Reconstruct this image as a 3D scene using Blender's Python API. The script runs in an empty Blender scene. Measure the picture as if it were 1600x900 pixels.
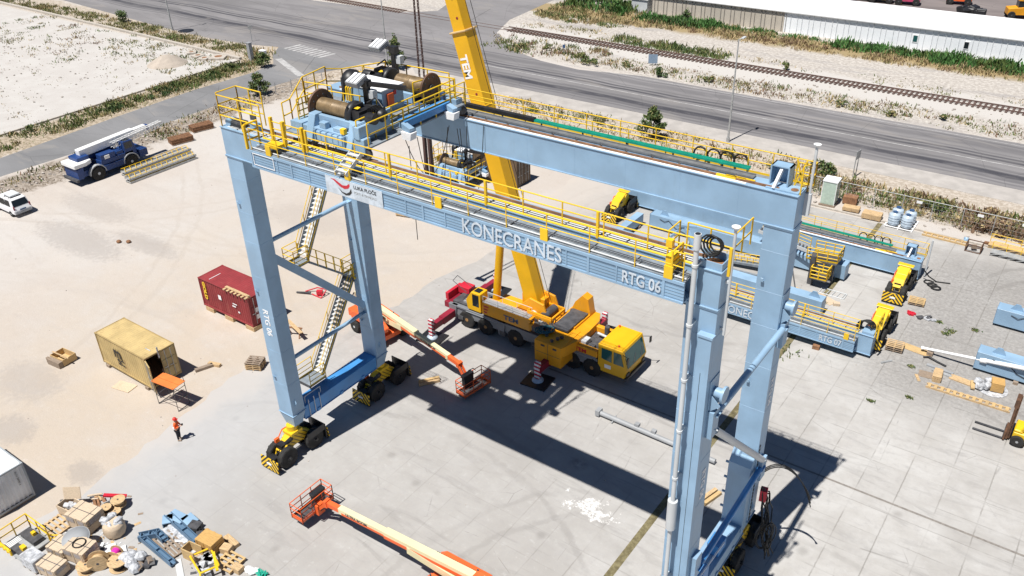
import bpy, math, random
import numpy as np
from mathutils import Vector, Matrix
PI = math.pi
SC = bpy.context.scene
COL = SC.collection

# ------------------------------------------------------------------ camera
cam_data = bpy.data.cameras.new('camera')
cam_data.sensor_width = 36.0
cam_data.lens = 30.6
cam_data.clip_start = 0.5
cam_data.clip_end = 4000
cam = bpy.data.objects.new('camera', cam_data)
COL.objects.link(cam)
CAM_POS = (37.224, -25.473, 37.238)
CAM_YAW, CAM_PITCH, CAM_ROLL = math.radians(126.65), math.radians(30.99), math.radians(-1.74)
_f = Vector((math.cos(CAM_PITCH)*math.cos(CAM_YAW), math.cos(CAM_PITCH)*math.sin(CAM_YAW), -math.sin(CAM_PITCH)))
_r = _f.cross(Vector((0, 0, 1))).normalized()
_u = _r.cross(_f)
_r2 = _r*math.cos(CAM_ROLL) + _u*math.sin(CAM_ROLL)
_u2 = -_r*math.sin(CAM_ROLL) + _u*math.cos(CAM_ROLL)
cam.matrix_world = Matrix(((_r2.x, _u2.x, -_f.x, CAM_POS[0]), (_r2.y, _u2.y, -_f.y, CAM_POS[1]),
                           (_r2.z, _u2.z, -_f.z, CAM_POS[2]), (0, 0, 0, 1)))
SC.camera = cam

# ------------------------------------------------------------------ world, sun, exposure
SUN_EL = math.radians(66.2)
SUN_DIR = Vector((-0.166, -0.986, 0)).normalized()          # horizontal direction TOWARDS the sun
world = bpy.data.worlds.new('World')
SC.world = world
world.use_nodes = True
wn = world.node_tree
wn.nodes.clear()
wo = wn.nodes.new('ShaderNodeOutputWorld')
wb = wn.nodes.new('ShaderNodeBackground')
sky = wn.nodes.new('ShaderNodeTexSky')
sky.sky_type = 'NISHITA'
sky.sun_disc = False
sky.sun_elevation = SUN_EL
sky.sun_rotation = math.atan2(SUN_DIR.x, SUN_DIR.y)
sky.altitude = 3000
sky.air_density = 1.0
sky.dust_density = 0.0
sky.ozone_density = 4.0
wb.inputs['Strength'].default_value = 0.05
wn.links.new(sky.outputs[0], wb.inputs[0])
wn.links.new(wb.outputs[0], wo.inputs[0])
sun_data = bpy.data.lights.new('sun', 'SUN')
sun_data.energy = 5.0
sun_data.angle = math.radians(0.5)
sun_data.color = (1.0, 0.965, 0.91)
sun = bpy.data.objects.new('sun', sun_data)
COL.objects.link(sun)
to_sun = Vector((SUN_DIR.x*math.cos(SUN_EL), SUN_DIR.y*math.cos(SUN_EL), math.sin(SUN_EL)))
sun.rotation_euler = to_sun.to_track_quat('Z', 'Y').to_euler()
sun.location = (0, 0, 80)
SC.view_settings.view_transform = 'Standard'
SC.view_settings.look = 'None'
SC.view_settings.exposure = 0.38
SC.view_settings.gamma = 1.0
SC.view_settings.use_curve_mapping = False

# ------------------------------------------------------------------ helpers: materials
class NT:
    """tiny node builder"""
    def __init__(s, name):
        s.m = bpy.data.materials.new(name)
        s.m.use_nodes = True
        s.t = s.m.node_tree
        s.b = s.t.nodes['Principled BSDF']
        s.tc = s.t.nodes.new('ShaderNodeTexCoord')
        s.co = s.tc.outputs['Object']
    def n(s, typ, **kw):
        nd = s.t.nodes.new(typ)
        for k, v in kw.items(): setattr(nd, k, v)
        return nd
    def l(s, a, b): s.t.links.new(a, b)
    def put(s, sock, v):
        if hasattr(v, 'links'): s.l(v, sock)
        elif isinstance(v, (tuple, list)) and len(v) == 3 and sock.type == 'RGBA': sock.default_value = (*v, 1)
        else: sock.default_value = v
    def math(s, op, a, b=0.0, clamp=False):
        nd = s.n('ShaderNodeMath', operation=op, use_clamp=clamp)
        s.put(nd.inputs[0], a); s.put(nd.inputs[1], b)
        return nd.outputs[0]
    def mix(s, f, a, b, typ='MIX'):
        nd = s.n('ShaderNodeMix', data_type='RGBA', blend_type=typ)
        s.put(nd.inputs[0], f); s.put(nd.inputs[6], a); s.put(nd.inputs[7], b)
        return nd.outputs[2]
    def noise(s, scale, detail=3, rough=0.55, vec=None, dist=0.0):
        nd = s.n('ShaderNodeTexNoise')
        nd.inputs['Scale'].default_value = scale; nd.inputs['Detail'].default_value = detail
        nd.inputs['Roughness'].default_value = rough; nd.inputs['Distortion'].default_value = dist
        s.l(vec if vec is not None else s.co, nd.inputs['Vector'])
        return nd.outputs[0]
    def voro(s, scale, feature='F1', vec=None):
        nd = s.n('ShaderNodeTexVoronoi', feature=feature)
        nd.inputs['Scale'].default_value = scale
        s.l(vec if vec is not None else s.co, nd.inputs['Vector'])
        return nd.outputs[0]
    def ramp(s, v, a, b, lo=0.0, hi=1.0):
        nd = s.n('ShaderNodeMapRange', interpolation_type='SMOOTHSTEP')
        s.put(nd.inputs[0], v)
        for i, x in zip((1, 2, 3, 4), (a, b, lo, hi)): s.put(nd.inputs[i], x)
        return nd.outputs[0]
    def xyz(s, vec=None):
        nd = s.n('ShaderNodeSeparateXYZ'); s.l(vec if vec is not None else s.co, nd.inputs[0])
        return nd.outputs
    def scaled(s, v):
        nd = s.n('ShaderNodeMapping'); nd.inputs['Scale'].default_value = v; s.l(s.co, nd.inputs[0])
        return nd.outputs[0]
    def band(s, v, a, b, w):
        """1 between a and b with soft edges w"""
        return s.math('MULTIPLY', s.ramp(v, a-w, a+w), s.ramp(v, b-w, b+w, 1.0, 0.0))
    def out(s, col, rough=0.6, metal=0.0, bump=None, bs=0.2, spec=None, bd=0.02):
        s.put(s.b.inputs['Base Color'], col); s.put(s.b.inputs['Roughness'], rough)
        s.b.inputs['Metallic'].default_value = metal
        if spec is not None: s.b.inputs['Specular IOR Level'].default_value = spec
        if bump is not None:
            nd = s.n('ShaderNodeBump'); nd.inputs['Strength'].default_value = bs; nd.inputs['Distance'].default_value = bd
            s.l(bump, nd.inputs['Height']); s.l(nd.outputs[0], s.b.inputs['Normal'])
        return s.m

def paint(name, c, rough=0.42, var=0.12, dirt=0.25, dirtc=(0.16, 0.13, 0.10), metal=0.0, scale=1.0):
    k = NT(name)
    a = k.noise(0.55*scale, 4); st = k.noise(2.2*scale, 5, 0.65, k.scaled((1, 1, 0.18)))
    f = k.noise(14*scale, 3)
    c1 = k.mix(k.ramp(a, 0.35, 0.7), tuple(x*(1-var) for x in c), tuple(min(1, x*(1+var)) for x in c))
    c2 = k.mix(k.math('MULTIPLY', k.ramp(st, 0.55, 0.85), dirt), c1, dirtc)
    c3 = k.mix(k.math('MULTIPLY', k.ramp(f, 0.66, 0.8), dirt*0.8), c2, dirtc)
    return k.out(c3, k.ramp(a, 0.2, 0.8, rough-0.08, rough+0.12), metal, f, 0.05)

def plain(name, c, rough=0.7, var=0.2, metal=0.0, scale=3.0, bs=0.1):
    k = NT(name)
    a = k.noise(scale, 4)
    return k.out(k.mix(k.ramp(a, 0.3, 0.72), tuple(x*(1-var) for x in c), tuple(min(1, x*(1+var)) for x in c)), rough, metal, a, bs)

def stripes(name, c1, c2, freq, ax=(1, 0, 1), rough=0.5, duty=0.5):
    k = NT(name); x = k.xyz()
    s = None
    for i in range(3):
        if ax[i]:
            t = k.math('MULTIPLY', x[i], ax[i]); s = t if s is None else k.math('ADD', s, t)
    fr = k.math('FRACT', k.math('MULTIPLY', s, freq))
    m = k.math('GREATER_THAN', fr, duty)
    n = k.noise(5, 4)
    col = k.mix(m, c1, c2)
    return k.out(k.mix(k.math('MULTIPLY', k.ramp(n, 0.55, 0.75), 0.4), col, (0.12, 0.10, 0.08)), rough)

def wood(name, c, var=0.25, scale=1.0):
    k = NT(name)
    g = k.noise(3*scale, 5, 0.6, k.scaled((1.2, 7, 7)))
    b = k.noise(1.3*scale, 2)
    col = k.mix(k.ramp(g, 0.3, 0.7), tuple(x*(1-var) for x in c), tuple(min(1, x*(1+var)) for x in c))
    col = k.mix(k.math('MULTIPLY', k.ramp(b, 0.5, 0.75), 0.3), col, (0.25, 0.19, 0.13))
    return k.out(col, 0.8, 0, g, 0.2)

# ------------------------------------------------------------------ helpers: meshes
class MB:
    """collects shapes and links them as ONE mesh object"""
    def __init__(s): s.v = []; s.f = []; s.mi = []; s.sm = []; s.c = []
    def add(s, vs, fs, m=0, sm=False):
        o = len(s.v); s.v.extend([tuple(p) for p in vs])
        for f in fs: s.f.append(tuple(i+o for i in f)); s.mi.append(m); s.sm.append(sm)
    BOXF = ((0, 3, 2, 1), (4, 5, 6, 7), (0, 1, 5, 4), (1, 2, 6, 5), (2, 3, 7, 6), (3, 0, 4, 7))
    def bx(s, x0, x1, y0, y1, z0, z1, m=0):
        s.add([(x0, y0, z0), (x1, y0, z0), (x1, y1, z0), (x0, y1, z0), (x0, y0, z1), (x1, y0, z1), (x1, y1, z1), (x0, y1, z1)], s.BOXF, m)
    def box(s, c, size, rz=0.0, m=0, tilt=None):
        hx, hy, hz = size[0]/2, size[1]/2, size[2]/2
        R = Matrix.Rotation(rz, 3, 'Z')
        if tilt: R = R @ Matrix.Rotation(tilt[1], 3, tilt[0])
        pts = [(-hx, -hy, -hz), (hx, -hy, -hz), (hx, hy, -hz), (-hx, hy, -hz), (-hx, -hy, hz), (hx, -hy, hz), (hx, hy, hz), (-hx, hy, hz)]
        s.add([Vector(c) + R @ Vector(p) for p in pts], s.BOXF, m)
    def beam(s, p, q, w, h, m=0, w2=None, h2=None, up=(0, 0, 1)):
        p, q = Vector(p), Vector(q); d = (q-p).normalized(); u = Vector(up)
        if abs(d.dot(u)) > 0.98: u = Vector((1, 0, 0))
        x = d.cross(u).normalized(); y = x.cross(d)
        w2 = w if w2 is None else w2; h2 = h if h2 is None else h2
        A = [p + x*a*w/2 + y*b*h/2 for a, b in ((-1, -1), (1, -1), (1, 1), (-1, 1))]
        B = [q + x*a*w2/2 + y*b*h2/2 for a, b in ((-1, -1), (1, -1), (1, 1), (-1, 1))]
        s.add(A+B, ((0, 1, 2, 3), (7, 6, 5, 4), (1, 0, 4, 5), (2, 1, 5, 6), (3, 2, 6, 7), (0, 3, 7, 4)), m)
    def tube(s, p, q, r, n=8, m=0, r2=None, cap=True):
        p, q = Vector(p), Vector(q); d = (q-p)
        if d.length < 1e-6: return
        d.normalize(); u = Vector((0, 0, 1)) if abs(d.z) < 0.95 else Vector((1, 0, 0))
        x = d.cross(u).normalized(); y = x.cross(d); r2 = r if r2 is None else r2
        vs = []
        for c, rr in ((p, r), (q, r2)):
            for i in range(n):
                a = 2*PI*i/n; vs.append(c + x*math.cos(a)*rr + y*math.sin(a)*rr)
        s.add(vs, [(i, (i+1) % n, n+(i+1) % n, n+i) for i in range(n)], m, True)
        if cap: s.add(vs, [tuple(range(n-1, -1, -1)), tuple(range(n, 2*n))], m)
    def path(s, pts, r, n=6, m=0):
        for a, b in zip(pts[:-1], pts[1:]): s.tube(a, b, r, n, m)
    def lathe(s, prof, o=(0, 0, 0), axis=(0, 0, 1), n=16, m=0, sm=True):
        o = Vector(o); d = Vector(axis).normalized(); u = Vector((0, 0, 1)) if abs(d.z) < 0.95 else Vector((1, 0, 0))
        x = d.cross(u).normalized(); y = x.cross(d); vs = []
        for r, h in prof:
            for i in range(n):
                a = 2*PI*i/n; vs.append(o + d*h + x*math.cos(a)*r + y*math.sin(a)*r)
        fs = []
        for j in range(len(prof)-1):
            for i in range(n): fs.append((j*n+i, j*n+(i+1) % n, (j+1)*n+(i+1) % n, (j+1)*n+i))
        s.add(vs, fs, m, sm)
        s.add(vs, [tuple(range(n-1, -1, -1)), tuple(range((len(prof)-1)*n, len(prof)*n))], m)
    def prism(s, poly, o, u, v, w, m=0):
        """polygon in (u,v) plane at o, extruded by vector w"""
        o, u, v, w = Vector(o), Vector(u), Vector(v), Vector(w); n = len(poly)
        A = [o+u*a+v*b for a, b in poly]; B = [p+w for p in A]
        s.add(A+B, [tuple(range(n-1, -1, -1)), tuple(range(n, 2*n))] + [(i, (i+1) % n, n+(i+1) % n, n+i) for i in range(n)], m)
    def quad(s, a, b, c, d, m=0): s.add([a, b, c, d], [(0, 1, 2, 3)], m)
    def rail(s, pts, h=1.1, step=1.8, r=0.024, mids=(0.55,), posts=True, toe=0.0, m=0):
        for a, b in zip(pts[:-1], pts[1:]):
            a, b = Vector(a), Vector(b); L = (b-a).length; n = max(1, round(L/step))
            for z in (h,)+tuple(mids): s.tube(a+Vector((0, 0, z)), b+Vector((0, 0, z)), r, 6, m)
            if toe: s.beam(a+Vector((0, 0, toe/2)), b+Vector((0, 0, toe/2)), 0.012, toe, m)
            if posts:
                for i in range(n+1):
                    p = a.lerp(b, i/n); s.tube(p, p+Vector((0, 0, h)), r*1.1, 6, m)
    def build(s, name, mats, parent=None, label=None, bevel=0.0, cat=None, group=None, kind=None, loc=None):
        me = bpy.data.meshes.new(name)
        me.from_pydata(s.v, [], s.f)
        if not isinstance(mats, (list, tuple)): mats = [mats]
        for mt in mats: me.materials.append(mt)
        me.polygons.foreach_set('material_index', s.mi)
        me.polygons.foreach_set('use_smooth', s.sm)
        me.update()
        o = bpy.data.objects.new(name, me); COL.objects.link(o)
        if parent is not None: o.parent = parent
        if loc is not None: o.location = loc
        if bevel:
            b = o.modifiers.new('bevel', 'BEVEL'); b.width = bevel; b.segments = 1; b.limit_method = 'ANGLE'; b.angle_limit = math.radians(40)
        tag(o, label, cat, group, kind)
        return o

def tag(o, label=None, cat=None, group=None, kind=None):
    if label: o['label'] = label
    if cat: o['category'] = cat
    if group: o['group'] = group
    if kind: o['kind'] = kind
    return o
def thing(name, label, cat, loc=(0, 0, 0), rz=0.0, group=None):
    o = bpy.data.objects.new(name, None); COL.objects.link(o)
    o.empty_display_size = 0.3; o.location = loc; o.rotation_euler = (0, 0, rz)
    return tag(o, label, cat, group)
def copy_thing(root, loc, rz, label, group=None):
    r = root.copy(); COL.objects.link(r); r.location = loc; r.rotation_euler = (0, 0, rz); r['label'] = label
    if group: r['group'] = group
    for ch in list(root.children):
        c = ch.copy(); COL.objects.link(c); c.parent = r
        for g in list(ch.children):
            d = g.copy(); COL.objects.link(d); d.parent = c
    return r
def text_part(txt, name, size, mat, parent, o, u, v, depth=0.012, bold=0.0, aspect=1.0, spacing=1.0):
    """lettering as a thin mesh: baseline starts at o, runs along u, letters stand along v"""
    cu = bpy.data.curves.new(name, 'FONT'); cu.body = txt; cu.size = size; cu.extrude = depth/2; cu.offset = bold; cu.space_character = spacing
    cu.resolution_u = 3
    tmp = bpy.data.objects.new(name, cu); COL.objects.link(tmp)
    dg = bpy.context.evaluated_depsgraph_get()
    me = bpy.data.meshes.new_from_object(tmp.evaluated_get(dg))
    bpy.data.objects.remove(tmp)
    u = Vector(u).normalized(); v = Vector(v).normalized(); w = u.cross(v)
    M = Matrix(((u.x*aspect, v.x, w.x, o[0]), (u.y*aspect, v.y, w.y, o[1]), (u.z*aspect, v.z, w.z, o[2]), (0, 0, 0, 1)))
    me.transform(M); me.materials.clear(); me.materials.append(mat)
    ob = bpy.data.objects.new(name, me); COL.objects.link(ob)
    if parent is not None: ob.parent = parent
    return ob
# ------------------------------------------------------------------ materials
M = {}
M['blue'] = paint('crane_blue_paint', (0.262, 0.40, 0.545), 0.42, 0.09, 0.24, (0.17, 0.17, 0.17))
M['dblue'] = paint('deep_blue_sky_sheen_paint', (0.06, 0.25, 0.56), 0.35, 0.1, 0.15)  # blue brightened to carry the sky's reflection on the left sill beam
M['yellow'] = paint('safety_yellow_paint', (0.78, 0.50, 0.015), 0.45, 0.08, 0.12)
M['amber'] = paint('crane_amber_paint', (0.78, 0.34, 0.012), 0.42, 0.12, 0.38)
M['black'] = plain('black_paint', (0.018, 0.018, 0.02), 0.45, 0.3)
M['rubber'] = plain('tyre_rubber', (0.022, 0.021, 0.020), 0.85, 0.35)
M['steel'] = plain('galvanised_steel', (0.42, 0.43, 0.43), 0.5, 0.15, 0.3)
M['dsteel'] = plain('dark_steel', (0.07, 0.07, 0.075), 0.6, 0.3)
M['grate'] = plain('grey_grating', (0.20, 0.23, 0.26), 0.7, 0.2)
M['rust'] = plain('rusty_rail', (0.24, 0.12, 0.06), 0.85, 0.3)
M['drum'] = plain('winch_drum_bronze', (0.21, 0.145, 0.075), 0.45, 0.25, 0.2)
M['flange'] = plain('winch_flange_brown', (0.11, 0.055, 0.03), 0.6, 0.3)
M['white'] = paint('white_paint', (0.78, 0.78, 0.77), 0.45, 0.05, 0.12)
M['letter'] = plain('white_lettering', (0.82, 0.82, 0.82), 0.6, 0.04)
M['faded'] = plain('faded_lettering', (0.54, 0.60, 0.66), 0.6, 0.14, 0, 4)
M['red'] = paint('red_paint', (0.55, 0.02, 0.04), 0.45, 0.1, 0.15)
M['dred'] = paint('dark_red_paint', (0.24, 0.012, 0.03), 0.5, 0.15, 0.2)
M['orange'] = paint('lift_orange_paint', (0.78, 0.13, 0.03), 0.45, 0.08, 0.12)
M['cream'] = paint('lift_cream_paint', (0.74, 0.66, 0.40), 0.45, 0.06, 0.12)
M['glass'] = NT('dark_window_glass').out((0.015, 0.02, 0.025), 0.06)
M['teal'] = NT('teal_window_glass').out((0.02, 0.09, 0.09), 0.08)
M['green'] = plain('green_cable_tray', (0.01, 0.32, 0.22), 0.5, 0.15)
M['chain'] = plain('grey_cable_chain', (0.15, 0.155, 0.16), 0.7, 0.2)
M['grey'] = paint('grey_paint', (0.32, 0.33, 0.34), 0.5, 0.1, 0.2)
M['lgrey'] = paint('light_grey_paint', (0.55, 0.57, 0.58), 0.5, 0.06, 0.15)
k = NT('hazard_stripes'); _x = k.xyz(); _m = k.math('GREATER_THAN', k.math('FRACT', k.math('MULTIPLY', k.math('ADD', k.math('ABSOLUTE', _x[0]), _x[2]), 3.1)), 0.5)
_n = k.noise(5, 4)
M['hazard'] = k.out(k.mix(k.math('MULTIPLY', k.ramp(_n, 0.55, 0.75), 0.4), k.mix(_m, (0.80, 0.50, 0.02), (0.02, 0.02, 0.02)), (0.12, 0.10, 0.08)), 0.5)
M['wood'] = wood('fresh_timber', (0.50, 0.35, 0.19))
M['ply'] = wood('plywood', (0.52, 0.36, 0.17), 0.15)
M['oldwood'] = wood('weathered_timber', (0.26, 0.20, 0.15))
M['card'] = wood('crate_board', (0.54, 0.43, 0.31), 0.1)
M['tan'] = wood('tan_crate_board', (0.50, 0.30, 0.10), 0.15)
M['film'] = plain('plastic_film', (0.46, 0.47, 0.49), 0.25, 0.35, 0, 5, 0.8)
M['cable'] = plain('black_cable', (0.012, 0.012, 0.012), 0.55, 0.2)
M['pink'] = plain('pink_cable', (0.72, 0.03, 0.40), 0.55, 0.2)
M['skin'] = plain('skin', (0.42, 0.23, 0.15), 0.6, 0.08)
M['hivis'] = plain('orange_workwear', (0.90, 0.13, 0.02), 0.8, 0.1)
M['navy'] = plain('dark_trousers', (0.02, 0.02, 0.03), 0.85, 0.2)
M['vanw'] = paint('van_white', (0.74, 0.74, 0.75), 0.3, 0.03, 0.06)
M['leaf1'] = plain('leaf_mid_green', (0.10, 0.145, 0.035), 0.7, 0.3)
M['leaf2'] = plain('leaf_dark_green', (0.05, 0.095, 0.028), 0.7, 0.3)
M['leaf3'] = plain('leaf_olive', (0.21, 0.20, 0.08), 0.75, 0.3)
M['dry'] = plain('dry_grass', (0.40, 0.31, 0.16), 0.85, 0.25)
M['brown'] = plain('dead_brush', (0.19, 0.12, 0.075), 0.9, 0.3)
M['reed'] = plain('reed_green', (0.07, 0.18, 0.04), 0.7, 0.3)
M['bark'] = plain('bark', (0.10, 0.07, 0.05), 0.9, 0.3)
M['rock'] = plain('pale_rock', (0.42, 0.38, 0.34), 0.9, 0.2)
M['rimbrown'] = plain('wheel_rim_brown', (0.32, 0.17, 0.06), 0.6, 0.2)
M['amber2'] = paint('crane_yellow_paint', (0.74, 0.40, 0.004), 0.48, 0.06, 0.08)
M['ibc'] = plain('tank_plastic', (0.42, 0.50, 0.58), 0.3, 0.15, 0, 5)
M['frame_stripe'] = stripes('striped_yellow_frame', (0.72, 0.45, 0.015), (0.16, 0.10, 0.015), 3.2, (0, 1, 1), 0.5, 0.7)
# ------------------------------------------------------------------ the setting: ground, apron, roads
def sheet(name, poly, z, mat, kind='structure'):
    b = MB(); n = len(poly); b.add([(x, y, z) for x, y in poly], [tuple(range(n))])
    return b.build(name, mat, kind=kind)

# --- sandy ground, one sheet
k = NT('sandy_ground'); X, Y, Z = k.xyz()
big = k.noise(0.05, 5, 0.6); mid = k.noise(0.28, 5, 0.62); fine = k.noise(2.2, 5, 0.7); grit = k.noise(11, 3, 0.7)
warp = k.math('ADD', k.math('MULTIPLY', k.math('SUBTRACT', mid, 0.5), 7.0), k.math('MULTIPLY', k.math('SUBTRACT', fine, 0.5), 2.2))
wx = k.math('ADD', X, warp); wy = k.math('ADD', Y, k.math('MULTIPLY', warp, 0.7))
sand = k.mix(k.ramp(big, 0.35, 0.65), (0.46, 0.415, 0.375), (0.495, 0.47, 0.445))
sand = k.mix(k.math('MULTIPLY', k.ramp(mid, 0.45, 0.75), 0.45), sand, (0.52, 0.48, 0.44))
sand = k.mix(k.math('MULTIPLY', k.ramp(fine, 0.5, 0.8), 0.30), sand, (0.42, 0.37, 0.32))
tr = k.noise(0.9, 4, 0.6, k.scaled((0.13, 1.0, 1)))
sand = k.mix(k.math('MULTIPLY', k.ramp(tr, 0.55, 0.75), 0.22), sand, (0.40, 0.36, 0.32))
sand = k.mix(k.math('MULTIPLY', k.math('MULTIPLY', k.ramp(wx, -40, -16), k.ramp(wy, 40, 12)), k.ramp(mid, 0.25, 0.6, 0.35, 0.85)), sand, (0.46, 0.395, 0.325))
mot = k.noise(1.3, 8, 0.78); mot2 = k.noise(0.16, 7, 0.7, k.scaled((0.4, 1, 1)), 2.0)
sand = k.mix(k.math('MULTIPLY', k.ramp(mot, 0.52, 0.72), 0.35), sand, (0.37, 0.32, 0.27))
sand = k.mix(k.math('MULTIPLY', k.ramp(mot, 0.45, 0.28), 0.5), sand, (0.55, 0.525, 0.50))
sand = k.mix(k.math('MULTIPLY', k.ramp(mot2, 0.53, 0.66), 0.35), sand, (0.40, 0.365, 0.335))
# wheel tracks and scuffs left by turning vehicles
def arcs(col, rings, dark):
    for cx_, cy_, R_, half, sw_ in rings:
        dx = k.math('SUBTRACT', X, cx_); dy = k.math('SUBTRACT', Y, cy_)
        d = k.math('SQRT', k.math('ADD', k.math('MULTIPLY', dx, dx), k.math('MULTIPLY', dy, dy)))
        d = k.math('ADD', d, k.math('MULTIPLY', k.math('SUBTRACT', mid, 0.5), 1.6))
        e_ = k.math('ABSOLUTE', k.math('SUBTRACT', k.math('ABSOLUTE', k.math('SUBTRACT', d, R_)), half))
        f_ = k.math('MULTIPLY', k.ramp(e_, 0.10, 0.34, 1, 0), k.ramp(big, 0.40, 0.56))
        col = k.mix(k.math('MULTIPLY', f_, sw_), col, dark)
    return col
sand = arcs(sand, ((-20, -32, 38, .95, .10), (-62, 40, 34, .95, .20), (-36, -60, 76, 1.0, .10), (10, 60, 52, 1.1, .12), (-45, 70, 58, .9, .14), (-70, -20, 52, .95, .18)), (0.34, 0.295, 0.25))
for (ux, uy, ax_, ay_, st) in ((-39, 9, 7, 2.2, .5), (-33, 12, 5, 1.4, .45), (-17, -9, 2.2, 1.4, .45), (-21.5, -5.5, 3.5, 2.2, .35), (-9, -8.6, 1.6, 1.0, .5), (-44, 14, 6, 2, .35), (-24, 24, 6, 2.5, .25)):
    qx = k.math('DIVIDE', k.math('SUBTRACT', X, ux), ax_); qy = k.math('DIVIDE', k.math('SUBTRACT', Y, uy), ay_)
    q = k.math('ADD', k.math('ADD', k.math('MULTIPLY', qx, qx), k.math('MULTIPLY', qy, qy)), k.math('MULTIPLY', k.math('SUBTRACT', fine, 0.5), 3.0))
    sand = k.mix(k.math('MULTIPLY', k.ramp(q, 0.2, 1.3, 1, 0), st), sand, (0.29, 0.265, 0.25))
peb = k.voro(1.1)
sand = k.mix(k.math('MULTIPLY', k.ramp(peb, 0.03, 0.07, 1, 0), k.ramp(mid, 0.5, 0.6, 0, 0.5)), sand, (0.24, 0.2, 0.16))
# rubble strip below the side road
rub = k.mix(k.ramp(fine, 0.4, 0.62), (0.18, 0.15, 0.12), (0.37, 0.325, 0.28))
m1 = k.math('MULTIPLY', k.band(wx, -59.5, -54.0, 0.7), k.ramp(Y, 70, 55))
sand = k.mix(m1, sand, rub)
# verge of the side road and of the main road (soil)
soil = k.mix(k.ramp(fine, 0.42, 0.6), (0.26, 0.215, 0.15), (0.44, 0.37, 0.29))
sand = k.mix(k.band(wx, -74.5, -66.0, 0.6), sand, soil)
m2 = k.math('MULTIPLY', k.band(wy, 55.0, 64.0, 0.7), k.ramp(X, -66, -60, 1.0, 1.0))
sand = k.mix(k.math('MULTIPLY', m2, 0.8), sand, k.mix(k.ramp(fine, 0.45, 0.58), (0.33, 0.275, 0.21), (0.50, 0.44, 0.37)))
# pale lot, top left
lot = k.math('MULTIPLY', k.ramp(X, -74, -72, 1, 0), k.ramp(Y, 57, 55.5, 0, 1))
spk = k.noise(1.3, 4, 0.75)
lotc = k.mix(k.math('MULTIPLY', k.ramp(spk, 0.60, 0.68), 0.45), k.mix(k.ramp(mid, 0.4, 0.65), (0.465, 0.445, 0.425), (0.50, 0.485, 0.465)), (0.22, 0.19, 0.15))
sand = k.mix(lot, sand, lotc)
# gravel beyond the main road, with grey wash
grav = k.mix(k.ramp(fine, 0.4, 0.62), (0.36, 0.33, 0.30), (0.53, 0.50, 0.46))
gw = k.noise(0.35, 5, 0.65, k.scaled((0.25, 1, 1)))
grav2 = k.mix(k.math('MULTIPLY', k.ramp(gw, 0.5, 0.68), 0.6), grav, (0.27, 0.26, 0.265))
sand = k.mix(k.ramp(wy, 79, 81), sand, grav2)
ballast = k.mix(k.ramp(grit, 0.4, 0.6), (0.44, 0.42, 0.40), (0.56, 0.54, 0.51))
sand = k.mix(k.math('MULTIPLY', k.band(wy, 86.2, 94.2, 0.8), k.ramp(X, -52, -48)), sand, ballast)
sand = k.mix(k.band(wy, 103.5, 109.0, 1.2), sand, (0.30, 0.23, 0.12))
sand = k.mix(k.ramp(grit, 0.3, 0.7, 0.0, 0.22), sand, (0.30, 0.25, 0.2))
gm = k.out(sand, 0.95, 0, k.math('ADD', fine, k.math('MULTIPLY', grit, 0.5)), 0.5, spec=0.15, bd=0.05)
b = MB(); S = 1500
b.add([(-S, -S, 0), (S, -S, 0), (S, S, 0), (-S, S, 0)], [(0, 1, 2, 3)])
b.build('ground', gm, kind='structure')

# --- concrete apron with slab joints
k = NT('concrete_slabs'); X, Y, Z = k.xyz()
big = k.noise(0.09, 5, 0.6); mid = k.noise(0.5, 5, 0.65); fine = k.noise(4, 5, 0.7); grit = k.noise(16, 3, 0.7)
con = k.mix(k.ramp(mid, 0.3, 0.7), (0.40, 0.385, 0.365), (0.475, 0.465, 0.448))
con = k.mix(k.math('MULTIPLY', k.ramp(big, 0.44, 0.66), 0.7), con, (0.325, 0.31, 0.29))
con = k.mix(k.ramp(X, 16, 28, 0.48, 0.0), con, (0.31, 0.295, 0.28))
sw = k.noise(0.8, 5, 0.6, k.scaled((0.2, 1, 1)), 1.5)
con = k.mix(k.math('MULTIPLY', k.ramp(sw, 0.52, 0.72), 0.5), con, (0.25, 0.24, 0.23))
con = k.mix(k.math('MULTIPLY', k.ramp(fine, 0.58, 0.78), 0.28), con, (0.27, 0.255, 0.24))
mot = k.noise(1.7, 8, 0.78); mot2 = k.noise(0.75, 7, 0.75, None, 2.0)
con = k.mix(k.math('MULTIPLY', k.ramp(mot, 0.50, 0.70), 0.42), con, (0.30, 0.29, 0.285))
con = k.mix(k.math('MULTIPLY', k.ramp(mot2, 0.52, 0.68), 0.35), con, (0.34, 0.325, 0.32))
con = k.mix(k.math('MULTIPLY', k.ramp(mot, 0.46, 0.30), 0.45), con, (0.50, 0.495, 0.485))
oil = k.voro(0.12); con = k.mix(k.math('MULTIPLY', k.math('MULTIPLY', k.ramp(oil, 0.02, 0.10, 1, 0), k.ramp(mot, 0.35, 0.6)), 0.6), con, (0.13, 0.125, 0.12))
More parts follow.
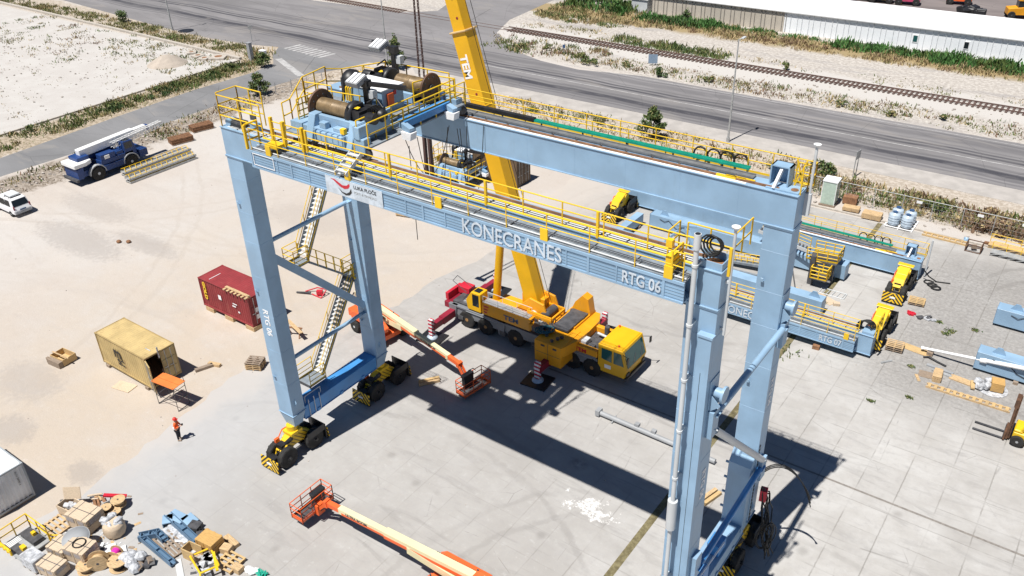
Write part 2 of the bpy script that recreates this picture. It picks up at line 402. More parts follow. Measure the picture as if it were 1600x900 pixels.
# darker weathered area right
dk = k.math('MULTIPLY', k.band(k.math('ADD', X, k.math('MULTIPLY', mid, 4)), 29, 60, 3.0), k.band(k.math('ADD', Y, k.math('MULTIPLY', mid, 4)), 29, 52, 3))
con = k.mix(k.math('MULTIPLY', dk, k.ramp(fine, 0.25, 0.7, 0.3, 0.95)), con, (0.225, 0.215, 0.205))
for cx_, cy_, R_, half, sw_ in ((30, 60, 25, 1.0, .4), (8, -14, 22, 1.0, .3), (45, 40, 14, .9, .45), (12, 40, 16, 1.1, .3), (30, -5, 17, 1.0, .25)):
    dx = k.math('SUBTRACT', X, cx_); dy = k.math('SUBTRACT', Y, cy_)
    d = k.math('ADD', k.math('SQRT', k.math('ADD', k.math('MULTIPLY', dx, dx), k.math('MULTIPLY', dy, dy))), k.math('MULTIPLY', k.math('SUBTRACT', mid, 0.5), 1.2))
    e_ = k.math('ABSOLUTE', k.math('SUBTRACT', k.math('ABSOLUTE', k.math('SUBTRACT', d, R_)), half))
    con = k.mix(k.math('MULTIPLY', k.math('MULTIPLY', k.ramp(e_, 0.08, 0.3, 1, 0), k.ramp(big, 0.42, 0.56)), sw_), con, (0.2, 0.19, 0.18))
# per-slab tone
cx = k.math('FLOOR', k.math('DIVIDE', k.math('SUBTRACT', X, 0.6), 2.15)); cy = k.math('FLOOR', k.math('DIVIDE', k.math('SUBTRACT', Y, 1.5), 2.03))
cmb = k.n('ShaderNodeCombineXYZ'); k.l(cx, cmb.inputs[0]); k.l(cy, cmb.inputs[1])
wnz = k.n('ShaderNodeTexWhiteNoise', noise_dimensions='2D'); k.l(cmb.outputs[0], wnz.inputs['Vector'])
con = k.mix(k.ramp(wnz.outputs[0], 0.0, 1.0, 0.0, 0.16), con, (0.30, 0.285, 0.27))
# joints
jw = k.math('MULTIPLY', k.math('SUBTRACT', fine, 0.5), 0.10)
def joint(c, off, per, w):
    fr = k.math('FRACT', k.math('DIVIDE', k.math('ADD', k.math('SUBTRACT', c, off), jw), per))
    d = k.math('MULTIPLY', k.math('MINIMUM', fr, k.math('SUBTRACT', 1.0, fr)), per)
    return k.ramp(d, w, w+0.035, 1.0, 0.0)
jn = k.noise(0.35, 3, 0.6)
ja = k.math('MULTIPLY', joint(X, 0.6, 2.15, 0.018), k.ramp(jn, 0.38, 0.60, 0.10, 0.8))
jb = k.math('MULTIPLY', joint(Y, 1.5, 2.03, 0.014), k.ramp(jn, 0.40, 0.58, 0.6, 0.08))
jx = k.ramp(X, 14, 27, 0.22, 0.6)
con = k.mix(k.math('MULTIPLY', k.math('MAXIMUM', ja, jb), jx), con, (0.13, 0.12, 0.105))
# hairline cracks
cr = k.voro(0.22, 'DISTANCE_TO_EDGE', k.mix(0.25, k.co, k.n('ShaderNodeTexNoise').outputs[1]))
con = k.mix(k.math('MULTIPLY', k.ramp(cr, 0.0, 0.006, 1, 0), k.ramp(mid, 0.5, 0.65, 0.0, 0.45)), con, (0.14, 0.13, 0.12))
# dark blotches
bl = k.voro(0.33)
con = k.mix(k.math('MULTIPLY', k.ramp(bl, 0.03, 0.14, 1, 0), 0.35), con, (0.16, 0.15, 0.14))
# sand blown over the left and far edge
we = k.math('ADD', X, k.math('MULTIPLY', k.math('SUBTRACT', k.noise(0.35, 6, 0.7), 0.5), 5.0))
con = k.mix(k.ramp(we, -8.2, -5.6, 0.75, 0.0), con, (0.48, 0.42, 0.36))
con = k.mix(k.math('MULTIPLY', k.ramp(we, -6.5, 6.0, 0.55, 0.0), k.ramp(Y, 10, 4)), con, (0.415, 0.42, 0.43))
con = k.mix(k.math('MULTIPLY', k.ramp(we, -5.0, 1.5, 0.75, 0.0), k.ramp(Y, 22, 36)), con, (0.475, 0.43, 0.385))
# spilt white wash near the walkway shadow
sx = k.math('DIVIDE', k.math('SUBTRACT', X, 18.6), 2.3); sy = k.math('DIVIDE', k.math('SUBTRACT', Y, 6.6), 1.05)
rr = k.math('ADD', k.math('ADD', k.math('MULTIPLY', sx, sx), k.math('MULTIPLY', sy, sy)), k.math('MULTIPLY', k.math('SUBTRACT', k.noise(1.1, 6, 0.72), 0.5), 4.6))
con = k.mix(k.math('MULTIPLY', k.ramp(rr, 0.25, 0.42, 1, 0), k.ramp(k.noise(5.0, 4, 0.75), 0.42, 0.55, 0.12, 0.8)), con, (0.78, 0.77, 0.75))
cm = k.out(con, 0.9, 0, k.math('ADD', fine, k.math('MULTIPLY', grit, 0.4)), 0.25, spec=0.2)
edge = [(-8.2, -60), (-8.0, -14), (-7.4, -10), (-8.2, -4), (-9.2, 2), (-9.6, 6.5), (-8.2, 10), (-7.0, 12.5), (-6.0, 17), (-6.1, 22), (-5.0, 27), (-5.4, 33), (-7.2, 40), (-7.4, 46), (-5.0, 50), (-1, 52.3)]
random.seed(3)
jag = []
for (x0, y0), (x1, y1) in zip(edge[:-1], edge[1:]):
    n = max(1, int(abs(y1-y0)/0.8))
    for i in range(n):
        t = i/n; jag.append((x0+(x1-x0)*t+random.uniform(-.22, .22), y0+(y1-y0)*t))
jag.append(edge[-1])
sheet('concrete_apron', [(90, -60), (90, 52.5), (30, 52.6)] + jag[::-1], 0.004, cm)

# --- drain strip
k = NT('drain_channel'); X, Y, Z = k.xyz(); n = k.noise(3, 5, 0.7)
dm = k.out(k.mix(k.ramp(n, 0.4, 0.65), (0.12, 0.10, 0.05), (0.22, 0.19, 0.10)), 0.95, 0, n, 0.4)
sheet('drain_strip', [(21.75, -30), (22.18, -30), (22.18, 52.4), (21.75, 52.4)], 0.008, dm)
# --- fine pale seam
sheet('apron_seam', [(9, 16.55), (60, 16.6), (60, 16.75), (9, 16.7)], 0.012, plain('seam_dark', (0.22, 0.20, 0.18), 0.95))

# --- asphalt: main road
def asphalt(name, base, tracks):
    k = NT(name); X, Y, Z = k.xyz()
    big = k.noise(0.12, 5, 0.6, k.scaled((0.25, 1, 1))); mid = k.noise(0.9, 5, 0.65, k.scaled((0.2, 1, 1))); fine = k.noise(7, 4, 0.7)
    c = k.mix(k.ramp(big, 0.35, 0.65), tuple(v*0.88 for v in base), tuple(v*1.12 for v in base))
    c = k.mix(k.ramp(mid, 0.45, 0.75, 0, 0.35), c, tuple(v*1.25 for v in base))
    wy = k.math('ADD', Y, k.math('MULTIPLY', k.math('SUBTRACT', k.noise(0.07, 2), 0.5), 2.0))
    for y0, w, s in tracks:
        f = k.math('MULTIPLY', k.ramp(k.math('ABSOLUTE', k.math('SUBTRACT', wy, y0)), w*0.35, w, 1, 0), k.ramp(mid, 0.28, 0.55, 0.45, 1))
        c = k.mix(k.math('MULTIPLY', f, s), c, (0.052, 0.052, 0.062))
    pt = k.noise(0.16, 4, 0.7, k.scaled((0.35, 1, 1)), 1.0)
    c = k.mix(k.ramp(pt, 0.52, 0.62, 0, 0.4), c, tuple(v*0.68 for v in base)); c = k.mix(k.ramp(pt, 0.44, 0.36, 0, 0.3), c, (0.30, 0.275, 0.25))
    ck = k.voro(0.12, 'DISTANCE_TO_EDGE'); c = k.mix(k.ramp(ck, 0.0, 0.004, 0.6, 0), c, (0.06, 0.06, 0.06))
    c = k.mix(k.ramp(fine, 0.35, 0.7, 0, 0.2), c, tuple(v*0.7 for v in base))
    return k.out(c, 0.9, 0, fine, 0.2, spec=0.2)
am = asphalt('main_road_asphalt', (0.208, 0.20, 0.203), [(70.1, 0.95, 1.0), (69.0, 0.5, 0.5), (68.1, 0.3, 0.4), (71.4, 0.5, 0.45), (74.0, 0.4, 0.9), (74.9, 0.35, 0.8), (75.8, .3, .3), (77.5, 1.1, 0.35), (78.8, .3, .45)])
road = [(-400, 66), (-137, 64.8), (-102, 62.0), (-88, 61.7), (-79, 62.6), (-74, 64.0), (-60, 63.4), (-56, 65.2), (-48, 66.8), (-27, 67.0), (60, 67.0), (120, 67), (120, 80.2), (30, 80.2), (0, 80.0), (-18, 80.2), (-27, 78.2), (-34, 79.0), (-40, 81.2), (-44, 84.0), (-49, 88.4), (-52, 96), (-53.5, 112), (-60, 128), (-80, 150), (-96, 150), (-76, 120), (-68.5, 99), (-67, 95), (-71, 91.2), (-93, 89.4), (-150, 96), (-400, 110)]
sheet('main_road', road, 0.008, am)
sm_ = asphalt('side_road_asphalt', (0.195, 0.195, 0.20), [])
sheet('side_road', [(-59.4, -120), (-60.6, 13), (-59.3, 30), (-59.4, 46), (-58.8, 56), (-56.5, 61.5), (-55.6, 65.3), (-60, 63.6), (-74, 64.2), (-71.2, 60.5), (-67.6, 57.5), (-66.7, 53), (-67.4, 43), (-67.0, 32), (-66.0, 15), (-66.5, -120)], 0.004, sm_)
cs = plain('roadside_concrete', (0.385, 0.36, 0.335), 0.92, 0.12, 0, 0.6)
sheet('roadside_strip', [(-46, 64.8), (-30, 64.0), (-14, 63.6), (60, 63.6), (120, 63.6), (120, 66.9), (60, 66.9), (-27, 66.9), (-48, 66.6)], 0.012, cs)
sheet('rear_yard', [(-30, 124), (140, 124), (140, 330), (-30, 330)], 0.004, asphalt('rear_yard_asphalt', (0.19, 0.165, 0.16), []))
mk = plain('worn_road_paint', (0.38, 0.375, 0.37), 0.9, 0.25, 0, 1.2)
b = MB()
b.add([(-45, 73.0, .012), (120, 72.85, .012), (120, 73.0, .012), (-45, 73.16, .012)], [(0, 1, 2, 3)])
b.add([(-30, 79.2, .012), (120, 79.5, .012), (120, 79.62, .012), (-30, 79.32, .012)], [(0, 1, 2, 3)])
for i in range(9):
    x = -72.6+i*1.05; y0 = 63.9-0.1*i
    b.add([(x, y0, .012), (x+.55, y0, .012), (x+1.1, y0+2.9, .012), (x+.55, y0+2.9, .012)], [(0, 1, 2, 3)])
b.add([(-69.2, 59.2, .012), (-68.6, 60.0, .012), (-59.2, 55.9, .012), (-59.6, 55.0, .012)], [(0, 1, 2, 3)])
b.build('road_marking', mk, kind='structure')
# kerbs
kb = plain('pale_kerb', (0.43, 0.39, 0.34), 0.9, 0.15)
b = MB()
b.beam((-200, 57.3, 0.1), (-103, 56.7, 0.1), 0.5, 0.5); b.beam((-103, 56.7, 0.1), (-73.5, 56.2, 0.1), 0.5, 0.5)
b.build('low_concrete_wall', kb, label='long low pale concrete wall edging the sandy lot beside the main road', cat='wall')
b = MB(); b.beam((-73.2, -80, 0.05), (-73.2, 55.8, 0.05), 0.22, 0.3)
b.build('kerb_line', kb, kind='structure')
b = MB(); b.beam((-1, 52.75, 0.03), (60, 52.85, 0.03), 0.18, 0.24)
b.build('apron_kerb', kb, kind='structure')
# railway
b = MB()
for i in range(260):
    x = -48+i*0.62; y = 91.0
    b.bx(x, x+0.26, y-1.25, y+1.25, 0.0, 0.12)
b.build('railway_sleepers', plain('sleeper_brown', (0.10, 0.065, 0.055), 0.9, 0.25), kind='structure')
b = MB()
for dy in (-0.74, 0.74):
    b.bx(-49, 115, 91+dy-.05, 91+dy+.05, 0.12, 0.28)
    b.beam((-49, 91+dy, 0.03), (-72, 91.2+dy, 0.03), 0.1, 0.06); b.beam((-72, 91.2+dy, 0.1), (-170, 93.5+dy, 0.1), 0.1, 0.16)
b.build('railway_rails', plain('rail_brown', (0.13, 0.08, 0.065), 0.7, 0.3), kind='structure')
b = MB()
for i in range(150): b.bx(-72-i*.65-.26, -72-i*.65, 91.2+i*.0154-1.2, 91.2+i*.0154+1.2, 0.0, 0.06)
b.build('railway_sleepers', bpy.data.materials['sleeper_brown'], kind='structure')
# ------------------------------------------------------------------ big yellow-wheeled parts shared by the gantry and its spares
def make_wheel(name, parent, c, r, w, axis, rim, lugs=0, n=24, hub=None, label=None):
    b = MB(); ax = Vector(axis)
    b.lathe([(r*0.56, -w*0.46), (r*0.80, -w*0.5), (r*0.95, -w*0.46), (r, -w*0.34), (r, w*0.34), (r*0.95, w*0.46), (r*0.80, w*0.5), (r*0.56, w*0.46)], (0, 0, 0), axis, n, 0)
    if lugs:
        x = Vector((0, 0, 1)); y = ax.cross(x)
        for i in range(lugs):
            a = 2*PI*i/lugs; d = x*math.cos(a)+y*math.sin(a); sgn = 1 if i % 2 else -1
            b.beam(d*r*0.985+ax*w*0.02*sgn, d*r*0.985+ax*w*0.44*sgn, r*0.13, r*0.07, 0, up=d)
    b.lathe([(r*0.57, -w*0.44), (r*0.5, -w*0.30), (r*0.22, -w*0.26), (r*0.20, -w*0.48)], (0, 0, 0), axis, 18, 1)
    b.lathe([(r*0.57, w*0.44), (r*0.5, w*0.30), (r*0.22, w*0.26), (r*0.20, w*0.48)][::-1], (0, 0, 0), axis, 18, 1)
    return b.build(name, [M['rubber'], rim], parent, loc=c, label=label)

def make_bogie(root, as_part, stand=0.0):
    """four tyred wheels under a yellow rocker; origin on the ground under the pivot, runs along y"""
    f = MB()
    f.prism([(-1.45, 0.62), (-1.25, 1.05), (-0.35, 1.75), (0.35, 1.75), (1.25, 1.05), (1.45, 0.62), (0.9, 0.55), (0.35, 1.0), (-0.35, 1.0), (-0.9, 0.55)], (-0.36, 0, 0), (0, 1, 0), (0, 0, 1), (0.14, 0, 0), 2)
    f.prism([(-1.45, 0.62), (-1.25, 1.05), (-0.35, 1.75), (0.35, 1.75), (1.25, 1.05), (1.45, 0.62), (0.9, 0.55), (0.35, 1.0), (-0.35, 1.0), (-0.9, 0.55)], (0.22, 0, 0), (0, 1, 0), (0, 0, 1), (0.14, 0, 0), 2)
    f.beam((0, -1.25, 1.0), (0, -0.35, 1.72), 0.6, 0.1, 0); f.beam((0, 1.25, 1.0), (0, 0.35, 1.72), 0.6, 0.1, 0)
    f.box((0, 0, 1.86), (0.85, 0.9, 0.22), 0, 0)
    if as_part: f.tube((0, 0, 1.7), (0, 0, 2.32+stand), 0.34, 14, 0)
    for s in (-1, 1): f.tube((-0.85, 1.1*s, 0.68), (0.85, 1.1*s, 0.68), 0.1, 10, 1)
    f.bx(-0.3, 0.3, -1.95, -1.55, 0.62, 0.95, 1); f.bx(-0.3, 0.3, 1.55, 1.95, 0.62, 0.95, 1)
    f.beam((-0.15, -2.0, 0.5), (-0.15, -1.3, 0.75), 0.12, 0.16, 1); f.beam((0.15, -2.0, 0.5), (0.15, -1.3, 0.75), 0.12, 0.16, 1)
    f.beam((-0.15, 2.0, 0.5), (-0.15, 1.3, 0.75), 0.12, 0.16, 1); f.beam((0.15, 2.0, 0.5), (0.15, 1.3, 0.75), 0.12, 0.16, 1)
    fr = f.build('bogie' if as_part else 'rocker_frame', [M['yellow'], M['black'], M['frame_stripe']], root, bevel=0.02)
    par = fr if as_part else root
    for sx in (-1, 1):
        for sy in (-1, 1):
            make_wheel('wheel', par, (0.52*sx, 1.1*sy, 0.68), 0.68, 0.42, (1, 0, 0), M['dsteel'], 22)
    for sy in (-1, 1):
        g = MB(); g.box((0, 2.1*sy, 0.60), (1.56, 0.06, 0.78), 0, 0, ('X', 0.12*sy)); g.box((0, 2.14*sy, 0.62), (0.42, 0.04, 0.14), 0, 1)
        g.bx(-0.76, 0.76, 2.06*sy-.06, 2.06*sy+.06, 0.1, 0.21, 2)
        g.build('bumper', [M['hazard'], M['white'], M['black']], par)
    gd = MB(); gd.bx(-0.78, 0.78, 1.9, 1.96, 0.25, 1.35, 0); gd.bx(0.70, 0.76, 0.5, 1.9, 0.95, 1.42, 0); gd.build('wheel_guard', M['black'], par)
    hp = MB(); hp.path([(-.45, -.9, 1.5), (-.5, -.4, 1.95), (-.45, .3, 1.9)], .04, 6, 0); hp.box((-.45, -.95, 1.45), (.18, .3, .35), 0, 0); hp.build('drive_gear', M['orange'], par)
    mt = MB(); mt.box((0.0, -0.95, 1.25), (0.5, 0.5, 0.4), 0, 0); mt.tube((0.1, -0.85, 1.3), (0.45, -0.5, 1.75), 0.14, 10, 0); mt.path([(0.3, -1.1, 1.3), (0.35, -1.4, 1.45), (0.2, -1.6, 1.1)], 0.03, 6, 0)
    mt.build('drive_motor', M['black'], par)
    return fr

# ------------------------------------------------------------------ girders
GL = 27.45
def front_girder(root, y0, zb, letters, num, full=True):
    """box girder with hung walkway on its -y side; spans x 0..GL, girder y y0..y0+0.97, underside zb"""
    zt = zb+1.5
    g = MB(); g.bx(0, GL, y0, y0+0.97, zb, zt, 0)
    g.bx(-0.03, GL+0.03, y0-0.06, y0+1.03, zb-0.05, zb, 0); g.bx(-0.02, GL+0.02, y0-0.05, y0+1.02, zt, zt+0.035, 0)
    for i in range(12):
        x = 3.2+i*2.05; g.bx(x, x+0.02, y0-0.006, y0, zb, zt, 0)
    gi = g.build('girder', M['blue'], root, bevel=0.015)
    r = MB(); r.bx(0.8, GL-0.9, y0+0.70, y0+0.77, zt+0.035, zt+0.14, 0); r.build('trolley_rail', M['rust'], gi)
    p = MB(); y1 = y0-0.80
    p.bx(0.4, GL-0.5, y0+0.1, y0+0.5, zt+0.04, zt+0.06, 0)
    for i in range(14): p.bx(1.2+i*1.86, 1.26+i*1.86, y0+0.06, y0+0.62, zt+0.06, zt+0.075, 1)
    for j in range(3): p.bx(0.6, GL-0.7, y0+0.16+j*0.14, y0+0.18+j*0.14, zt+0.06, zt+0.072, 1)
    p.build('top_plate', [M['lgrey'], M['dsteel']], gi)
    x0, x1 = 3.2, GL-1.0
    d = MB(); d.bx(x0, x1, y1, y0, zt-0.30, zt-0.26, 0)
    for j in range(3): d.bx(x0, x1, y1+0.18+j*0.2, y1+0.21+j*0.2, zt-0.26, zt-0.245, 1)
    for i in range(13): d.bx(x0+0.6+i*1.86, x0+0.63+i*1.86, y1+0.1, y0-0.02, zt-0.26, zt-0.22, 1)
    wk = d.build('walkway', [M['grate'], M['dsteel']], root)
    # hung panels below the walkway edge: frames and louvred skins
    q = MB()
    q.bx(x0, x1, y1-0.02, y1+0.03, zt-1.14, zt-0.30, 0)
    q.bx(x0, x1, y1-0.055, y1-0.02, zt-0.42, zt-0.30, 1); q.bx(x0, x1, y1-0.055, y1-0.02, zt-1.18, zt-1.09, 1)
    q.bx(x0, x1, y1, y0, zt-1.16, zt-1.13, 0)
    i = 0; x = x0
    while x < x1:
        w = 0.10 if i % 2 == 0 else 0.05
        q.bx(x, x+w, y1-0.05, y1-0.02, zt-1.1, zt-0.4, 1); x += (1.9, 0.95, 1.25)[i % 3]; i += 1
    for j in range(5): q.bx(x0, x1, y1-0.032, y1-0.018, zt-1.02+j*0.13, zt-1.0+j*0.13, 2)
    q.build('hung_panel', [M['blue'], M['blue'], paint('panel_seam_blue', (0.17, 0.28, 0.39), 0.5)] if 'panel_seam_blue' not in bpy.data.materials else [M['blue'], M['blue'], bpy.data.materials['panel_seam_blue']], wk)
    t = MB(); t.path([(x0, y1+0.1, zt-0.19), (x1, y1+0.1, zt-0.19)], 0.035, 6, 0); t.path([(x0, y1+0.45, zt-0.19), (x1, y1+0.45, zt-0.19)], 0.02, 6, 0)
    t.build('conduit', M['lgrey'], wk)
    h = MB()
    h.rail([(x0+0.1, y1+0.02, zt-0.28), (x1-0.1, y1+0.02, zt-0.28)], 1.1, 1.85, 0.022, (0.55,), toe=0.0)
    h.rail([(x0+0.9, y0+0.02, zt+0.03), (x1-0.1, y0+0.02, zt+0.03)], 1.05, 1.85, 0.028, (0.36, 0.7))
    h.tube((x0+0.1, y0+0.02, zt+0.06), (x1-0.1, y0+0.02, zt+0.06), 0.05, 6)
    for i in range(5):
        x = x0+1.4+i*5.3; h.box((x, y1-0.03, zt-0.05), (0.34, 0.06, 0.5)); h.box((x+1.9, y0-0.02, zt+0.55), (0.1, 0.1, 1.1))
    h.build('handrail', M['yellow'], root)
    lm = M['letter']
    yy = y1-0.063
    text_part('KONECRANES', 'lettering', 0.92, M['faded'], wk, (16.4, yy, zt-1.05), (1, 0, 0), (0, 0, 1), 0.012, 0.006, 0.83)
    text_part(num, 'lettering', 0.68, M['faded'], wk, (23.95, yy, zt-0.98), (1, 0, 0), (0, 0, 1), 0.012, 0.012, 0.74)
    if full:
        n = MB(); n.bx(8.45, 12.0, y1-0.075, y1-0.06, zt-1.16, zt-0.34, 0)
        bn = n.build('banner', M['faded'], wk)
        s = MB(); A = []; B = []
        for i in range(15):
            t_ = i/14; x = 8.85+1.25*t_; c = 0.16*math.sin(t_*PI*2.0)*(1-t_*0.2)
            A.append((x, -0.46-0.05*t_-0.34*math.sin(t_*PI*0.95)+0.10*t_*t_)); B.append((x, A[-1][1]-0.20*math.sin(t_*PI)))
        # a red swoosh with a dark swoosh below it
        up = [(0.0, -0.44), (0.25, -0.42), (0.5, -0.52), (0.75, -0.62), (1.0, -0.58), (1.2, -0.44), (1.22, -0.55), (1.1, -0.70), (0.85, -0.78), (0.6, -0.72), (0.35, -0.58), (0.2, -0.48)]
        s.prism([(8.8+a, zt+b) for a, b in up], (0, y1-0.082, 0), (1, 0, 0), (0, 0, 1), (0, 0.006, 0), 0)
        dn = [(0.45, -0.80), (0.7, -0.96), (0.95, -0.98), (1.15, -0.86), (1.28, -0.66), (1.3, -0.86), (1.15, -1.02), (0.9, -1.08), (0.65, -1.0)]
        s.prism([(8.8+a, zt+b) for a, b in dn], (0, y1-0.082, 0), (1, 0, 0), (0, 0, 1), (0, 0.006, 0), 1)
        s.build('emblem', [M['red'], M['black']], wk)
        text_part('LUKA PLOČE', 'lettering', 0.24, M['black'], wk, (10.25, y1-0.08, zt-0.62), (1, 0, 0), (0, 0, 1), 0.006, 0.004, 1.0)
        text_part('PORTS & TERMINALS', 'lettering', 0.16, M['steel'], wk, (10.25, y1-0.08, zt-0.86), (1, 0, 0), (0, 0, 1), 0.006, 0, 0.92)
        n = MB(); x = 3.4
        for a in ((3.4, 4.9, -1.0, -0.96), (3.4, 4.9, -0.42, -0.38)): n.bx(a[0], a[1], y1-0.065, y1-0.058, zt+a[2], zt+a[3], 0)
        for a in ((3.4, 3.44), (4.86, 4.9)): n.bx(a[0], a[1], y1-0.0652, y1-0.0582, zt-0.96, zt-0.42, 0)
        n.build('sign_frame', M['letter'], wk)
    return gi

def rear_girder(root, y0, zb):
    zt = zb+1.5
    g = MB(); g.bx(0, GL, y0, y0+0.97, zb, zt, 0)
    g.bx(-0.03, GL+0.03, y0-0.06, y0+1.03, zb-0.05, zb, 0); g.bx(-0.02, GL+0.02, y0-0.05, y0+1.02, zt, zt+0.035, 0)
    for i in range(9): g.bx(2.9+i*2.75, 2.93+i*2.75, y0-0.006, y0, zb, zt, 0)
    gi = g.build('girder', M['blue'], root, bevel=0.015)
    r = MB(); r.bx(0.8, GL-0.9, y0+0.20, y0+0.27, zt+0.035, zt+0.13, 0); r.build('trolley_rail', M['rust'], gi)
    c = MB(); c.bx(1.0, GL-2.3, y0+0.02, y0+0.17, zt+0.036, zt+0.05, 0); c.build('top_plate', M['letter'], gi)
    c = MB()
    c.bx(1.0, GL-2.2, y0+0.56, y0+0.92, zt+0.06, zt+0.12, 0); c.bx(1.0, GL-2.2, y0+0.54, y0+0.57, zt+0.08, zt+0.16, 0); c.bx(1.0, GL-2.2, y0+0.92, y0+0.95, zt+0.08, zt+0.18, 0)
    for i in range(18):
        x = 1.6+i*1.35; c.bx(x, x+0.05, y0+0.38, y0+0.62, zt+0.05, zt+0.09, 0); c.tube((x, y0+0.42, zt+0.03), (x, y0+0.42, zt+0.24), 0.02, 6, 0)
    c.tube((1.0, y0+0.42, zt+0.24), (GL-2.2, y0+0.42, zt+0.24), 0.012, 6, 0)
    c.build('cable_chain', M['chain'], gi)
    c = MB(); c.bx(1.0, 13.6, y0+1.03, y0+1.27, zt+0.20, zt+0.40, 1); c.bx(13.6, GL-2.6, y0+1.06, y0+1.30, zt+0.22, zt+0.27, 0)
    for dy in (1.06, 1.16, 1.27): c.bx(13.6, GL-2.6, y0+dy, y0+dy+0.03, zt+0.27, zt+0.33, 0)
    for i in range(10): c.bx(2+i*2.4, 2.06+i*2.4, y0+1.08, y0+1.14, zt-0.28, zt+0.21, 1)
    c.build('cable_tray', [M['green'], M['black']], gi)
    d = MB(); d.bx(1.0, GL, y0+1.03, y0+2.0, zt-0.30, zt-0.26, 0)
    for i in range(12): d.beam((2+i*2.1, y0+1.0, zt-0.5), (2+i*2.1, y0+1.9, zt-0.32), 0.06, 0.08, 0)
    d.build('walkway', M['grate'], root)
    h = MB()
    h.rail([(1.0, y0+1.96, zt-0.26), (GL, y0+1.96, zt-0.26), (GL, y0+1.1, zt-0.26)], 1.1, 1.9, 0.026, (0.55,), toe=0.1)
    h.rail([(1.0, y0+1.42, zt-0.26), (GL-2.8, y0+1.42, zt-0.26)], 1.0, 1.9, 0.024, (0.5,))
    h.build('handrail', M['yellow'], root)
    e = MB()
    e.bx(26.0, 26.06, y0+0.45, y0+1.1, zt+0.04, zt+0.95, 0); e.bx(26.75, 26.81, y0+0.45, y0+1.1, zt+0.04, zt+0.95, 0); e.bx(26.0, 26.81, y0+1.05, y0+1.1, zt+0.04, zt+0.95, 0); e.bx(26.0, 26.81, y0+0.5, y0+1.1, zt+0.9, zt+0.95, 0)
    e.beam((26.35, y0+0.1, zt+0.1), (26.45, y0+0.6, zt+0.8), 0.12, 0.14, 1); e.bx(26.0, 27.4, y0+0.1, y0+0.8, zt+0.036, zt+0.1, 0)
    e.tube((27.15, y0+0.4, zt+0.04), (27.15, y0+0.4, zt+0.12), 0.16, 14, 2)
    e.build('chain_anchor', [M['blue'], M['letter'], M['rust']], root)
    b = MB()
    for i in range(3): b.box((24.2+i*0.4, y0+0.22+0.06*i, zt+0.09), (0.9, 0.12, 0.1), 0, 0)
    b.build('end_stop', M['yellow'], root)
    c = MB()
    for i in range(4):
        cx = 22.3+i*0.62
        pts = [(cx+0.34*math.cos(a*PI/6), y0+1.7+0.06*i, zt+0.12+0.42*math.sin(a*PI/6)) for a in range(-1, 8)]
        c.path(pts, 0.045, 6, 0)
    c.build('cable_loop', M['cable'], root)
    return gi

# ------------------------------------------------------------------ the standing gantry crane
ZB, ZT = 20.27, 21.77
YB = 7.456
gan = thing('gantry_crane', 'tall light blue gantry crane standing on yellow wheel bogies in the middle of the yard', 'gantry crane', (0, 0, 0))
front_girder(gan, 0.0, ZB, 'KONECRANES', 'RTG 06')
rear_girder(gan, YB, ZB)
for (x, y) in ((0, 0), (0, YB), (GL-1.25, 0), (GL-1.25, YB)):
    b = MB(); b.bx(x, x+1.25, y, y+0.97, 3.2, ZB-0.05, 0)
    b.bx(x-0.04, x+1.29, y-0.04, y+1.01, ZB-0.12, ZB-0.051, 0)
    A = [(x, y, 3.2), (x+1.25, y, 3.2), (x+1.25, y+0.97, 3.2), (x, y+0.97, 3.2)]
    B_ = [(x+0.22, y+0.16, 2.3), (x+1.03, y+0.16, 2.3), (x+1.03, y+0.81, 2.3), (x+0.22, y+0.81, 2.3)]
    b.add(A+B_, [(0, 1, 5, 4), (1, 2, 6, 5), (2, 3, 7, 6), (3, 0, 4, 7), (4, 5, 6, 7)], 0)
    b.bx(x-0.05, x+1.30, y-0.05, y+1.02, 3.25, 3.31, 0)
    for s_ in (-0.16, 1.25): b.prism([(0, 3.9), (0, 4.5), (0.16 if s_ > 0 else 0.16, 4.2)], (x+s_, y+0.3, 0), (1, 0, 0), (0, 0, 1), (0, 0.05, 0), 0)
    for z in (5.6, 8.0, 10.5, 13.0, 15.2, 17.0, 19.0): b.bx(x-0.008, x+1.258, y-0.008, y+0.978, z, z+0.03, 0)
    for z in (6.0, 12.0, 17.5): b.bx(x+0.2, x+0.35, y-0.14, y, z, z+0.03, 0); b.bx(x+0.2, x+0.35, y-0.14, y-0.11, z, z+0.2, 0)
    lg = b.build('leg', M['blue'], gan, bevel=0.02)
    if x == 0 and y == 0: text_part('RTG 06', 'lettering', 0.62, M['letter'], lg, (x+0.42, y-0.012, 10.9), (0, 0, -1), (1, 0, 0), 0.012, 0.012, 0.92)
    if x > 0:
        text_part('RTG 06', 'lettering', 0.50, M['letter'], lg, (x+1.262, y+0.3, 12.3), (0, 0, -1), (0, 1, 0), 0.012, 0.012, 1.0)
        s = MB(); s.tube((x+1.25, y+0.5, 16.3), (x+1.65, y+0.5, 16.3), 0.22, 12, 0); s.tube((x+1.65, y+0.5, 16.3), (x+1.75, y+0.5, 16.3), 0.36, 12, 0); s.prism([(0, 15.6), (0, 17.0), (0.03, 17.0), (0.03, 15.6)], (x+1.25, y+0.05, 0), (1, 0, 0), (0, 0, 1), (0, 0.85, 0), 0)
        s.prism([(0.03, 15.5), (0.45, 15.9), (0.03, 16.3)], (x+1.25, y+0.2, 0), (1, 0, 0), (0, 0, 1), (0, 0.04, 0), 0); s.prism([(0.03, 15.5), (0.45, 15.9), (0.03, 16.3)], (x+1.25, y+0.75, 0), (1, 0, 0), (0, 0, 1), (0, 0.04, 0), 0)
        s.build('flange_stub', M['blue'], lg)
    bo = make_bogie(gan, True); bo.location = (x+0.625, y+0.2 if y == 0 else y+0.75, 0)
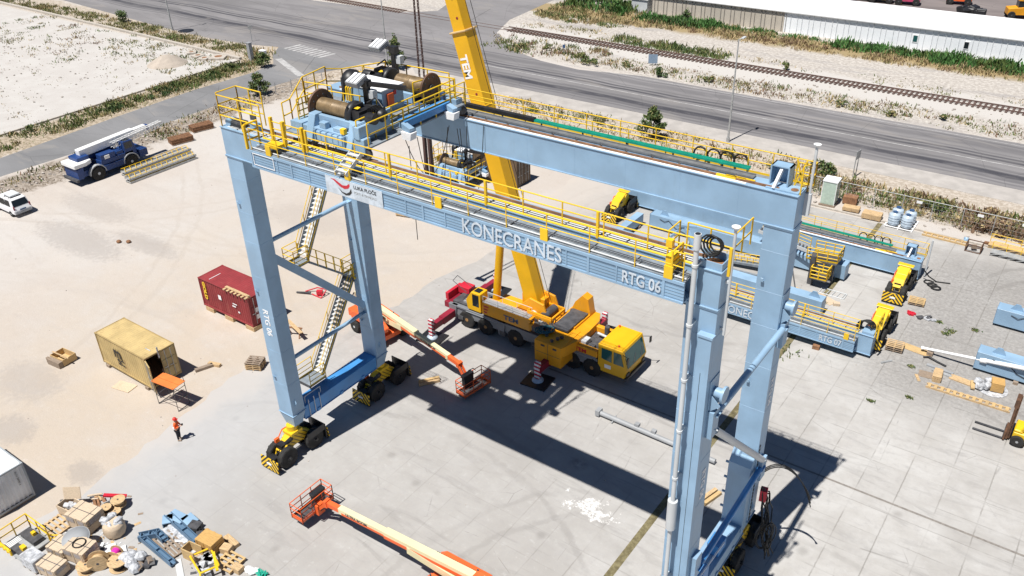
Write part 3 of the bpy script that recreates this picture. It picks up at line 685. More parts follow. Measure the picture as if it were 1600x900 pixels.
for x in (0.12, GL-1.13):
    b = MB(); b.bx(x, x+1.0, 0.97, YB, 2.45, 3.35, 0); b.bx(x-0.05, x+1.05, 0.975, YB-.005, 2.40, 2.45, 0); b.bx(x-0.05, x+1.05, 0.975, YB-.005, 3.35, 3.39, 0)
    for i in range(3): b.bx(x+1.0, x+1.06, 2.0+i*2, 2.25+i*2, 2.38, 2.62, 0)
    b.build('sill_beam', M['dblue'] if x < 5 else M['blue'], gan, bevel=0.02)  # left sill's stronger blue has the sky reflection painted into its colour
def brace(p, q, r, m='blue'):
    b = MB(); p, q = Vector(p), Vector(q); d = (q-p).normalized()
    b.tube(p+d*0.35, q-d*0.35, r, 12, 0); b.beam(p, p+d*0.45, 0.05, r*2.4, 0, up=(1, 0, 0)); b.beam(q-d*0.45, q, 0.05, r*2.4, 0, up=(1, 0, 0))
    b.build('brace', M[m], gan)
xl = 0.62
brace((xl, 0.97, 14.8), (xl, YB, 14.8), 0.13); brace((xl, 0.97, 6.75), (xl, YB, 6.75), 0.13)
b = MB(); b.beam((xl, 0.95, 14.0), (xl, YB, 7.3), 0.30, 0.46); b.build('brace', M['blue'], gan)
xr = GL+0.16
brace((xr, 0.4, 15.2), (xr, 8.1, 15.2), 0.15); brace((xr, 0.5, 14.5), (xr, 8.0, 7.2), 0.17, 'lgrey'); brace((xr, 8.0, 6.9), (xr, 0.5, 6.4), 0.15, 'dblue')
for y in (0.45, YB+0.5):
    for z in (14.2, 6.1): b = MB(); b.bx(GL, GL+0.25, y-0.3, y+0.3, z, z+1.3, 0); b.build('gusset', M['blue'], gan)
# right rear leg: lower housing with a sloped lid
b = MB(); b.prism([(0, 2.9), (-0.55, 2.9), (-0.55, 7.3), (0, 8.0)], (GL-1.2, YB, 0), (0, 1, 0), (0, 0, 1), (1.15, 0, 0), 0)
for i in range(4): b.tube((GL-1.2, YB-0.3, 4.0+i), (GL-1.42, YB-0.3, 4.0+i), 0.07, 8, 0)
b.build('leg_housing', M['blue'], gan, bevel=0.015)
b = MB()
for i in range(22): b.bx(GL+0.001, GL+0.03, YB+0.12, YB+0.22, 3.2+i*0.24, 3.34+i*0.24, 0)
b.build('bolt_row', M['black'], gan)
# right front leg: exhaust pipe with silencer, cable slot
b = MB(); b.tube((26.6, -0.42, 2.5), (26.6, -0.42, 22.7), 0.095, 12, 0); b.tube((26.6, -0.42, 9.2), (26.6, -0.42, 10.8), 0.21, 16, 0, 0.21)
b.tube((26.6, -0.42, 22.7), (26.6, -0.42, 23.3), 0.13, 12, 0); b.tube((26.6, -0.42, 23.29), (26.6, -0.42, 23.31), 0.10, 12, 1)
for z in (6, 12, 14.5, 17, 19.5, 22): b.bx(26.52, 26.68, -0.42, 0.0, z, z+0.08, 0); b.tube((26.6, -0.42, z), (26.6, -0.42, z+0.1), 0.125, 12, 0)
b.build('exhaust_pipe', [M['lgrey'], M['black']], gan)
b = MB(); b.bx(26.92, 27.452, -0.26, -0.001, 3.4, 19.1, 1); b.bx(26.88, 27.49, -0.30, -0.001, 19.1, 19.2, 1); b.bx(27.13, 27.15, -0.266, -0.26, 3.6, 17.5, 0); b.build('cable_duct', [M['black'], M['blue']], gan, bevel=0.015)
# the end of the front girder: open cable box, hose loops, mast
b = MB(); b.bx(26.3, 27.42, 0.05, 0.09, ZT+0.04, ZT+0.32, 0); b.bx(27.38, 27.42, 0.09, 0.92, ZT+0.04, ZT+0.32, 0); b.bx(26.3, 27.38, 0.88, 0.92, ZT+0.04, ZT+0.32, 0); b.tube((26.95, 0.5, ZT+0.04), (26.95, 0.5, ZT+0.09), 0.33, 16, 1)
b.build('cable_box', [M['blue'], M['rust']], gan)
b = MB()
for i in range(4):
    pts = [(26.15+0.12*i, 0.5+0.08*i+0.15*math.cos(a*PI/5), ZT+0.75+(0.62-0.06*i)*math.sin(a*PI/5)) if False else (26.75+0.05*i+(0.4-0.05*i)*math.cos(a*PI/6), 0.45+0.06*i, ZT+0.72+(0.42-0.05*i)*math.sin(a*PI/6)) for a in range(-3, 10)]
    b.path(pts, 0.035, 6, 0)
b.build('hose_loop', M['cable'], gan)
b = MB(); b.tube((27.6, 0.45, 19.0), (27.6, 0.45, 23.4), 0.055, 10, 0); b.tube((27.6, 0.45, 23.4), (27.6, 0.45, 23.48), 0.12, 12, 1, 0.16); b.bx(27.45, 27.6, 0.4, 0.5, 19.2, 19.3, 0); b.bx(27.45, 27.6, 0.4, 0.5, 21.2, 21.3, 0)
b.build('lamp_mast', [M['lgrey'], M['letter']], gan); b = MB()
b.tube((27.6, YB+1.0, 21.0), (27.6, YB+1.0, 23.7), 0.06, 10, 0); b.tube((27.6, YB+1.0, 23.7), (27.6, YB+1.0, 23.78), 0.12, 12, 1, 0.16); b.bx(27.45, 27.7, YB+0.9, YB+1.1, 20.6, 21.6, 0)
b.build('lamp_mast', [M['lgrey'], M['letter']], gan)
b = MB()
b.rail([(25.6, 0.98, ZT), (27.4, 0.98, ZT), (27.4, 2.6, ZT)], 1.1, 0.9, 0.03, (0.55,)); b.rail([(25.3, 0.05, ZT), (25.3, 0.95, ZT)], 1.1, 0.9, 0.03, (0.55,)); b.rail([(25.9, -0.8, ZT-0.3), (25.9, 0.0, ZT-0.3)], 1.1, 0.8, 0.035, (0.3, 0.6, 0.85))
b.box((25.7, -0.35, ZT+0.25), (0.3, 0.5, 0.4)); b.box((25.45, -0.1, ZT+0.7), (0.25, 0.2, 0.3))
b.build('handrail', M['yellow'], gan); b = MB()
b.rail([(26.9, YB+1.1, ZT-0.26), (27.45, YB+1.1, ZT-0.26), (27.45, YB+0.2, ZT)], 1.3, 0.7, 0.03, (0.4, 0.8)); b.beam((26.9, YB+1.0, ZT), (27.3, YB+1.0, ZT+1.2), 0.06, 0.06); b.beam((27.3, YB+1.0, ZT), (26.9, YB+1.0, ZT+1.2), 0.06, 0.06)
b.build('handrail', M['yellow'], gan); b = MB()
# left end of the front girder
b.rail([(0.1, 0.05, ZT+0.04), (0.1, 1.3, ZT+0.04), (2.0, 1.3, ZT+0.04)], 1.75, 1.1, 0.032, (0.6, 1.15)); b.rail([(0.1, 0.05, ZT+0.04), (3.3, 0.05, ZT+0.04)], 1.65, 1.6, 0.032, (0.6, 1.1))
b.build('handrail', M['yellow'], gan); b = MB()
b.rail([(3.0, -0.78, ZT-0.28), (3.0, 0.0, ZT-0.28)], 1.2, 0.7, 0.05, (0.4, 0.8)); b.beam((3.0, -0.78, ZT-0.3), (3.0, -0.78, ZT+0.9), 0.12, 0.12); b.beam((5.0, -0.05, ZT), (5.0, -0.05, ZT+1.25), 0.16, 0.16); b.beam((6.3, -0.05, ZT), (6.3, -0.05, ZT+1.2), 0.16, 0.16)
b.beam((4.1, 0.0, ZT+0.1), (4.1, 0.0, ZT+1.3), 0.14, 0.14); b.box((4.6, -0.4, ZT+0.1), (0.8, 0.5, 0.15))
b.build('handrail', M['yellow'], gan)
b = MB(); b.box((0.8, 0.5, ZT+0.2), (1.1, 0.5, 0.3), 0, 1); b.tube((0.4, 0.2, ZT+0.25), (0.4, 0.6, ZT+0.25), 0.2, 12, 0); b.box((2.2, 0.55, ZT+0.25), (0.5, 0.35, 0.4), 0.2, 0); b.box((1.6, 0.9, ZT+0.55), (0.3, 0.1, 0.3), 0.4, 1); b.build('end_gear', [M['blue'], M['dsteel']], gan)
# stairs on the left side frame
def stair(p, q, w):
    p, q = Vector(p), Vector(q); b = MB()
    for s in (-w/2, w/2): b.beam(p+Vector((s, 0, 0)), q+Vector((s, 0, 0)), 0.05, 0.24, 0)
    L = (q-p).length; n = int(abs(q.z-p.z)/0.24)
    for i in range(1, n): c = p.lerp(q, i/n); b.box(c, (w, 0.24, 0.03), 0, 2)
    o = b.build('stair', [M['grate'], M['yellow'], M['lgrey']], gan)
    h = MB()
    for s in (-w/2, w/2):
        for z in (0.5, 1.0): h.tube(p+Vector((s, 0, z)), q+Vector((s, 0, z)), 0.024, 6)
        h.beam(p+Vector((s*1.06, 0, 0.06)), q+Vector((s*1.06, 0, 0.06)), 0.012, 0.08)
        k = max(2, int(L/1.6))
        for i in range(k+1): c = p.lerp(q, i/k)+Vector((s, 0, 0)); h.tube(c, c+Vector((0, 0, 1.0)), 0.024, 6)
    h.build('handrail', M['yellow'], o)
xs = -0.35
stair((xs, 3.6, 3.6), (xs, 7.4, 9.2), 0.8)
stair((xs, 4.0, 12.1), (xs, 7.6, 18.2), 0.8)
def platform(x0, x1, y0, y1, z, sides, h=1.1):
    b = MB(); b.bx(x0, x1, y0, y1, z-0.08, z, 0); b.bx(x0, x1, y0-.03, y0, z-0.18, z+0.02, 1); b.bx(x0, x1, y1, y1+.03, z-0.18, z+0.02, 1)
    o = b.build('landing', [M['grate'], M['dsteel']], gan); hh = MB()
    C4 = {'w': ((x0, y0), (x0, y1)), 'e': ((x1, y0), (x1, y1)), 's': ((x0, y0), (x1, y0)), 'n': ((x0, y1), (x1, y1))}
    for s in sides:
        (a, c), (d, e) = C4[s]; hh.rail([(a, c, z), (d, e, z)], h, 0.9, 0.026, (0.35, 0.7), toe=0.1)
    hh.build('handrail', M['yellow'], o)
platform(-0.85, 0.35, 2.4, 3.7, 3.75, 'we')
platform(-0.85, 0.25, 7.3, 8.6, 9.2, 'wne')
platform(-0.85, 0.1, 3.0, 4.1, 12.0, 'wse')
b = MB(); P0, P1 = Vector((-0.35, 4.1, 11.9)), Vector((-0.35, 7.3, 9.3))
b.beam(P0, P1, 0.8, 0.12, 0); ob = b.build('walkway', M['grate'], gan)
h = MB()
for s in (-0.42, 0.42):
    for z in (0.5, 1.05): h.tube(P0+Vector((s, 0, z)), P1+Vector((s, 0, z)), 0.026, 6)
    for i in range(6): c = P0.lerp(P1, i/5)+Vector((s, 0, 0)); h.tube(c, c+Vector((0, 0, 1.05)), 0.026, 6)
h.build('handrail', M['yellow'], ob)
b = MB(); b.path([(0.95, 1.3, 3.4), (0.95, 1.3, 3.9), (0.95, 2.6, 3.9), (0.95, 2.6, 3.4)], 0.03, 6)
for i in range(3): b.path([(1.15, 1.4+i*.45, 2.4), (1.15, 1.4+i*.45, 3.7)], 0.03, 6)
b.build('ladder', M['lgrey'], gan)
b = MB()
for i in range(9):
    dx = random.uniform(-0.2, 0.3)
    pts = [(GL+0.35+dx*0.5, YB+0.55+0.05*i, 5.5-0.1*i)]
    for t_ in range(1, 9): pts.append((GL+0.4+dx+0.08*t_+random.uniform(-.1, .1), YB+0.5+0.06*i+random.uniform(-.15, .25), 5.5-0.58*t_+random.uniform(-.1, .1)))
    b.path(pts, 0.035, 5)
b.build('cable_bundle', M['cable'], gan); b = MB()
for i in range(7):
    c = Vector((GL+0.9+random.uniform(-.2, .3), YB+0.6+random.uniform(-.3, .4), 2.2+random.uniform(-.5, .5))); r_ = random.uniform(.5, .9); a0 = random.uniform(0, 3)
    b.path([c+Vector((r_*0.5*math.cos(a)*math.cos(a0), r_*0.5*math.cos(a)*math.sin(a0), r_*math.sin(a))) for a in [j*PI/7 for j in range(15)]], 0.03, 5)
b.build('cable_bundle', M['cable'], gan); b = MB()
for i in range(3):
    P = [Vector(p) for p in ((GL+0.05, YB+0.9, 5.9+0.12*i), (GL+0.9, YB+1.3, 7.4+.1*i), (GL+2.0, YB+1.5+.1*i, 6.2), (GL+2.5, YB+1.7+.15*i, 4.9-0.4*i))]
    b.path([P[0]*(1-t)**3+P[1]*3*t*(1-t)**2+P[2]*3*t*t*(1-t)+P[3]*t**3 for t in [j/14 for j in range(15)]], 0.028, 6)
b.build('cable_bundle', M['cable'], gan)
b = MB(); b.box((GL+0.4, YB+0.7, 4.9), (0.35, 0.4, 0.7), 0.2); b.build('cable_reel_box', M['red'], gan)
b = MB(); b.bx(GL-0.9, GL-0.1, 2.2, 2.9, 3.4, 4.3, 0); b.bx(GL-0.85, GL-0.2, 4.3, 5.2, 3.4, 4.1, 0); b.beam((GL-0.1, 1.2, 4.6), (GL-0.1, 4.6, 4.3), 0.08, 0.08, 1); b.build('power_box', [M['dblue'], M['letter']], gan, bevel=0.02)
b = MB(); b.box((27.0, -0.2, 5.2), (0.5, 0.25, 0.6)); b.build('switch_box', M['lgrey'], gan)
# ------------------------------------------------------------------ hoist trolley (origin: under its -x/-y corner on the rails, spans y 0..8.4)
def make_trolley(name, label, loc, group):
    T = thing(name, label, 'hoist trolley', loc, 0, group)
    f = MB()
    f.bx(0.7, 4.7, 0.55, 1.0, 0.25, 0.95, 0); f.bx(0.7, 4.7, 7.2, 7.7, 0.25, 0.9, 0)
    f.bx(0.8, 1.35, 1.0, 7.2, 0.3, 0.8, 0); f.bx(3.75, 4.2, 1.0, 7.2, 0.3, 0.8, 0); f.bx(2.6, 3.2, 1.0, 7.2, 0.2, 0.55, 0)
    f.prism([(0, 0.3), (0.9, 0.3), (0.9, 1.5), (0.45, 1.5)], (1.0, 0.3, 0), (0, 1, 0), (0, 0, 1), (0.45, 0, 0), 0)
    f.prism([(0, 0.3), (0.9, 0.3), (0.9, 1.5), (0.45, 1.5)], (3.7, 0.3, 0), (0, 1, 0), (0, 0, 1), (0.35, 0, 0), 0)
    f.bx(1.45, 3.7, 0.95, 1.15, 0.95, 1.45, 0); f.bx(1.3, 3.9, 1.15, 1.6, 0.75, 0.95, 0); f.bx(1.7, 3.4, 0.42, 0.55, 0.4, 0.85, 0)
    f.bx(0.9, 3.0, 5.8, 6.0, 0.8, 1.3, 0); f.bx(4.2, 4.5, 0.5, 2.6, 0.9, 1.5, 0); f.prism([(0.5, 0.95), (2.4, 0.95), (1.9, 1.55), (0.5, 1.55)], (4.1, 0, 0), (0, 1, 0), (0, 0, 1), (0.12, 0, 0), 0); f.bx(0.95, 1.3, 2.3, 3.2, 0.8, 1.4, 0)
    for i in range(6): f.bx(1.6+i*0.38, 1.66+i*0.38, 0.38, 0.56, 0.3, 0.92, 0)
    f.bx(1.8, 2.2, 0.6, 0.9, 0.95, 1.25, 0); f.bx(2.7, 3.3, 0.6, 0.9, 0.95, 1.15, 0)
    f.build('frame', M['blue'], T, bevel=0.02)
    p = MB(); p.bx(-0.4, 0.9, 0.3, 2.6, 0.42, 0.5, 0); p.bx(-0.1, 0.7, 0.5, 1.4, 0.5, 1.0, 1); p.bx(0.0, 0.65, 1.6, 2.5, 0.5, 0.95, 1)
    p.bx(-0.2, 1.2, 2.7, 7.4, 0.72, 0.8, 0); p.bx(-1.45, 0.3, 2.7, 4.3, 0.87, 0.95, 0); p.bx(1.2, 4.0, 3.1, 5.2, 0.9, 0.98, 0); p.bx(4.25, 4.95, 0.6, 7.6, 0.55, 0.62, 0)
    p.build('deck', [M['grate'], M['blue']], T)
    # two rope drums, each with flange, gearbox and motor
    for (y, x0, fl, z) in ((1.65, 0.85, -1, 1.58), (6.3, 1.6, 1, 1.62)):
        d = MB(); d.lathe([(0.41, 0.0), (0.41, 0.9), (0.425, 0.92), (0.425, 0.98), (0.41, 1.0), (0.41, 2.0)], (x0+0.15, y, z), (1, 0, 0), 22, 0)
        for i in range(26): d.lathe([(0.412, 0), (0.422, 0.02), (0.412, 0.04)], (x0+0.2+i*0.072, y, z), (1, 0, 0), 22, 0)
        xf = x0 if fl < 0 else x0+2.2
        do = d.build('rope_drum', M['drum'], T)
        g = MB(); g.lathe([(0.78, 0.0), (0.80, 0.02), (0.80, 0.10), (0.78, 0.12)] if fl < 0 else [(0.74, 0), (0.76, 0.02), (0.76, 0.10), (0.74, 0.12)], (xf, y, z), (1, 0, 0), 30, 0)
        for i in range(10): a = 2*PI*i/10; g.tube((xf-0.03, y+0.55*math.cos(a), z+0.55*math.sin(a)), (xf+0.15, y+0.55*math.cos(a), z+0.55*math.sin(a)), 0.05, 8, 1)
        g.tube((xf-0.08, y, z), (xf+0.2, y, z), 0.2, 14, 1)
        g.build('flange', [M['flange'], M['dsteel']], do)
        gx = x0+2.2 if fl < 0 else x0-0.3
        k = MB(); s = -fl
        k.lathe([(0.55, 0), (0.62, 0.06), (0.62, 0.26), (0.5, 0.34)], (gx, y, z), (s, 0, 0), 20, 0)
        k.box((gx+s*0.55, y+0.15, z-0.1), (0.55, 1.1, 0.8)); k.lathe([(0.26, 0), (0.30, 0.05), (0.30, 0.75), (0.22, 0.85)], (gx+s*0.75, y+0.45, z+0.02), (s, 0, 0), 14, 0); k.box((gx+s*1.05, y-0.1, z-0.2), (0.55, 0.55, 0.7)); k.lathe([(0.24, 0), (0.26, 0.05), (0.26, 0.5)], (gx+s*1.2, y-0.25, z+0.1), (s, 0, 0), 12, 0)
        for j in range(5): k.box((gx+s*(0.85+0.13*j), y+0.45, z+0.02), (0.03, 0.66, 0.66))
        k.box((gx+s*0.3, y+0.05, z+0.45), (0.3, 0.5, 0.16)); k.tube((gx+s*0.2, y-0.5, z-0.1), (gx+s*0.2, y-0.5, z+0.5), 0.06, 8, 0)
        k.tube((gx+s*0.7, y+0.8, z-0.2), (gx+s*0.7, y+0.8, z+0.25), 0.2, 12, 0); k.box((gx+s*0.6, y-0.2, z-0.75), (0.9, 1.0, 0.6))
        k.path([(gx+s*0.6, y+0.4, z+0.5), (gx+s*1.0, y+0.6, z+0.75), (gx+s*1.5, y+0.5, z+0.4)], 0.04, 6, 0)
        k.quad((gx+s*0.42, y-0.3, z+0.40), (gx+s*0.66, y-0.3, z+0.40), (gx+s*0.66, y-0.3+0.2, z+0.44), (gx+s*0.42, y-0.3+.2, z+0.44), 1)
        k.build('gearbox', [M['black'], M['yellow']], T)
        w = MB(); w.bx(x0+0.4, x0+2.6, y+0.5, y+0.7, z-1.0, z-0.35); w.bx(x0+0.2, x0+2.8, y-0.8, y+0.9, z-1.02, z-0.85); w.build('drum_cradle', M['navyblue'], T)
    # electric cabinet
    e = MB(); e.bx(1.0, 3.3, 3.4, 4.9, 0.98, 2.15, 0); e.bx(0.95, 3.35, 3.35, 4.95, 2.15, 2.2, 1)
    for i in range(1, 3): e.bx(1.0+i*0.77, 1.02+i*0.77, 3.39, 3.4, 1.05, 2.1, 2)
    e.bx(2.2, 3.9, 3.0, 3.4, 0.98, 1.5, 0)
    eo = e.build('cabinet', [M['blue'], M['letter'], M['dsteel']], T, bevel=0.015)
    e = MB(); e.bx(3.3, 3.42, 3.7, 4.1, 1.35, 1.95, 0); e.bx(3.3, 3.36, 4.2, 4.35, 1.8, 2.0, 1); e.bx(3.3, 3.36, 3.5, 3.62, 1.1, 1.3, 1); e.build('switch', [M['orange'], M['red']], eo)
    e = MB(); e.bx(-0.1, 0.7, 5.2, 5.9, 0.8, 1.35, 0); e.build('junction_box', M['blue'], T, bevel=0.01)
    # brake disc stand: the dark ringed unit behind the first drum
    e = MB(); e.lathe([(0.55, 0), (0.6, 0.1), (0.6, 0.35), (0.5, 0.5)], (0.3, 4.2, 2.0), (1, 0, 0), 18, 0); e.lathe([(0.34, 0), (0.36, 0.5)], (0.9, 4.2, 2.0), (1, 0, 0), 14, 0); e.box((0.6, 4.2, 1.2), (0.4, 0.5, 1.0))
    e.path([(0.4, 3.7, 2.3), (0.6, 3.5, 1.6), (0.5, 3.4, 0.9)], 0.09, 8, 0); e.build('brake_unit', M['black'], T)
    e = MB()
    for i in range(3): e.path([(1.0+0.15*i, 3.3, 0.98), (1.0+0.15*i, 3.3, 2.0), (1.15+0.15*i, 3.5, 2.25), (1.3+0.15*i, 3.8, 2.05), (1.3+0.15*i, 3.8, 1.0)], 0.045, 6)
    e.build('guard_hoop', M['yellow'], T)
    # floodlights on dark arms
    for (y, x, arm, hz) in ((2.75, 3.0, 1.9, 2.7), (6.9, 1.0, -2.2, 3.0)):
        m_ = MB(); m_.beam((x, y, 0.9), (x, y, hz), 0.26, 0.26, 0); m_.beam((x+0.1, y, hz), (x+arm, y+abs(arm)*0.35, hz-0.1), 0.16, 0.2, 0); m_.box((x, y, hz), (0.4, 0.34, 0.34)); m_.box((x+0.25, y+0.1, hz-0.5), (0.35, 0.3, 0.4), 0, 1)
        mo = m_.build('light_arm', [M['black'], M['lgrey']], T)
        L = MB(); cx = x-0.3 if arm > 0 else x-0.75
        L.box((cx, y-0.3, hz+0.16), (0.75, 0.75, 0.24), 0, 0, ('X', 0.35))
        for i in range(3): L.box((cx-0.25+i*0.25, y-0.33, hz+0.29), (0.16, 0.7, 0.06), 0, 1, ('X', 0.35))
        L.build('floodlight', [M['grey'], M['letter']], mo)
    # wheels and end beams with bumpers
    w = MB()
    for x in (1.2, 4.7):
        for y in (0.72, 7.65): w.tube((x, y-0.08, 0.25), (x, y+0.08, 0.25), 0.25, 16)
    w.build('rail_wheels', M['dsteel'], T)
    e = MB(); e.bx(4.75, 5.05, 2.9, 6.2, 0.8, 1.15, 0); e.bx(4.65, 5.15, 2.9, 6.2, 1.15, 1.19, 0); e.build('end_beam', M['dblue'], T, bevel=0.01)
    for y in (2.9, 6.1):
        e = MB(); e.beam((4.9, y, 1.05), (5.6, y-0.1, 0.85), 0.3, 0.26, 0); e.prism([(-0.32, 0), (0.32, 0), (0.24, -0.36), (-0.24, -0.36)], (5.4, y-0.1-0.2, 0.78), (1, 0, 0), (0, 0, 1), (0, 0.42, 0), 1); e.build('sway_lamp', [M['blue'], M['letter']], T)
    # yellow handrails
    h = MB()
    h.rail([(-1.45, 4.3, 1.05), (-1.4, 2.7, 0.95), (-0.45, 0.95, 0.5), (-0.35, 0.35, 0.5)], 1.35, 1.0, 0.032, (0.7,)); h.rail([(-1.45, 4.3, 1.05), (-1.3, 5.3, 0.8), (-0.2, 7.4, 0.8), (1.2, 7.5, 0.8), (4.0, 7.6, 0.8)], 1.25, 1.2, 0.032, (0.6,)); h.rail([(-1.4, 2.75, 0.95), (0.3, 3.0, 0.95)], 1.1, 0.9, 0.03, (0.55,)); h.rail([(0.2, 2.2, 0.5), (0.2, 0.8, 0.5)], 1.5, 0.4, 0.03, (0.3, 0.6, 0.9, 1.2))
    h.rail([(3.6, 5.3, 0.98), (3.6, 7.2, 0.8), (4.6, 7.3, 0.8)], 1.15, 0.9, 0.035, (0.4, 0.75)); h.rail([(0.1, 2.9, 0.8), (3.4, 2.9, 0.98)], 1.0, 1.2, 0.03, (0.5,))
    h.rail([(4.28, 0.6, 0.62), (4.28, 7.6, 0.62)], 1.15, 1.2, 0.032, (0.6,)); h.rail([(4.95, 0.6, 0.62), (4.95, 3.0, 0.62)], 1.15, 1.2, 0.03, (0.6,)); h.rail([(4.97, 3.0, 0.62), (4.97, 7.6, 0.62)], 1.15, 1.1, 0.032, (0.6,))
    h.box((3.4, 0.6, 1.1), (0.25, 0.2, 0.25)); h.beam((0.5, 2.4, 0.5), (0.5, 2.4, 1.9), 0.25, 0.1)
    h.build('handrail', M['yellow'], T)
    e = MB(); e.box((-0.37, 2.2, 1.35), (0.03, 0.5, 0.55)); e.build('notice_plate', M['yellow'], T)
    # short stair down to the walkway on the far side, small platform in front
    e = MB()
    for i in range(4): e.bx(4.3, 4.95, -0.2-0.26*i, 0.02-0.26*i, 0.45-0.16*i, 0.48-0.16*i)
    e.beam((4.3, 0.1, 0.5), (4.3, -1.0, -0.15), 0.04, 0.2); e.beam((4.95, 0.1, 0.5), (4.95, -1.0, -0.15), 0.04, 0.2); e.build('step_ladder', M['lgrey'], T)
    return T
M['navyblue'] = paint('dark_navy_paint', (0.04, 0.09, 0.20), 0.45)  # dark navy for drum cradles, lettering, plates and lids
TZ = ZT+0.15
tr1 = make_trolley('hoist_trolley', 'twin drum hoist trolley with yellow rails riding on top of the tall gantry crane', (5.05, 0.0, TZ), 'hoist trolleys')
copy_thing(tr1, (-19.9, 37.2, 0.35), 0.0, 'twin drum hoist trolley parked on the sandy ground beside the dark container', 'hoist trolleys')
# thin slack cables hanging under the trolley
b = MB()
def slack(p, q, sag, n=12): return [Vector(p).lerp(Vector(q), i/n)-Vector((0, 0, sag*4*(i/n)*(1-i/n))) for i in range(n+1)]
b.path(slack((10.2, 2.8, TZ+.3), (10.9, 5.2, TZ+0.4), 2.2), 0.02, 5); b.path(slack((10.4, 3.4, TZ+.3), (10.8, 5.2, TZ+0.3), 3.6), 0.02, 5); b.path([(10.3, 2.9, TZ), (10.3, 2.9, TZ-5.0)], 0.02, 5)
b.path(slack((10.8, 5.9, TZ), (11.3, 7.4, TZ-0.2), 4.0), 0.02, 5); b.path([(10.9, 6.0, TZ), (10.9, 6.3, TZ-4.5), (11.0, 6.4, TZ)], 0.02, 5)
b.build('hanging_cable', M['cable'], tr1).location = (-5.05, 0, -TZ)
# ------------------------------------------------------------------ the second crane lying in pieces on the yard
t = thing('front_crane_girder', 'light blue crane girder with yellow railings and lettering lying on the concrete, marked 07', 'crane girder', (0, 30.35, 0), 0, 'crane girders on the ground')
front_girder(t, 0.0, 0.32, 'KONECRANES', 'RTG 07', False)
b = MB(); b.bx(26.6, 27.4, 0.05, 0.9, 1.83, 2.05, 0); b.build('cable_box', M['blue'], t)
b = MB()
for i in range(4): b.path([(26.6+0.08*i+0.5*math.cos(a*PI/6), 0.4+0.1*i, 2.2+0.5*math.sin(a*PI/6)) for a in range(0, 12)], 0.05, 6)
b.build('hose_loop', M['cable'], t)
b = MB(); b.rail([(27.5, 0.1, 1.8), (27.5, 1.8, 1.8)], 1.2, 0.6, 0.035, (0.4, 0.8)); b.beam((27.3, 1.2, 1.8), (28.6, 4.6, 4.0), 0.05, 0.05) if False else None; b.build('handrail', M['yellow'], t)
t = thing('rear_crane_girder', 'light blue crane girder with green cable tray lying farthest back on the concrete', 'crane girder', (0, 43.3, 0), 0, 'crane girders on the ground')
rear_girder(t, 0.0, 0.32)
b = MB(); b.tube((27.75, 1.2, 0.1), (27.75, 1.2, 3.4), 0.07, 8); b.build('lamp_mast', M['lgrey'], t)
def lying_leg(label, x0, x1, y, h=1.25, w=1.0, extras=True, z=0.22):
    t = thing('crane_leg', label, 'crane leg', ((x0+x1)/2, y, 0), 0, 'crane legs lying on timbers')
    L = (x1-x0)/2; b = MB(); b.bx(-L, L, -w/2, w/2, z, z+h); b.bx(-L-.02, -L, -w/2-.05, w/2+.05, z-.03, z+h+.05); b.bx(L, L+.02, -w/2-.05, w/2+.05, z-.03, z+h+.05)
    b.build('leg_box', M['blue'], t, bevel=0.015)
    if extras:
        for xx in (-L+0.8, L-1.2): b = MB(); b.prism([(0, 0), (0.9, 0), (0.6, 0.5), (0.3, 0.5)], (xx, -0.1, z+h), (1, 0, 0), (0, 0, 1), (0, 0.06, 0), 0); b.build('bracket', M['blue'], t)
        b = MB(); b.path([(-L+1, -w/2-.03, z+h*.8), (-L+1.5, -w/2-.06, z+h*.7), (-L+1.9, -w/2-.03, z+h*.85), (-L+2.6, -w/2-.04, z+h*.4), (-L+4, -w/2-.04, z+.15)], .022, 5); b.build('loose_cable', M['cable'], t)
    for xx in (-L*0.7, L*0.7):
        b = MB(); b.bx(xx-.15, xx+.15, -w/2-.25, w/2+.25, 0, z-.03); b.build('timber_block', M['oldwood'], t)
    return t
lying_leg('long light blue crane leg lying on timbers in front of the rear girder', 4.6, 22.5, 40.55)
lying_leg('light blue crane leg lying on timbers just behind the railed girder marked 07', 1.0, 22.7, 34.2, 1.2, 1.0)
lying_leg('light blue crane leg at the right edge, the farther of the two there', 33.8, 52.0, 40.3, 1.3, 1.1)
tl = lying_leg('light blue crane leg at the right edge with a white pipe across it', 33.8, 52.0, 33.5, 1.35, 1.1)
b = MB()
b.prism([(0, 0), (1.6, 0), (0.95, 0.8), (0.65, 0.8)], (-6.2, 0.3, 1.57), (1, 0, 0), (0, 0, 1), (0, 0.05, 0)); b.build('bracket', M['blue'], tl)
t = thing('cross_beam', 'light blue cross beam lying between the crane legs behind the standing gantry', 'crane beam', (3.4, 38.2, 0), 0)
b = MB(); b.bx(-0.35, 0.35, -2.2, 2.2, 0.25, 1.15); b.build('beam_box', M['blue'], t, bevel=0.015)
b = MB(); b.bx(-.5, .5, -1.5, -1.2, 0, .25); b.bx(-.5, .5, 1.2, 1.5, 0, .25); b.build('timber_block', M['oldwood'], t)
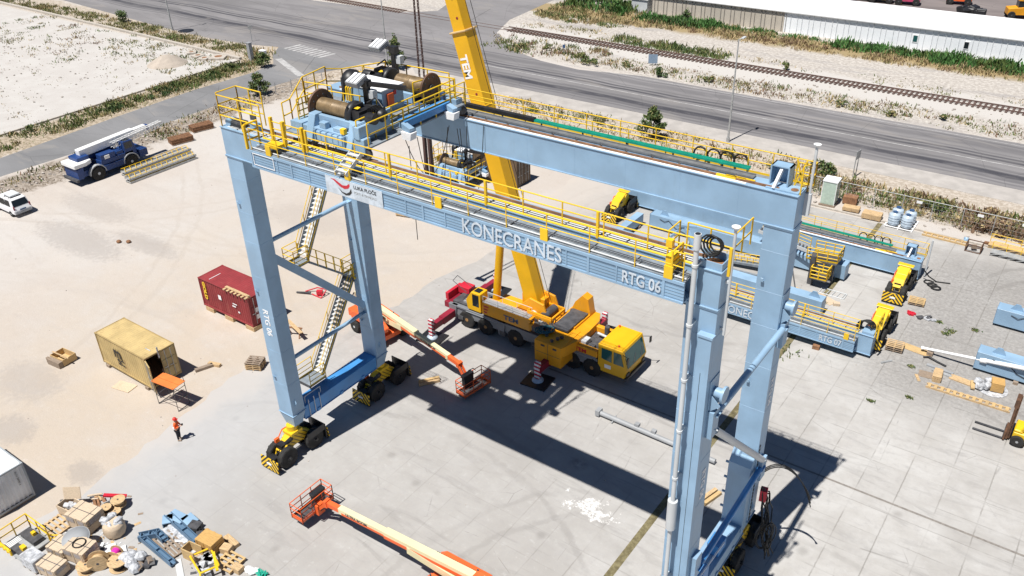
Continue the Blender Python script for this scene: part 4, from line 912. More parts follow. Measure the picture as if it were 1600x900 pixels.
# bracing frame and stair parts on top of the lying leg
t = thing('stair_section', 'grey crane stair section with yellow railings lying across the lying legs', 'stair section', (19.4, 39.9, 0), 0)
b = MB()
b.beam((-4.5, 0.9, 2.6), (0.2, 0.2, 2.3), 0.06, 0.3, 0); b.beam((-4.5, 0.1, 2.6), (0.2, -0.6, 2.3), 0.06, 0.3, 0)
for i in range(15): f_ = i/14; b.box((-4.4+4.5*f_, 0.45-0.68*f_, 2.55-0.3*f_), (0.12, 0.75, 0.2), 0.15, 1)
b.build('stair', [M['lgrey'], M['dsteel']], t)
h = MB()
h.rail([(-4.4, 0.9, 2.6), (0.0, 0.2, 2.3)], 0.9, 1.0, 0.03, (0.3, 0.6)); h.rail([(0.2, -1.2, 2.0), (2.6, -0.8, 2.0), (2.6, 0.6, 2.0), (0.4, 0.4, 2.0)], 1.0, 0.8, 0.04, (0.35, 0.7), toe=.12)
h.rail([(1.0, -2.2, 0.9), (2.3, -2.1, 0.9), (2.3, -1.0, 0.9), (1.0, -1.1, 0.9), (1.0, -2.2, 0.9)], 1.0, 0.7, 0.045, (0.35, 0.7), toe=.1)
h.build('handrail', M['yellow'], t)
b = MB(); b.bx(0.3, 2.6, -1.1, 0.5, 1.9, 1.98); b.bx(1.0, 2.3, -2.2, -1.0, 0.82, 0.9); b.beam((0.9, -1.6, 0), (0.9, -1.6, 2.6), 0.25, 0.4); b.beam((2.4, -0.8, 0), (2.4, -0.8, 2.0), 0.12, 0.12); b.build('landing', M['dsteel'], t)
b = MB(); b.path([(-1.2, -0.8, 1.6), (0.4, -3.4, 0.05)], 0.05, 6); b.build('prop', M['dsteel'], t)
t = thing('folded_walkway', 'folded yellow and grey walkway section lying left of the grey stair section', 'walkway section', (14.6, 37.6, 0), 0)
h = MB()
for s in (0.3, 0.9): h.rail([(-2.5, -0.6+s, 0.4), (2.4, 0.2+s, 0.6)], 0.6, 0.5, 0.035, (0.3,))
h.build('handrail', M['yellow'], t); b = MB(); b.beam((-2.6, -0.1, 0.4), (2.5, 0.7, 0.6), 0.8, 0.2)
b.beam((-2.6, -1.1, 0.2), (2.4, -0.9, 0.3), 0.2, 0.2); b.build('walkway', M['grate'], t)
t = thing('support_trestle', 'light blue triangular steel trestle standing behind the right end of the railing', 'trestle', (9.0, 38.0, 0), 0)
b = MB(); b.beam((-2.0, -1.2, 0), (0, 0, 2.4), 0.18, 0.18); b.beam((1.8, -0.6, 0), (0, 0, 2.4), 0.35, 0.3); b.beam((0, 1.6, 0), (0, 0, 2.4), 0.18, 0.18); b.beam((-0.6, -0.3, 2.4), (1.0, 0.3, 2.4), 0.4, 0.2); b.build('trestle_frame', M['blue'], t)
# loose bogies
bg = thing('wheel_bogie', 'loose yellow wheel bogie with striped bumper left of the lying girders', 'wheel bogie', (0.9, 41.0, 0), 0, 'loose wheel bogies')
make_bogie(bg, False, 0.0)
b = MB()
b.prism([(-1.35, 1.15), (-0.9, 1.75), (0.3, 2.25), (0.8, 2.15), (1.0, 1.5), (0.6, 1.2)], (-0.42, 0, 0), (0, 1, 0), (0, 0, 1), (0.84, 0, 0)); b.box((0, 0.6, 2.3), (1.2, 0.5, 0.06), 0, 0); b.tube((-.5, .3, 1.9), (.5, .3, 1.9), .22, 12, 0); b.build('pivot_housing', M['yellow'], bg, bevel=0.03)
copy_thing(bg, (26.7, 40.75, 0), 0, 'loose yellow wheel bogie with striped bumper in front of the rear girder end', 'loose wheel bogies')
copy_thing(bg, (27.1, 33.6, 0), 0, 'loose yellow wheel bogie behind the end of the girder marked 07', 'loose wheel bogies')
# pipes on the ground
t = thing('steel_pipe', 'slim grey steel pipe with brackets lying on the concrete inside the standing gantry', 'pipe', (18.5, 14.1, 0), 0)
b = MB(); b.tube((-3.8, 0, 0.25), (4.5, -0.1, 0.25), 0.17, 12); b.build('pipe_body', M['grey'], t)
b = MB(); b.box((-3.85, 0, 0.3), (0.3, 0.5, 0.4)); b.box((-1.0, 0.05, 0.5), (0.3, 0.3, 0.2)); b.box((0.2, 0.05, 0.5), (0.3, 0.3, 0.2)); b.tube((-2.7, -.3, 0.05), (-2.7, .3, 0.3), 0.05); b.build('bracket', M['grey'], t)
t = thing('white_pipe', 'long white pipe propped in front of the lower blue leg at the right edge', 'pipe', (34, 33.2, 0), 0)
b = MB(); b.tube((-3.6, 0.1, 0.35), (0.3, -0.2, 1.0), 0.10, 12); b.tube((0.2, -0.2, 1.0), (5.5, -0.55, 1.85), 0.15, 12); b.tube((0.1, -.19, 0.96), (0.5, -.23, 1.04), 0.2, 12); b.tube((-3.75, .1, .33), (-3.6, .1, .35), .13, 10); b.build('pipe_body', M['letter'], t)
b = MB(); b.bx(-3.3, -2.9, -.2, .3, 0, .3); b.bx(3.2, 3.5, -.9, -.3, 0, 1.35); b.build('timber_block', M['oldwood'], t)
b = MB(); b.path([(30.6, 32.6, .06), (30.9, 32.75, .12), (31.6, 32.5, .06), (32.2, 32.3, .06)], 0.08, 8); tag(b.build('bent_pipe', M['black']), 'short black bent pipe lying below the long white pipe', 'pipe')
# ------------------------------------------------------------------ containers
def corrugated(b, p0, u, L, z0, z1, n, out, m=0, depth=0.035):
    """corrugated skin as one strip of trapezoid ribs"""
    u = Vector(u); out = Vector(out); pts = []
    for i in range(n):
        a = L*i/n; s = L/n
        for t_, d in ((0, 0), (0.3, 0), (0.5, -depth), (0.8, -depth)): pts.append(Vector(p0)+u*(a+t_*s)+out*d)
    pts.append(Vector(p0)+u*L)
    k = len(pts); b.add([(p.x, p.y, z0) for p in pts]+[(p.x, p.y, z1) for p in pts], [(i, i+1, k+i+1, k+i) for i in range(k-1)], m)
def container(name, label, x1, y0, z0, mat, matf, doors, group='shipping containers', L=6.058, W=2.438, H=2.591, ribs=22, floor=None):
    """+x end at x1, near side at y0; origin on the ground at centre"""
    t = thing(name, label, 'container', (x1-L/2, y0+W/2, 0), 0, group)
    a, c = L/2, W/2; b = MB()
    f = 0.10
    for x in (-a, a-f):
        for y in (-c, c-f): b.bx(x, x+f, y, y+f, z0, z0+H, 0)
    for y in (-c, c-f): b.bx(-a+f, a-f, y+.005, y+f-.005, z0, z0+0.15, 0); b.bx(-a+f, a-f, y+.005, y+f-.005, z0+H-0.08, z0+H-.002, 0)
    for x in (-a, a-f): b.bx(x+.005, x+f-.005, -c+f, c-f, z0+H-0.12, z0+H-.002, 0); b.bx(x+.005, x+f-.005, -c+f, c-f, z0, z0+0.15, 0)
    for x in (-a-.006, a-.172):
        for y in (-c-.006, c-.156):
            for z in (z0-.004, z0+H-.114): b.bx(x, x+.178, y, y+.162, z, z+.118, 0)
    b.bx(-a+f, a-f, -c+f, c-f, z0+0.1, z0+0.16, 1)
    b.build('corner_frame', [matf, M['oldwood']], t, bevel=0.01)
    s = MB(); corrugated(s, (-a+f, -c+.045, 0), (1, 0, 0), L-2*f, z0+.15, z0+H-.08, ribs, (0, -1, 0)); corrugated(s, (-a+f, c-.045, 0), (1, 0, 0), L-2*f, z0+.15, z0+H-.08, ribs, (0, 1, 0))
    corrugated(s, (-a+.045, -c+f, 0), (0, 1, 0), W-2*f, z0+.15, z0+H-.12, 8, (-1, 0, 0))
    if not doors: corrugated(s, (a-.045, -c+f, 0), (0, 1, 0), W-2*f, z0+.15, z0+H-.12, 8, (1, 0, 0), 0, 0.05)
    s.build('side_wall', mat, t)
    r = MB(); k = MB(); pts = []
    n = 24
    for i in range(n):
        q = (L-2*f)/n
        for t_, d in ((0, 0), (0.35, 0), (0.5, -0.02), (0.85, -0.02)): pts.append((-a+f+(i+t_)*q, z0+H-.02+d))
    pts.append((a-f, z0+H-.02)); kk = len(pts)
    r.add([(x, -c+.06, z) for x, z in pts]+[(x, c-.06, z) for x, z in pts], [(i, i+1, kk+i+1, kk+i) for i in range(kk-1)], 0)
    r.build('roof', mat, t)
    def door(name_, hinge, ang, sgn):
        d = MB(); w = W/2-f-.01
        d.bx(0, 0.05, 0 if sgn > 0 else -w, w if sgn > 0 else 0, z0+.17, z0+H-.13, 0)
        for j in range(3): d.bx(0.05, 0.075, sgn*0.08 if sgn > 0 else -w+.08, w-.08 if sgn > 0 else -.08, z0+.35+j*.75, z0+.95+j*.75, 0)
        for j in (0.3, 0.7): d.tube((0.1, sgn*w*j, z0+.18), (0.1, sgn*w*j, z0+H-.14), 0.022, 8, 1); d.box((0.1, sgn*w*j-0.12, z0+1.1), (0.03, 0.3, 0.05), 0, 1)
        o = d.build(name_, [mat, M['steel']], t); o.location = hinge; o.rotation_euler = (0, 0, ang); return o
    if doors:
        door('door', (a-.06, -c+f+.005, 0), doors[0], 1); door('door', (a-.06, c-f-.005, 0), doors[1], -1)
    return t
def cpaint(name, c, rustc=(0.16, 0.06, 0.03), amt=0.5):
    k = NT(name); a = k.noise(0.8, 4); st = k.noise(2.5, 6, 0.7, k.scaled((1, 1, 0.25))); f = k.noise(7, 5, 0.7)
    col = k.mix(k.ramp(a, 0.3, 0.7), tuple(v*0.85 for v in c), tuple(min(1, v*1.12) for v in c))
    col = k.mix(k.math('MULTIPLY', k.ramp(st, 0.56, 0.72), amt), col, rustc); col = k.mix(k.math('MULTIPLY', k.ramp(f, 0.60, 0.72), amt), col, rustc)
    return k.out(col, 0.65, 0, f, 0.15)
cy_ = cpaint('container_ochre', (0.50, 0.375, 0.17)); cyf = cpaint('container_ochre_frame', (0.36, 0.26, 0.11), amt=0.9)
t = container('shipping_container', 'rusty ochre yellow container with one door open beside the orange topped trestle', -12.6, -1.2, 0.24, cy_, cyf, (-1.9, -0.02))
for xx in (-2.4, 2.4): b = MB(); b.bx(xx-.2, xx+.2, -1.3, 1.3, 0, .23); b.build('timber_block', M['oldwood'], t)
lo = M['cable']
text_part('m', 'lettering', 1.35, lo, t, (-1.0, -1.225, 1.55), (1, 0, 0), (0, 0, 1), 0.01, 0.03, 0.85); text_part('SC', 'lettering', 0.72, lo, t, (-0.75, -1.225, 0.95), (1, 0, 0), (0, 0, 1), 0.01, 0.02)
b = MB(); b.bx(1.9, 2.5, -0.35, -0.3, 2.8, 2.84); b.box((3.0, -0.1, 2.75), (0.04, 0.12, 0.9), 0.3); tag(b.build('tape_strip', M['film'], t))
cr_ = cpaint('container_red', (0.25, 0.030, 0.034), (0.36, 0.13, 0.10), 0.5)
t = container('shipping_container', 'dark red container with timber laid on its roof edge behind the left gantry leg', -12.7, 7.9, 0.38, cr_, cr_, (-0.0, 0.0))
for xx in (-2.3, 0.1, 2.6): b = MB(); b.bx(xx-.5, xx+.5, -1.25, 1.35, 0, .37); b.build('timber_block', M['wood'], t)
text_part('GOLD', 'lettering', 0.46, M['yellow'], t, (-2.55, -1.225, 2.75), (0, 0, -1), (1, 0, 0), 0.01, 0.03, 1.25)
b = MB(); b.bx(-0.75, -0.4, -1.226, -1.218, 1.7, 2.1); b.bx(0.9, 1.3, -1.226, -1.218, 1.6, 1.72); b.bx(1.0, 1.5, -1.226, -1.218, 1.85, 1.95); b.bx(1.5, 1.7, -1.226, -1.218, 1.2, 1.35); b.bx(3.035, 3.045, -0.7, -0.4, 1.5, 1.9); b.bx(3.035, 3.045, -0.7, -0.4, 0.9, 1.3); b.build('label_plate', M['letter'], t)
b = MB(); b.bx(-2.0, -1.95, -.9, .2, 2.96, 2.975); b.build('roof_mark', M['letter'], t)
t = thing('timber_rack', 'long pale timber batten with short cross pieces laid on the red container roof', 'timber', (-14.1, 7.95, 2.98), 0)
b = MB(); b.box((0, 0.15, 0.12), (2.7, 0.22, 0.08))
for i in range(7): b.box((-1.25+i*0.42, 0.05, 0.04), (0.2, 0.5, 0.07))
b.build('batten', M['wood'], t)
cw = cpaint('container_white', (0.66, 0.67, 0.68), (0.3, 0.27, 0.24), 0.15); cg = cpaint('container_grey', (0.34, 0.37, 0.39), (0.2, 0.18, 0.15), 0.2)
t = container('shipping_container', 'white roofed container with grey ribbed end standing at the left edge', -9.6, -13.9, 0.12, cw, cg, None)
b = MB(); b.bx(-3.0, 3.0, -1.2, 1.2, 0, .11); b.build('timber_block', M['oldwood'], t)
text_part('RLTU 204781 6', 'lettering', 0.16, lo, t, (3.04, 0.62, 2.4), (0, 0, -1), (0, 1, 0), 0.006)
b = MB()
for i in range(8): b.bx(3.035, 3.04, -1.1+i*.28, -.95+i*.28, 0.30, 0.36)
b.build('vent_slots', M['black'], t)
cb = cpaint('container_brown', (0.13, 0.085, 0.05), (0.30, 0.22, 0.13), 0.6)
container('shipping_container', 'dark brown container behind the yellow boom beside the parked trolley', -10.9, 40.6, 0.1, cb, cb, (0.0, 0.0), H=3.0)
# ------------------------------------------------------------------ yellow mobile crane (origin on the ground, carrier along x, driver's cab at +x)
M['cgrey'] = paint('carrier_grey_paint', (0.19, 0.20, 0.215), 0.5, 0.12, 0.4)
mc = thing('mobile_crane', 'big yellow mobile crane with raised telescopic boom behind the standing gantry', 'mobile crane', (7.0, 19.0, 0))
b = MB()
b.bx(-7.9, 5.4, -1.42, 1.42, 0.85, 1.55, 1); b.bx(-7.6, 5.3, -1.5, -1.15, 1.55, 1.72, 1); b.bx(-7.6, 5.3, 1.15, 1.5, 1.55, 1.72, 1)
for x0, x1 in ((-7.9, -7.1), (-3.25, -2.5), (1.75, 2.35)): b.prism([(x0, 1.72), (x1, 1.72), (x1-0.15, 0.55), (x0+0.12, 0.55)], (0, -1.53, 0), (1, 0, 0), (0, 0, 1), (0, 0.3, 0), 1); b.prism([(x0, 1.72), (x1, 1.72), (x1-0.15, 0.55), (x0+0.12, 0.55)], (0, 1.23, 0), (1, 0, 0), (0, 0, 1), (0, 0.3, 0), 1)
b.bx(2.3, 5.4, -1.48, -1.12, 1.72, 2.25, 0); b.bx(2.3, 5.4, 1.12, 1.48, 1.72, 2.35, 0); b.bx(2.3, 5.4, -1.1, 1.1, 1.6, 1.95, 2)
b.bx(2.5, 3.5, -1.3, -0.6, 1.95, 2.3, 2); b.bx(3.5, 4.2, -1.0, -0.3, 1.95, 2.35, 3); b.bx(2.9, 3.7, 0.3, 1.0, 1.95, 2.4, 3); b.tube((4.9, 0.75, 1.95), (4.9, 0.75, 2.9), 0.19, 12, 2); b.tube((4.3, 0.5, 2.3), (5.2, 0.4, 2.3), 0.1, 8, 3)
b.bx(-7.8, -3.3, -1.1, 1.1, 1.55, 1.8, 2)
b.build('carrier', [M['amber'], M['cgrey'], M['dsteel'], M['lgrey']], mc, bevel=0.02)
text_part('TEM', 'lettering', 0.42, M['red'], mc, (3.6, -1.495, 1.80), (1, 0, 0), (0, 0, 1), 0.012, 0.012, 1.2)
for x in (-6.2, -4.4, -1.6, 3.3, 5.0):
    for s in (-1, 1): make_wheel('wheel', mc, (x, 1.24*s, 0.72), 0.72, 0.5, (0, 1, 0), M['rimbrown'], 22)
c = MB(); c.prism([(5.45, 0.75), (7.55, 0.75), (7.75, 1.5), (7.35, 2.95), (5.45, 2.95)], (0, -1.42, 0), (1, 0, 0), (0, 0, 1), (0, 2.84, 0), 0); c.bx(5.5, 7.25, -1.3, 1.3, 2.95, 3.0, 0)
cab = c.build('driver_cab', M['amber2'], mc, bevel=0.05)
c = MB(); c.prism([(-1.25, 0.1), (1.25, 0.1), (1.2, 1.2), (-1.2, 1.2)], (7.74, 0, 1.55), (0, 1, 0), Vector((-0.4, 0, 1.45)), (0.02, 0, 0.006), 0) if False else None
dv = Vector((-0.4, 0, 1.45)).normalized(); c.prism([(-1.25, 0.08), (1.25, 0.08), (1.2, 1.32), (-1.2, 1.32)], (7.755, 0, 1.5), (0, 1, 0), dv, (0.02, 0, 0.005), 0)
for s in (-1, 1): c.prism([(6.7, 1.75), (7.5, 1.75), (7.25, 2.7), (6.7, 2.7)], (0, 1.435*s-.01, 0), (1, 0, 0), (0, 0, 1), (0, 0.02, 0), 0); c.prism([(5.75, 1.85), (6.55, 1.75), (6.55, 2.7), (5.75, 2.7)], (0, 1.435*s-.01, 0), (1, 0, 0), (0, 0, 1), (0, 0.02, 0), 0)
c.build('windscreen', M['teal'], cab)
c = MB()
for s in (-0.5, 0.5): c.path([(7.77, s, 1.6), (7.6, s+0.5, 2.2)], 0.015, 5)
c.box((7.68, -1.1, 1.05), (0.1, 0.35, 0.2)); c.box((7.68, 1.1, 1.05), (0.1, 0.35, 0.2)); c.bx(7.5, 7.72, -1.4, 1.4, 0.55, 0.75); c.build('front_bumper', M['dsteel'], cab)
c = MB(); c.tube((6.9, -1.1, 2.95), (6.9, -1.1, 3.15), 0.07, 8); c.tube((5.7, 1.1, 2.95), (5.7, 1.1, 3.15), 0.07, 8); c.build('beacon', M['orange'], cab)
c = MB(); c.bx(6.0, 6.5, -1.445, -1.43, 1.15, 1.45); c.build('door_plate', M['letter'], cab)
# upper works face -x
u = MB()
u.bx(-4.6, -0.2, -1.5, -0.75, 1.86, 2.85, 0); u.bx(-4.6, -0.4, -1.45, -0.8, 2.85, 2.9, 1); u.bx(-4.4, 1.6, -0.7, 1.25, 1.86, 2.3, 0); u.bx(-2.2, -0.2, 0.35, 1.2, 2.3, 3.6, 0)
for s in (-0.55, 0.95): u.prism([(-2.6, 2.3), (0.8, 2.3), (0.3, 3.8), (-0.9, 4.0)], (0, s, 0), (1, 0, 0), (0, 0, 1), (0, 0.16, 0), 0)
u.bx(-4.9, -2.4, -0.6, -0.3, 2.3, 2.6, 0)
u.build('superstructure', [M['amber'], M['grey']], mc, bevel=0.02)
text_part('TEM', 'lettering', 0.55, M['navyblue'], mc, (-2.6, -1.515, 2.12), (1, 0, 0), (0, 0, 1), 0.012, 0.014, 1.3)
c = MB(); c.prism([(-6.0, 1.85), (-4.75, 1.85), (-4.75, 3.45), (-5.6, 3.45), (-6.15, 2.6)], (0, -1.5, 0), (1, 0, 0), (0, 0, 1), (0, 0.95, 0), 0)
oc = c.build('crane_cab', M['amber2'], mc, bevel=0.03)
c = MB(); c.prism([(-5.5, 2.3), (-4.9, 2.3), (-4.9, 3.3), (-5.5, 3.3)], (0, -1.515, 0), (1, 0, 0), (0, 0, 1), (0, 0.02, 0), 0); d2 = Vector((0.55, 0, 0.85)).normalized(); c.prism([(-1.42, 0.05), (-0.62, 0.05), (-0.62, 0.95), (-1.42, 0.95)], (-6.17, 0, 2.62), (0, 1, 0), d2, (-0.015, 0, 0.01), 0); c.bx(-5.5, -4.95, -1.3, -0.75, 3.45, 3.47, 0); c.bx(-6.10, -6.06, -1.4, -.65, 1.95, 2.5, 0)
c.build('cab_glass', M['glass'], oc)
c = MB(); c.path([(-6.1, -1.4, 3.2), (-7.3, -1.5, 3.9), (-7.5, -0.7, 3.9), (-6.1, -0.7, 3.3)], 0.025, 6); c.build('cab_guard', M['dsteel'], oc)
c = MB(); c.prism([(-3.4, -3.6), (2.3, -3.6), (2.3, -3.2), (2.3, 2.4), (0.4, 2.4)], (0, 0, 0), (1, 0, 0), (0, 1, 0), (0, 0, 0), 0) if False else None
c.bx(1.2, 3.4, -3.0, -0.4, 0.9, 2.6, 0); c.bx(1.2, 2.9, -0.4, 2.5, 1.7, 2.7, 0); c.prism([(1.3, -2.9), (3.4, -2.9), (3.75, -1.6), (3.85, 0), (3.75, 1.6), (3.3, 2.5), (1.3, 2.5)], (0, 0, 1.75), (1, 0, 0), (0, 1, 0), (0, 0, 0.8), 0); c.prism([(1.3, 2.7), (2.9, 2.7), (2.7, 3.9), (2.2, 4.1), (1.6, 3.4)], (0, 1.7, 0), (1, 0, 0), (0, 0, 1), (0, 0.7, 0), 0); c.bx(1.5, 2.8, -1.2, 1.6, 2.7, 2.85, 1)
c.bx(1.18, 1.2, -2.6, -.6, 1.1, 1.15, 1)
c.bx(1.3, 3.3, -3.012, -3.0, 1.70, 1.73, 1); c.bx(2.3, 2.33, -3.012, -3.0, .95, 2.55, 1); c.box((1.9, -3.03, 2.35), (.3, .06, .12), 0, 1); c.box((2.9, -3.03, 2.35), (.3, .06, .12), 0, 1); c.tube((2.4, -2.6, 2.6), (2.4, -2.6, 2.75), .12, 10, 1); c.tube((1.7, -2.2, 2.6), (1.7, -2.2, 2.75), .12, 10, 1); c.bx(3.4, 3.41, -2.8, -.6, 1.68, 1.71, 1)
c.build('counterweight', [M['amber'], M['dsteel']], mc, bevel=0.05)
c = MB(); c.bx(-0.9, 1.2, -0.9, -0.75, 2.5, 3.0, 0); c.bx(-0.9, 1.2, 0.85, 1.0, 2.5, 3.0, 0); c.beam((-0.9, -0.8, 3.05), (1.2, -0.8, 3.05), 0.14, 0.14, 0); c.beam((-0.9, 0.9, 3.05), (1.2, 0.9, 3.05), 0.14, 0.14, 0); c.beam((-0.9, -0.8, 3.05), (-0.9, 0.9, 3.05), 0.14, 0.14, 0); c.beam((1.2, -0.8, 3.05), (1.2, 0.9, 3.05), 0.14, 0.14, 0)
c.tube((-0.5, -0.7, 2.8), (-0.5, 0.8, 2.8), 0.3, 14, 1); c.tube((0.4, -0.7, 2.9), (0.4, 0.8, 2.9), 0.33, 14, 2); c.box((0.6, -1.5, 2.5), (0.9, 0.7, 0.4), 0.1, 2); c.box((-0.1, -1.3, 2.3), (0.5, 0.5, 0.5), 0.2, 0)
c.build('hoist_winch', [M['amber'], M['lgrey'], M['dsteel']], mc)
c = MB()
for i in range(6): c.path([(1.0+0.1*i+0.45*math.cos(a), -1.9+0.1*(i % 3)+0.4*math.sin(a), 2.68+0.03*i) for a in [j*PI/6 for j in range(13)]], 0.05, 5)
c.build('rope_coil', paint('teal_rope', (0.02, 0.10, 0.13), 0.8), mc)
# small gear on the upper works and the carrier deck
random.seed(41)
c = MB()
for i in range(26): c.box((random.uniform(-0.4, 1.3), random.uniform(-1.4, -0.65), 2.35+random.uniform(0, .35)), (random.uniform(.1, .35), random.uniform(.08, .3), random.uniform(.1, .35)), random.uniform(0, 1.5), random.choice((0, 0, 1, 2)))
for i in range(14): p = Vector((random.uniform(-.5, 1.2), random.uniform(-1.3, -.4), 2.4)); c.path([p, p+Vector((random.uniform(-.3, .3), random.uniform(-.2, .3), .45)), p+Vector((random.uniform(-.6, .6), random.uniform(-.2, .5), .1))], .03, 5, 0)
for i in range(8): p = Vector((-2.2+.3*i, -.5, 2.35)); c.path([p, p+Vector((.1, .5, .35)), p+Vector((.5, .9, .1))], .035, 5, 0)
for i in range(9): c.box((1.4+random.uniform(0, 1.4), random.uniform(-2.6, 2.0), 2.72), (random.uniform(.15, .4), random.uniform(.15, .5), random.uniform(.08, .25)), random.uniform(0, .4), random.choice((0, 1)))
c.build('hydraulic_gear', [M['dsteel'], M['amber'], M['lgrey']], mc)
c = MB(); c.rail([(-4.5, -1.47, 2.9), (-0.5, -1.47, 2.9)], .55, 1.3, .018, ()); c.rail([(-4.5, -.82, 2.9), (-0.5, -.82, 2.9)], .55, 1.3, .018, ()); c.build('handrail', M['lgrey'], mc)
c = MB()
for i in range(5): c.bx(2.5+i*.56, 2.52+i*.56, -1.1, 1.1, 1.95, 1.962, 0)
for i in range(3): c.bx(-6.9+i*1.1, -6.3+i*1.1, -.9, -.3, 1.8, 1.95, 1); c.bx(-6.9+i*1.1, -6.5+i*1.1, .1, .8, 1.8, 2.0, 0)
c.box((2.7, -1.2, 2.4), (.25, .2, .3), 0, 2); c.box((4.6, -.9, 2.05), (.5, .4, .25), 0, 0); c.box((3.0, -.2, 2.02), (.5, .5, .15), 0, 1)
c.build('deck_gear', [M['dsteel'], M['grey'], M['red']], mc)
c = MB()
for i, z in enumerate((2.05, 2.3, 2.55)): c.bx(-4.45, -4.15+.08*i, -1.512, -1.502, z, z+.12)
c.build('warning_mark', M['red'], mc)
c = MB()
for s in (-1, 1): c.path([(7.4, 1.4*s, 2.7), (7.85, 1.6*s, 2.75)], .025, 5); c.box((7.9, 1.62*s, 2.5), (.08, .22, .45))
c.build('wing_mirror', M['black'], mc)
c = MB()
for x in (-7.0, -3.0, -.1, 1.9): c.bx(x, x+.5, -1.56, -1.5, .62, .95, 0)
for x in (-5.3, -3.6, 4.15): c.bx(x-.9, x+.9, -1.53, -1.0, 1.52, 1.56, 1)
c.build('mudguard', [M['dsteel'], M['grey']], mc)
F0, F1 = Vector((-1.0, 0.5, 3.0)), Vector((-11.0, 0.5, 37.5)); ub = Vector((0, 1, 0)); dB = (F1-F0).normalized(); nrm = dB.cross(ub)
c = MB(); m1 = F0.lerp(F1, 0.56)
for p, q, w, h in ((F0, m1, 1.10, 1.2), (m1-dB*0.3, F1, 0.9, 1.0)): c.beam(p, q, w, h, 0, up=nrm); 
c.beam(m1-dB*0.06, m1+dB*0.06, 1.35, 1.4, 1, up=nrm); m2 = F0.lerp(F1, 0.30)
c.beam(F0.lerp(F1, 0.42)-dB*.03, F0.lerp(F1, 0.42)+dB*.03, 1.15, 1.26, 0, up=nrm)
bo = c.build('boom', [M['amber2'], M['ply']], mc, bevel=0.1)
for f_ in (0.50, 0.475, 0.90, 0.66, 0.645, 0.335):
    pass
c = MB()
for f_ in (0.40, 0.415, 0.445, 0.495, 0.505, 0.585, 0.62, 0.64): p = F0.lerp(F1, f_); c.tube(p+Vector((0.15, -0.565 if f_ < .56 else -.465, 0)), p+Vector((0.15, -0.54 if f_ < .56 else -.44, 0)), 0.09, 10)
c.build('boom_pins', M['dred'], bo)
sx = -1*nrm if nrm.x < 0 else nrm
text_part('TEM', 'lettering', 0.86, M['letter'], bo, tuple(F0.lerp(F1, 0.515)+Vector((-0.42, -0.562, 0))), -dB, sx, 0.012, 0.03, 1.0)
c = MB(); c.tube((-4.6, 0.3, 2.2), (-3.95, 0.4, 8.6), 0.30, 16, 0); c.tube((-3.95, 0.4, 8.6), (-3.55, 0.5, 12.2), 0.17, 14, 1); c.tube((-3.97, 0.4, 8.5), (-3.93, 0.4, 8.8), 0.34, 14, 0); c.build('lift_cylinder', [M['amber2'], M['lgrey']], mc)
c = MB(); c.path([tuple(F0+Vector((1.0, -0.2, 0.5))), tuple(F1+Vector((0.9, -0.2, 0.2)))], 0.02, 5); c.path([tuple(F0+Vector((1.0, 0.3, 0.5))), tuple(F1+Vector((0.9, 0.3, 0.2)))], 0.02, 5)
c.build('hoist_rope', M['cable'], mc)
hx = -10.6
c = MB(); c.beam(F1, F1+Vector((0.7, 0, -0.3)), 1.2, 1.3, 0); c.tube(F1+Vector((0.6, -0.5, -0.4)), F1+Vector((0.6, 0.5, -0.4)), 0.4, 14, 1)
c.build('boom_head', [M['amber2'], M['dsteel']], mc)
c = MB()
for s in (-0.3, 0.3): c.tube((hx, 0.5+s, 37), (hx, 0.5+s, 27.2), 0.025, 6)
c.build('hoist_rope', M['cable'], mc)
c = MB(); c.bx(hx-.25, hx+.25, 0.1, 0.9, 26.2, 27.4); c.tube((hx, 0.5, 25.2), (hx, 0.5, 26.2), 0.18, 10); c.lathe([(0.1, 0), (0.32, 0.25), (0.32, 0.5), (0.1, 0.8)], (hx, .5, 24.6), (0, 0, 1), 12); c.build('hook_block', M['red'], mc)
c = MB(); random.seed(5)
for s in (-1, 1):
    top = Vector((hx+0.16*s, 0.5, 24.6)); bot = Vector((hx+0.30*s, 0.5, 10.6)); n = 60
    for i in range(n):
        p = top.lerp(bot, i/n); q = top.lerp(bot, (i+0.92)/n); o_ = Vector((0.05, 0, 0)) if i % 2 else Vector((0, 0.05, 0)); c.beam(p-o_, q-o_, 0.05, 0.05); c.beam(p+o_, q+o_, 0.05, 0.05)
c.box((hx, 0.5, 10.3), (1.0, 0.25, 0.5)); c.beam((hx-.26, .5, 10.5), (hx-.24, .5, 15.2), .26, .2); c.beam((hx+.26, .5, 10.5), (hx+.24, .5, 14.6), .3, .2); c.build('lifting_chain', paint('chain_brown', (0.07, 0.035, 0.03), 0.6), mc)
def outrigger(x, s, far, pad):
    c = MB(); y1 = s*(1.5+far); c.beam((x, s*1.3, 1.0), (x, y1, 1.0), 0.42, 0.5, 0); c.beam((x, s*1.3, 1.0), (x, s*(1.5+far*0.55), 1.0), 0.5, 0.6, 0)
    c.beam((x, y1, 0.35), (x, y1, 1.7), 0.34, 0.34, 1); c.tube((x, y1, 0.15), (x, y1, 0.5), 0.12, 10, 2); c.lathe([(0.42, 0), (0.42, 0.08), (0.2, 0.2)], (x, y1, 0.1), (0, 0, 1), 16, 2); c.box((x, y1, 0.055), (1.9, 1.7, 0.1), 0.1, 3)
    c.build('outrigger', [M['dred'], M['redstripe'], M['ibc'], M['black']], mc)
M['redstripe'] = stripes('red_white_stripes', (0.5, 0.02, 0.05), (0.8, 0.8, 0.8), 3.0, (0, 1, 1))
outrigger(-7.5, -1, 2.6, 1); outrigger(2.2, -1, 2.6, 1); outrigger(-7.5, 1, 2.6, 1); outrigger(2.9, 1, 2.4, 1)
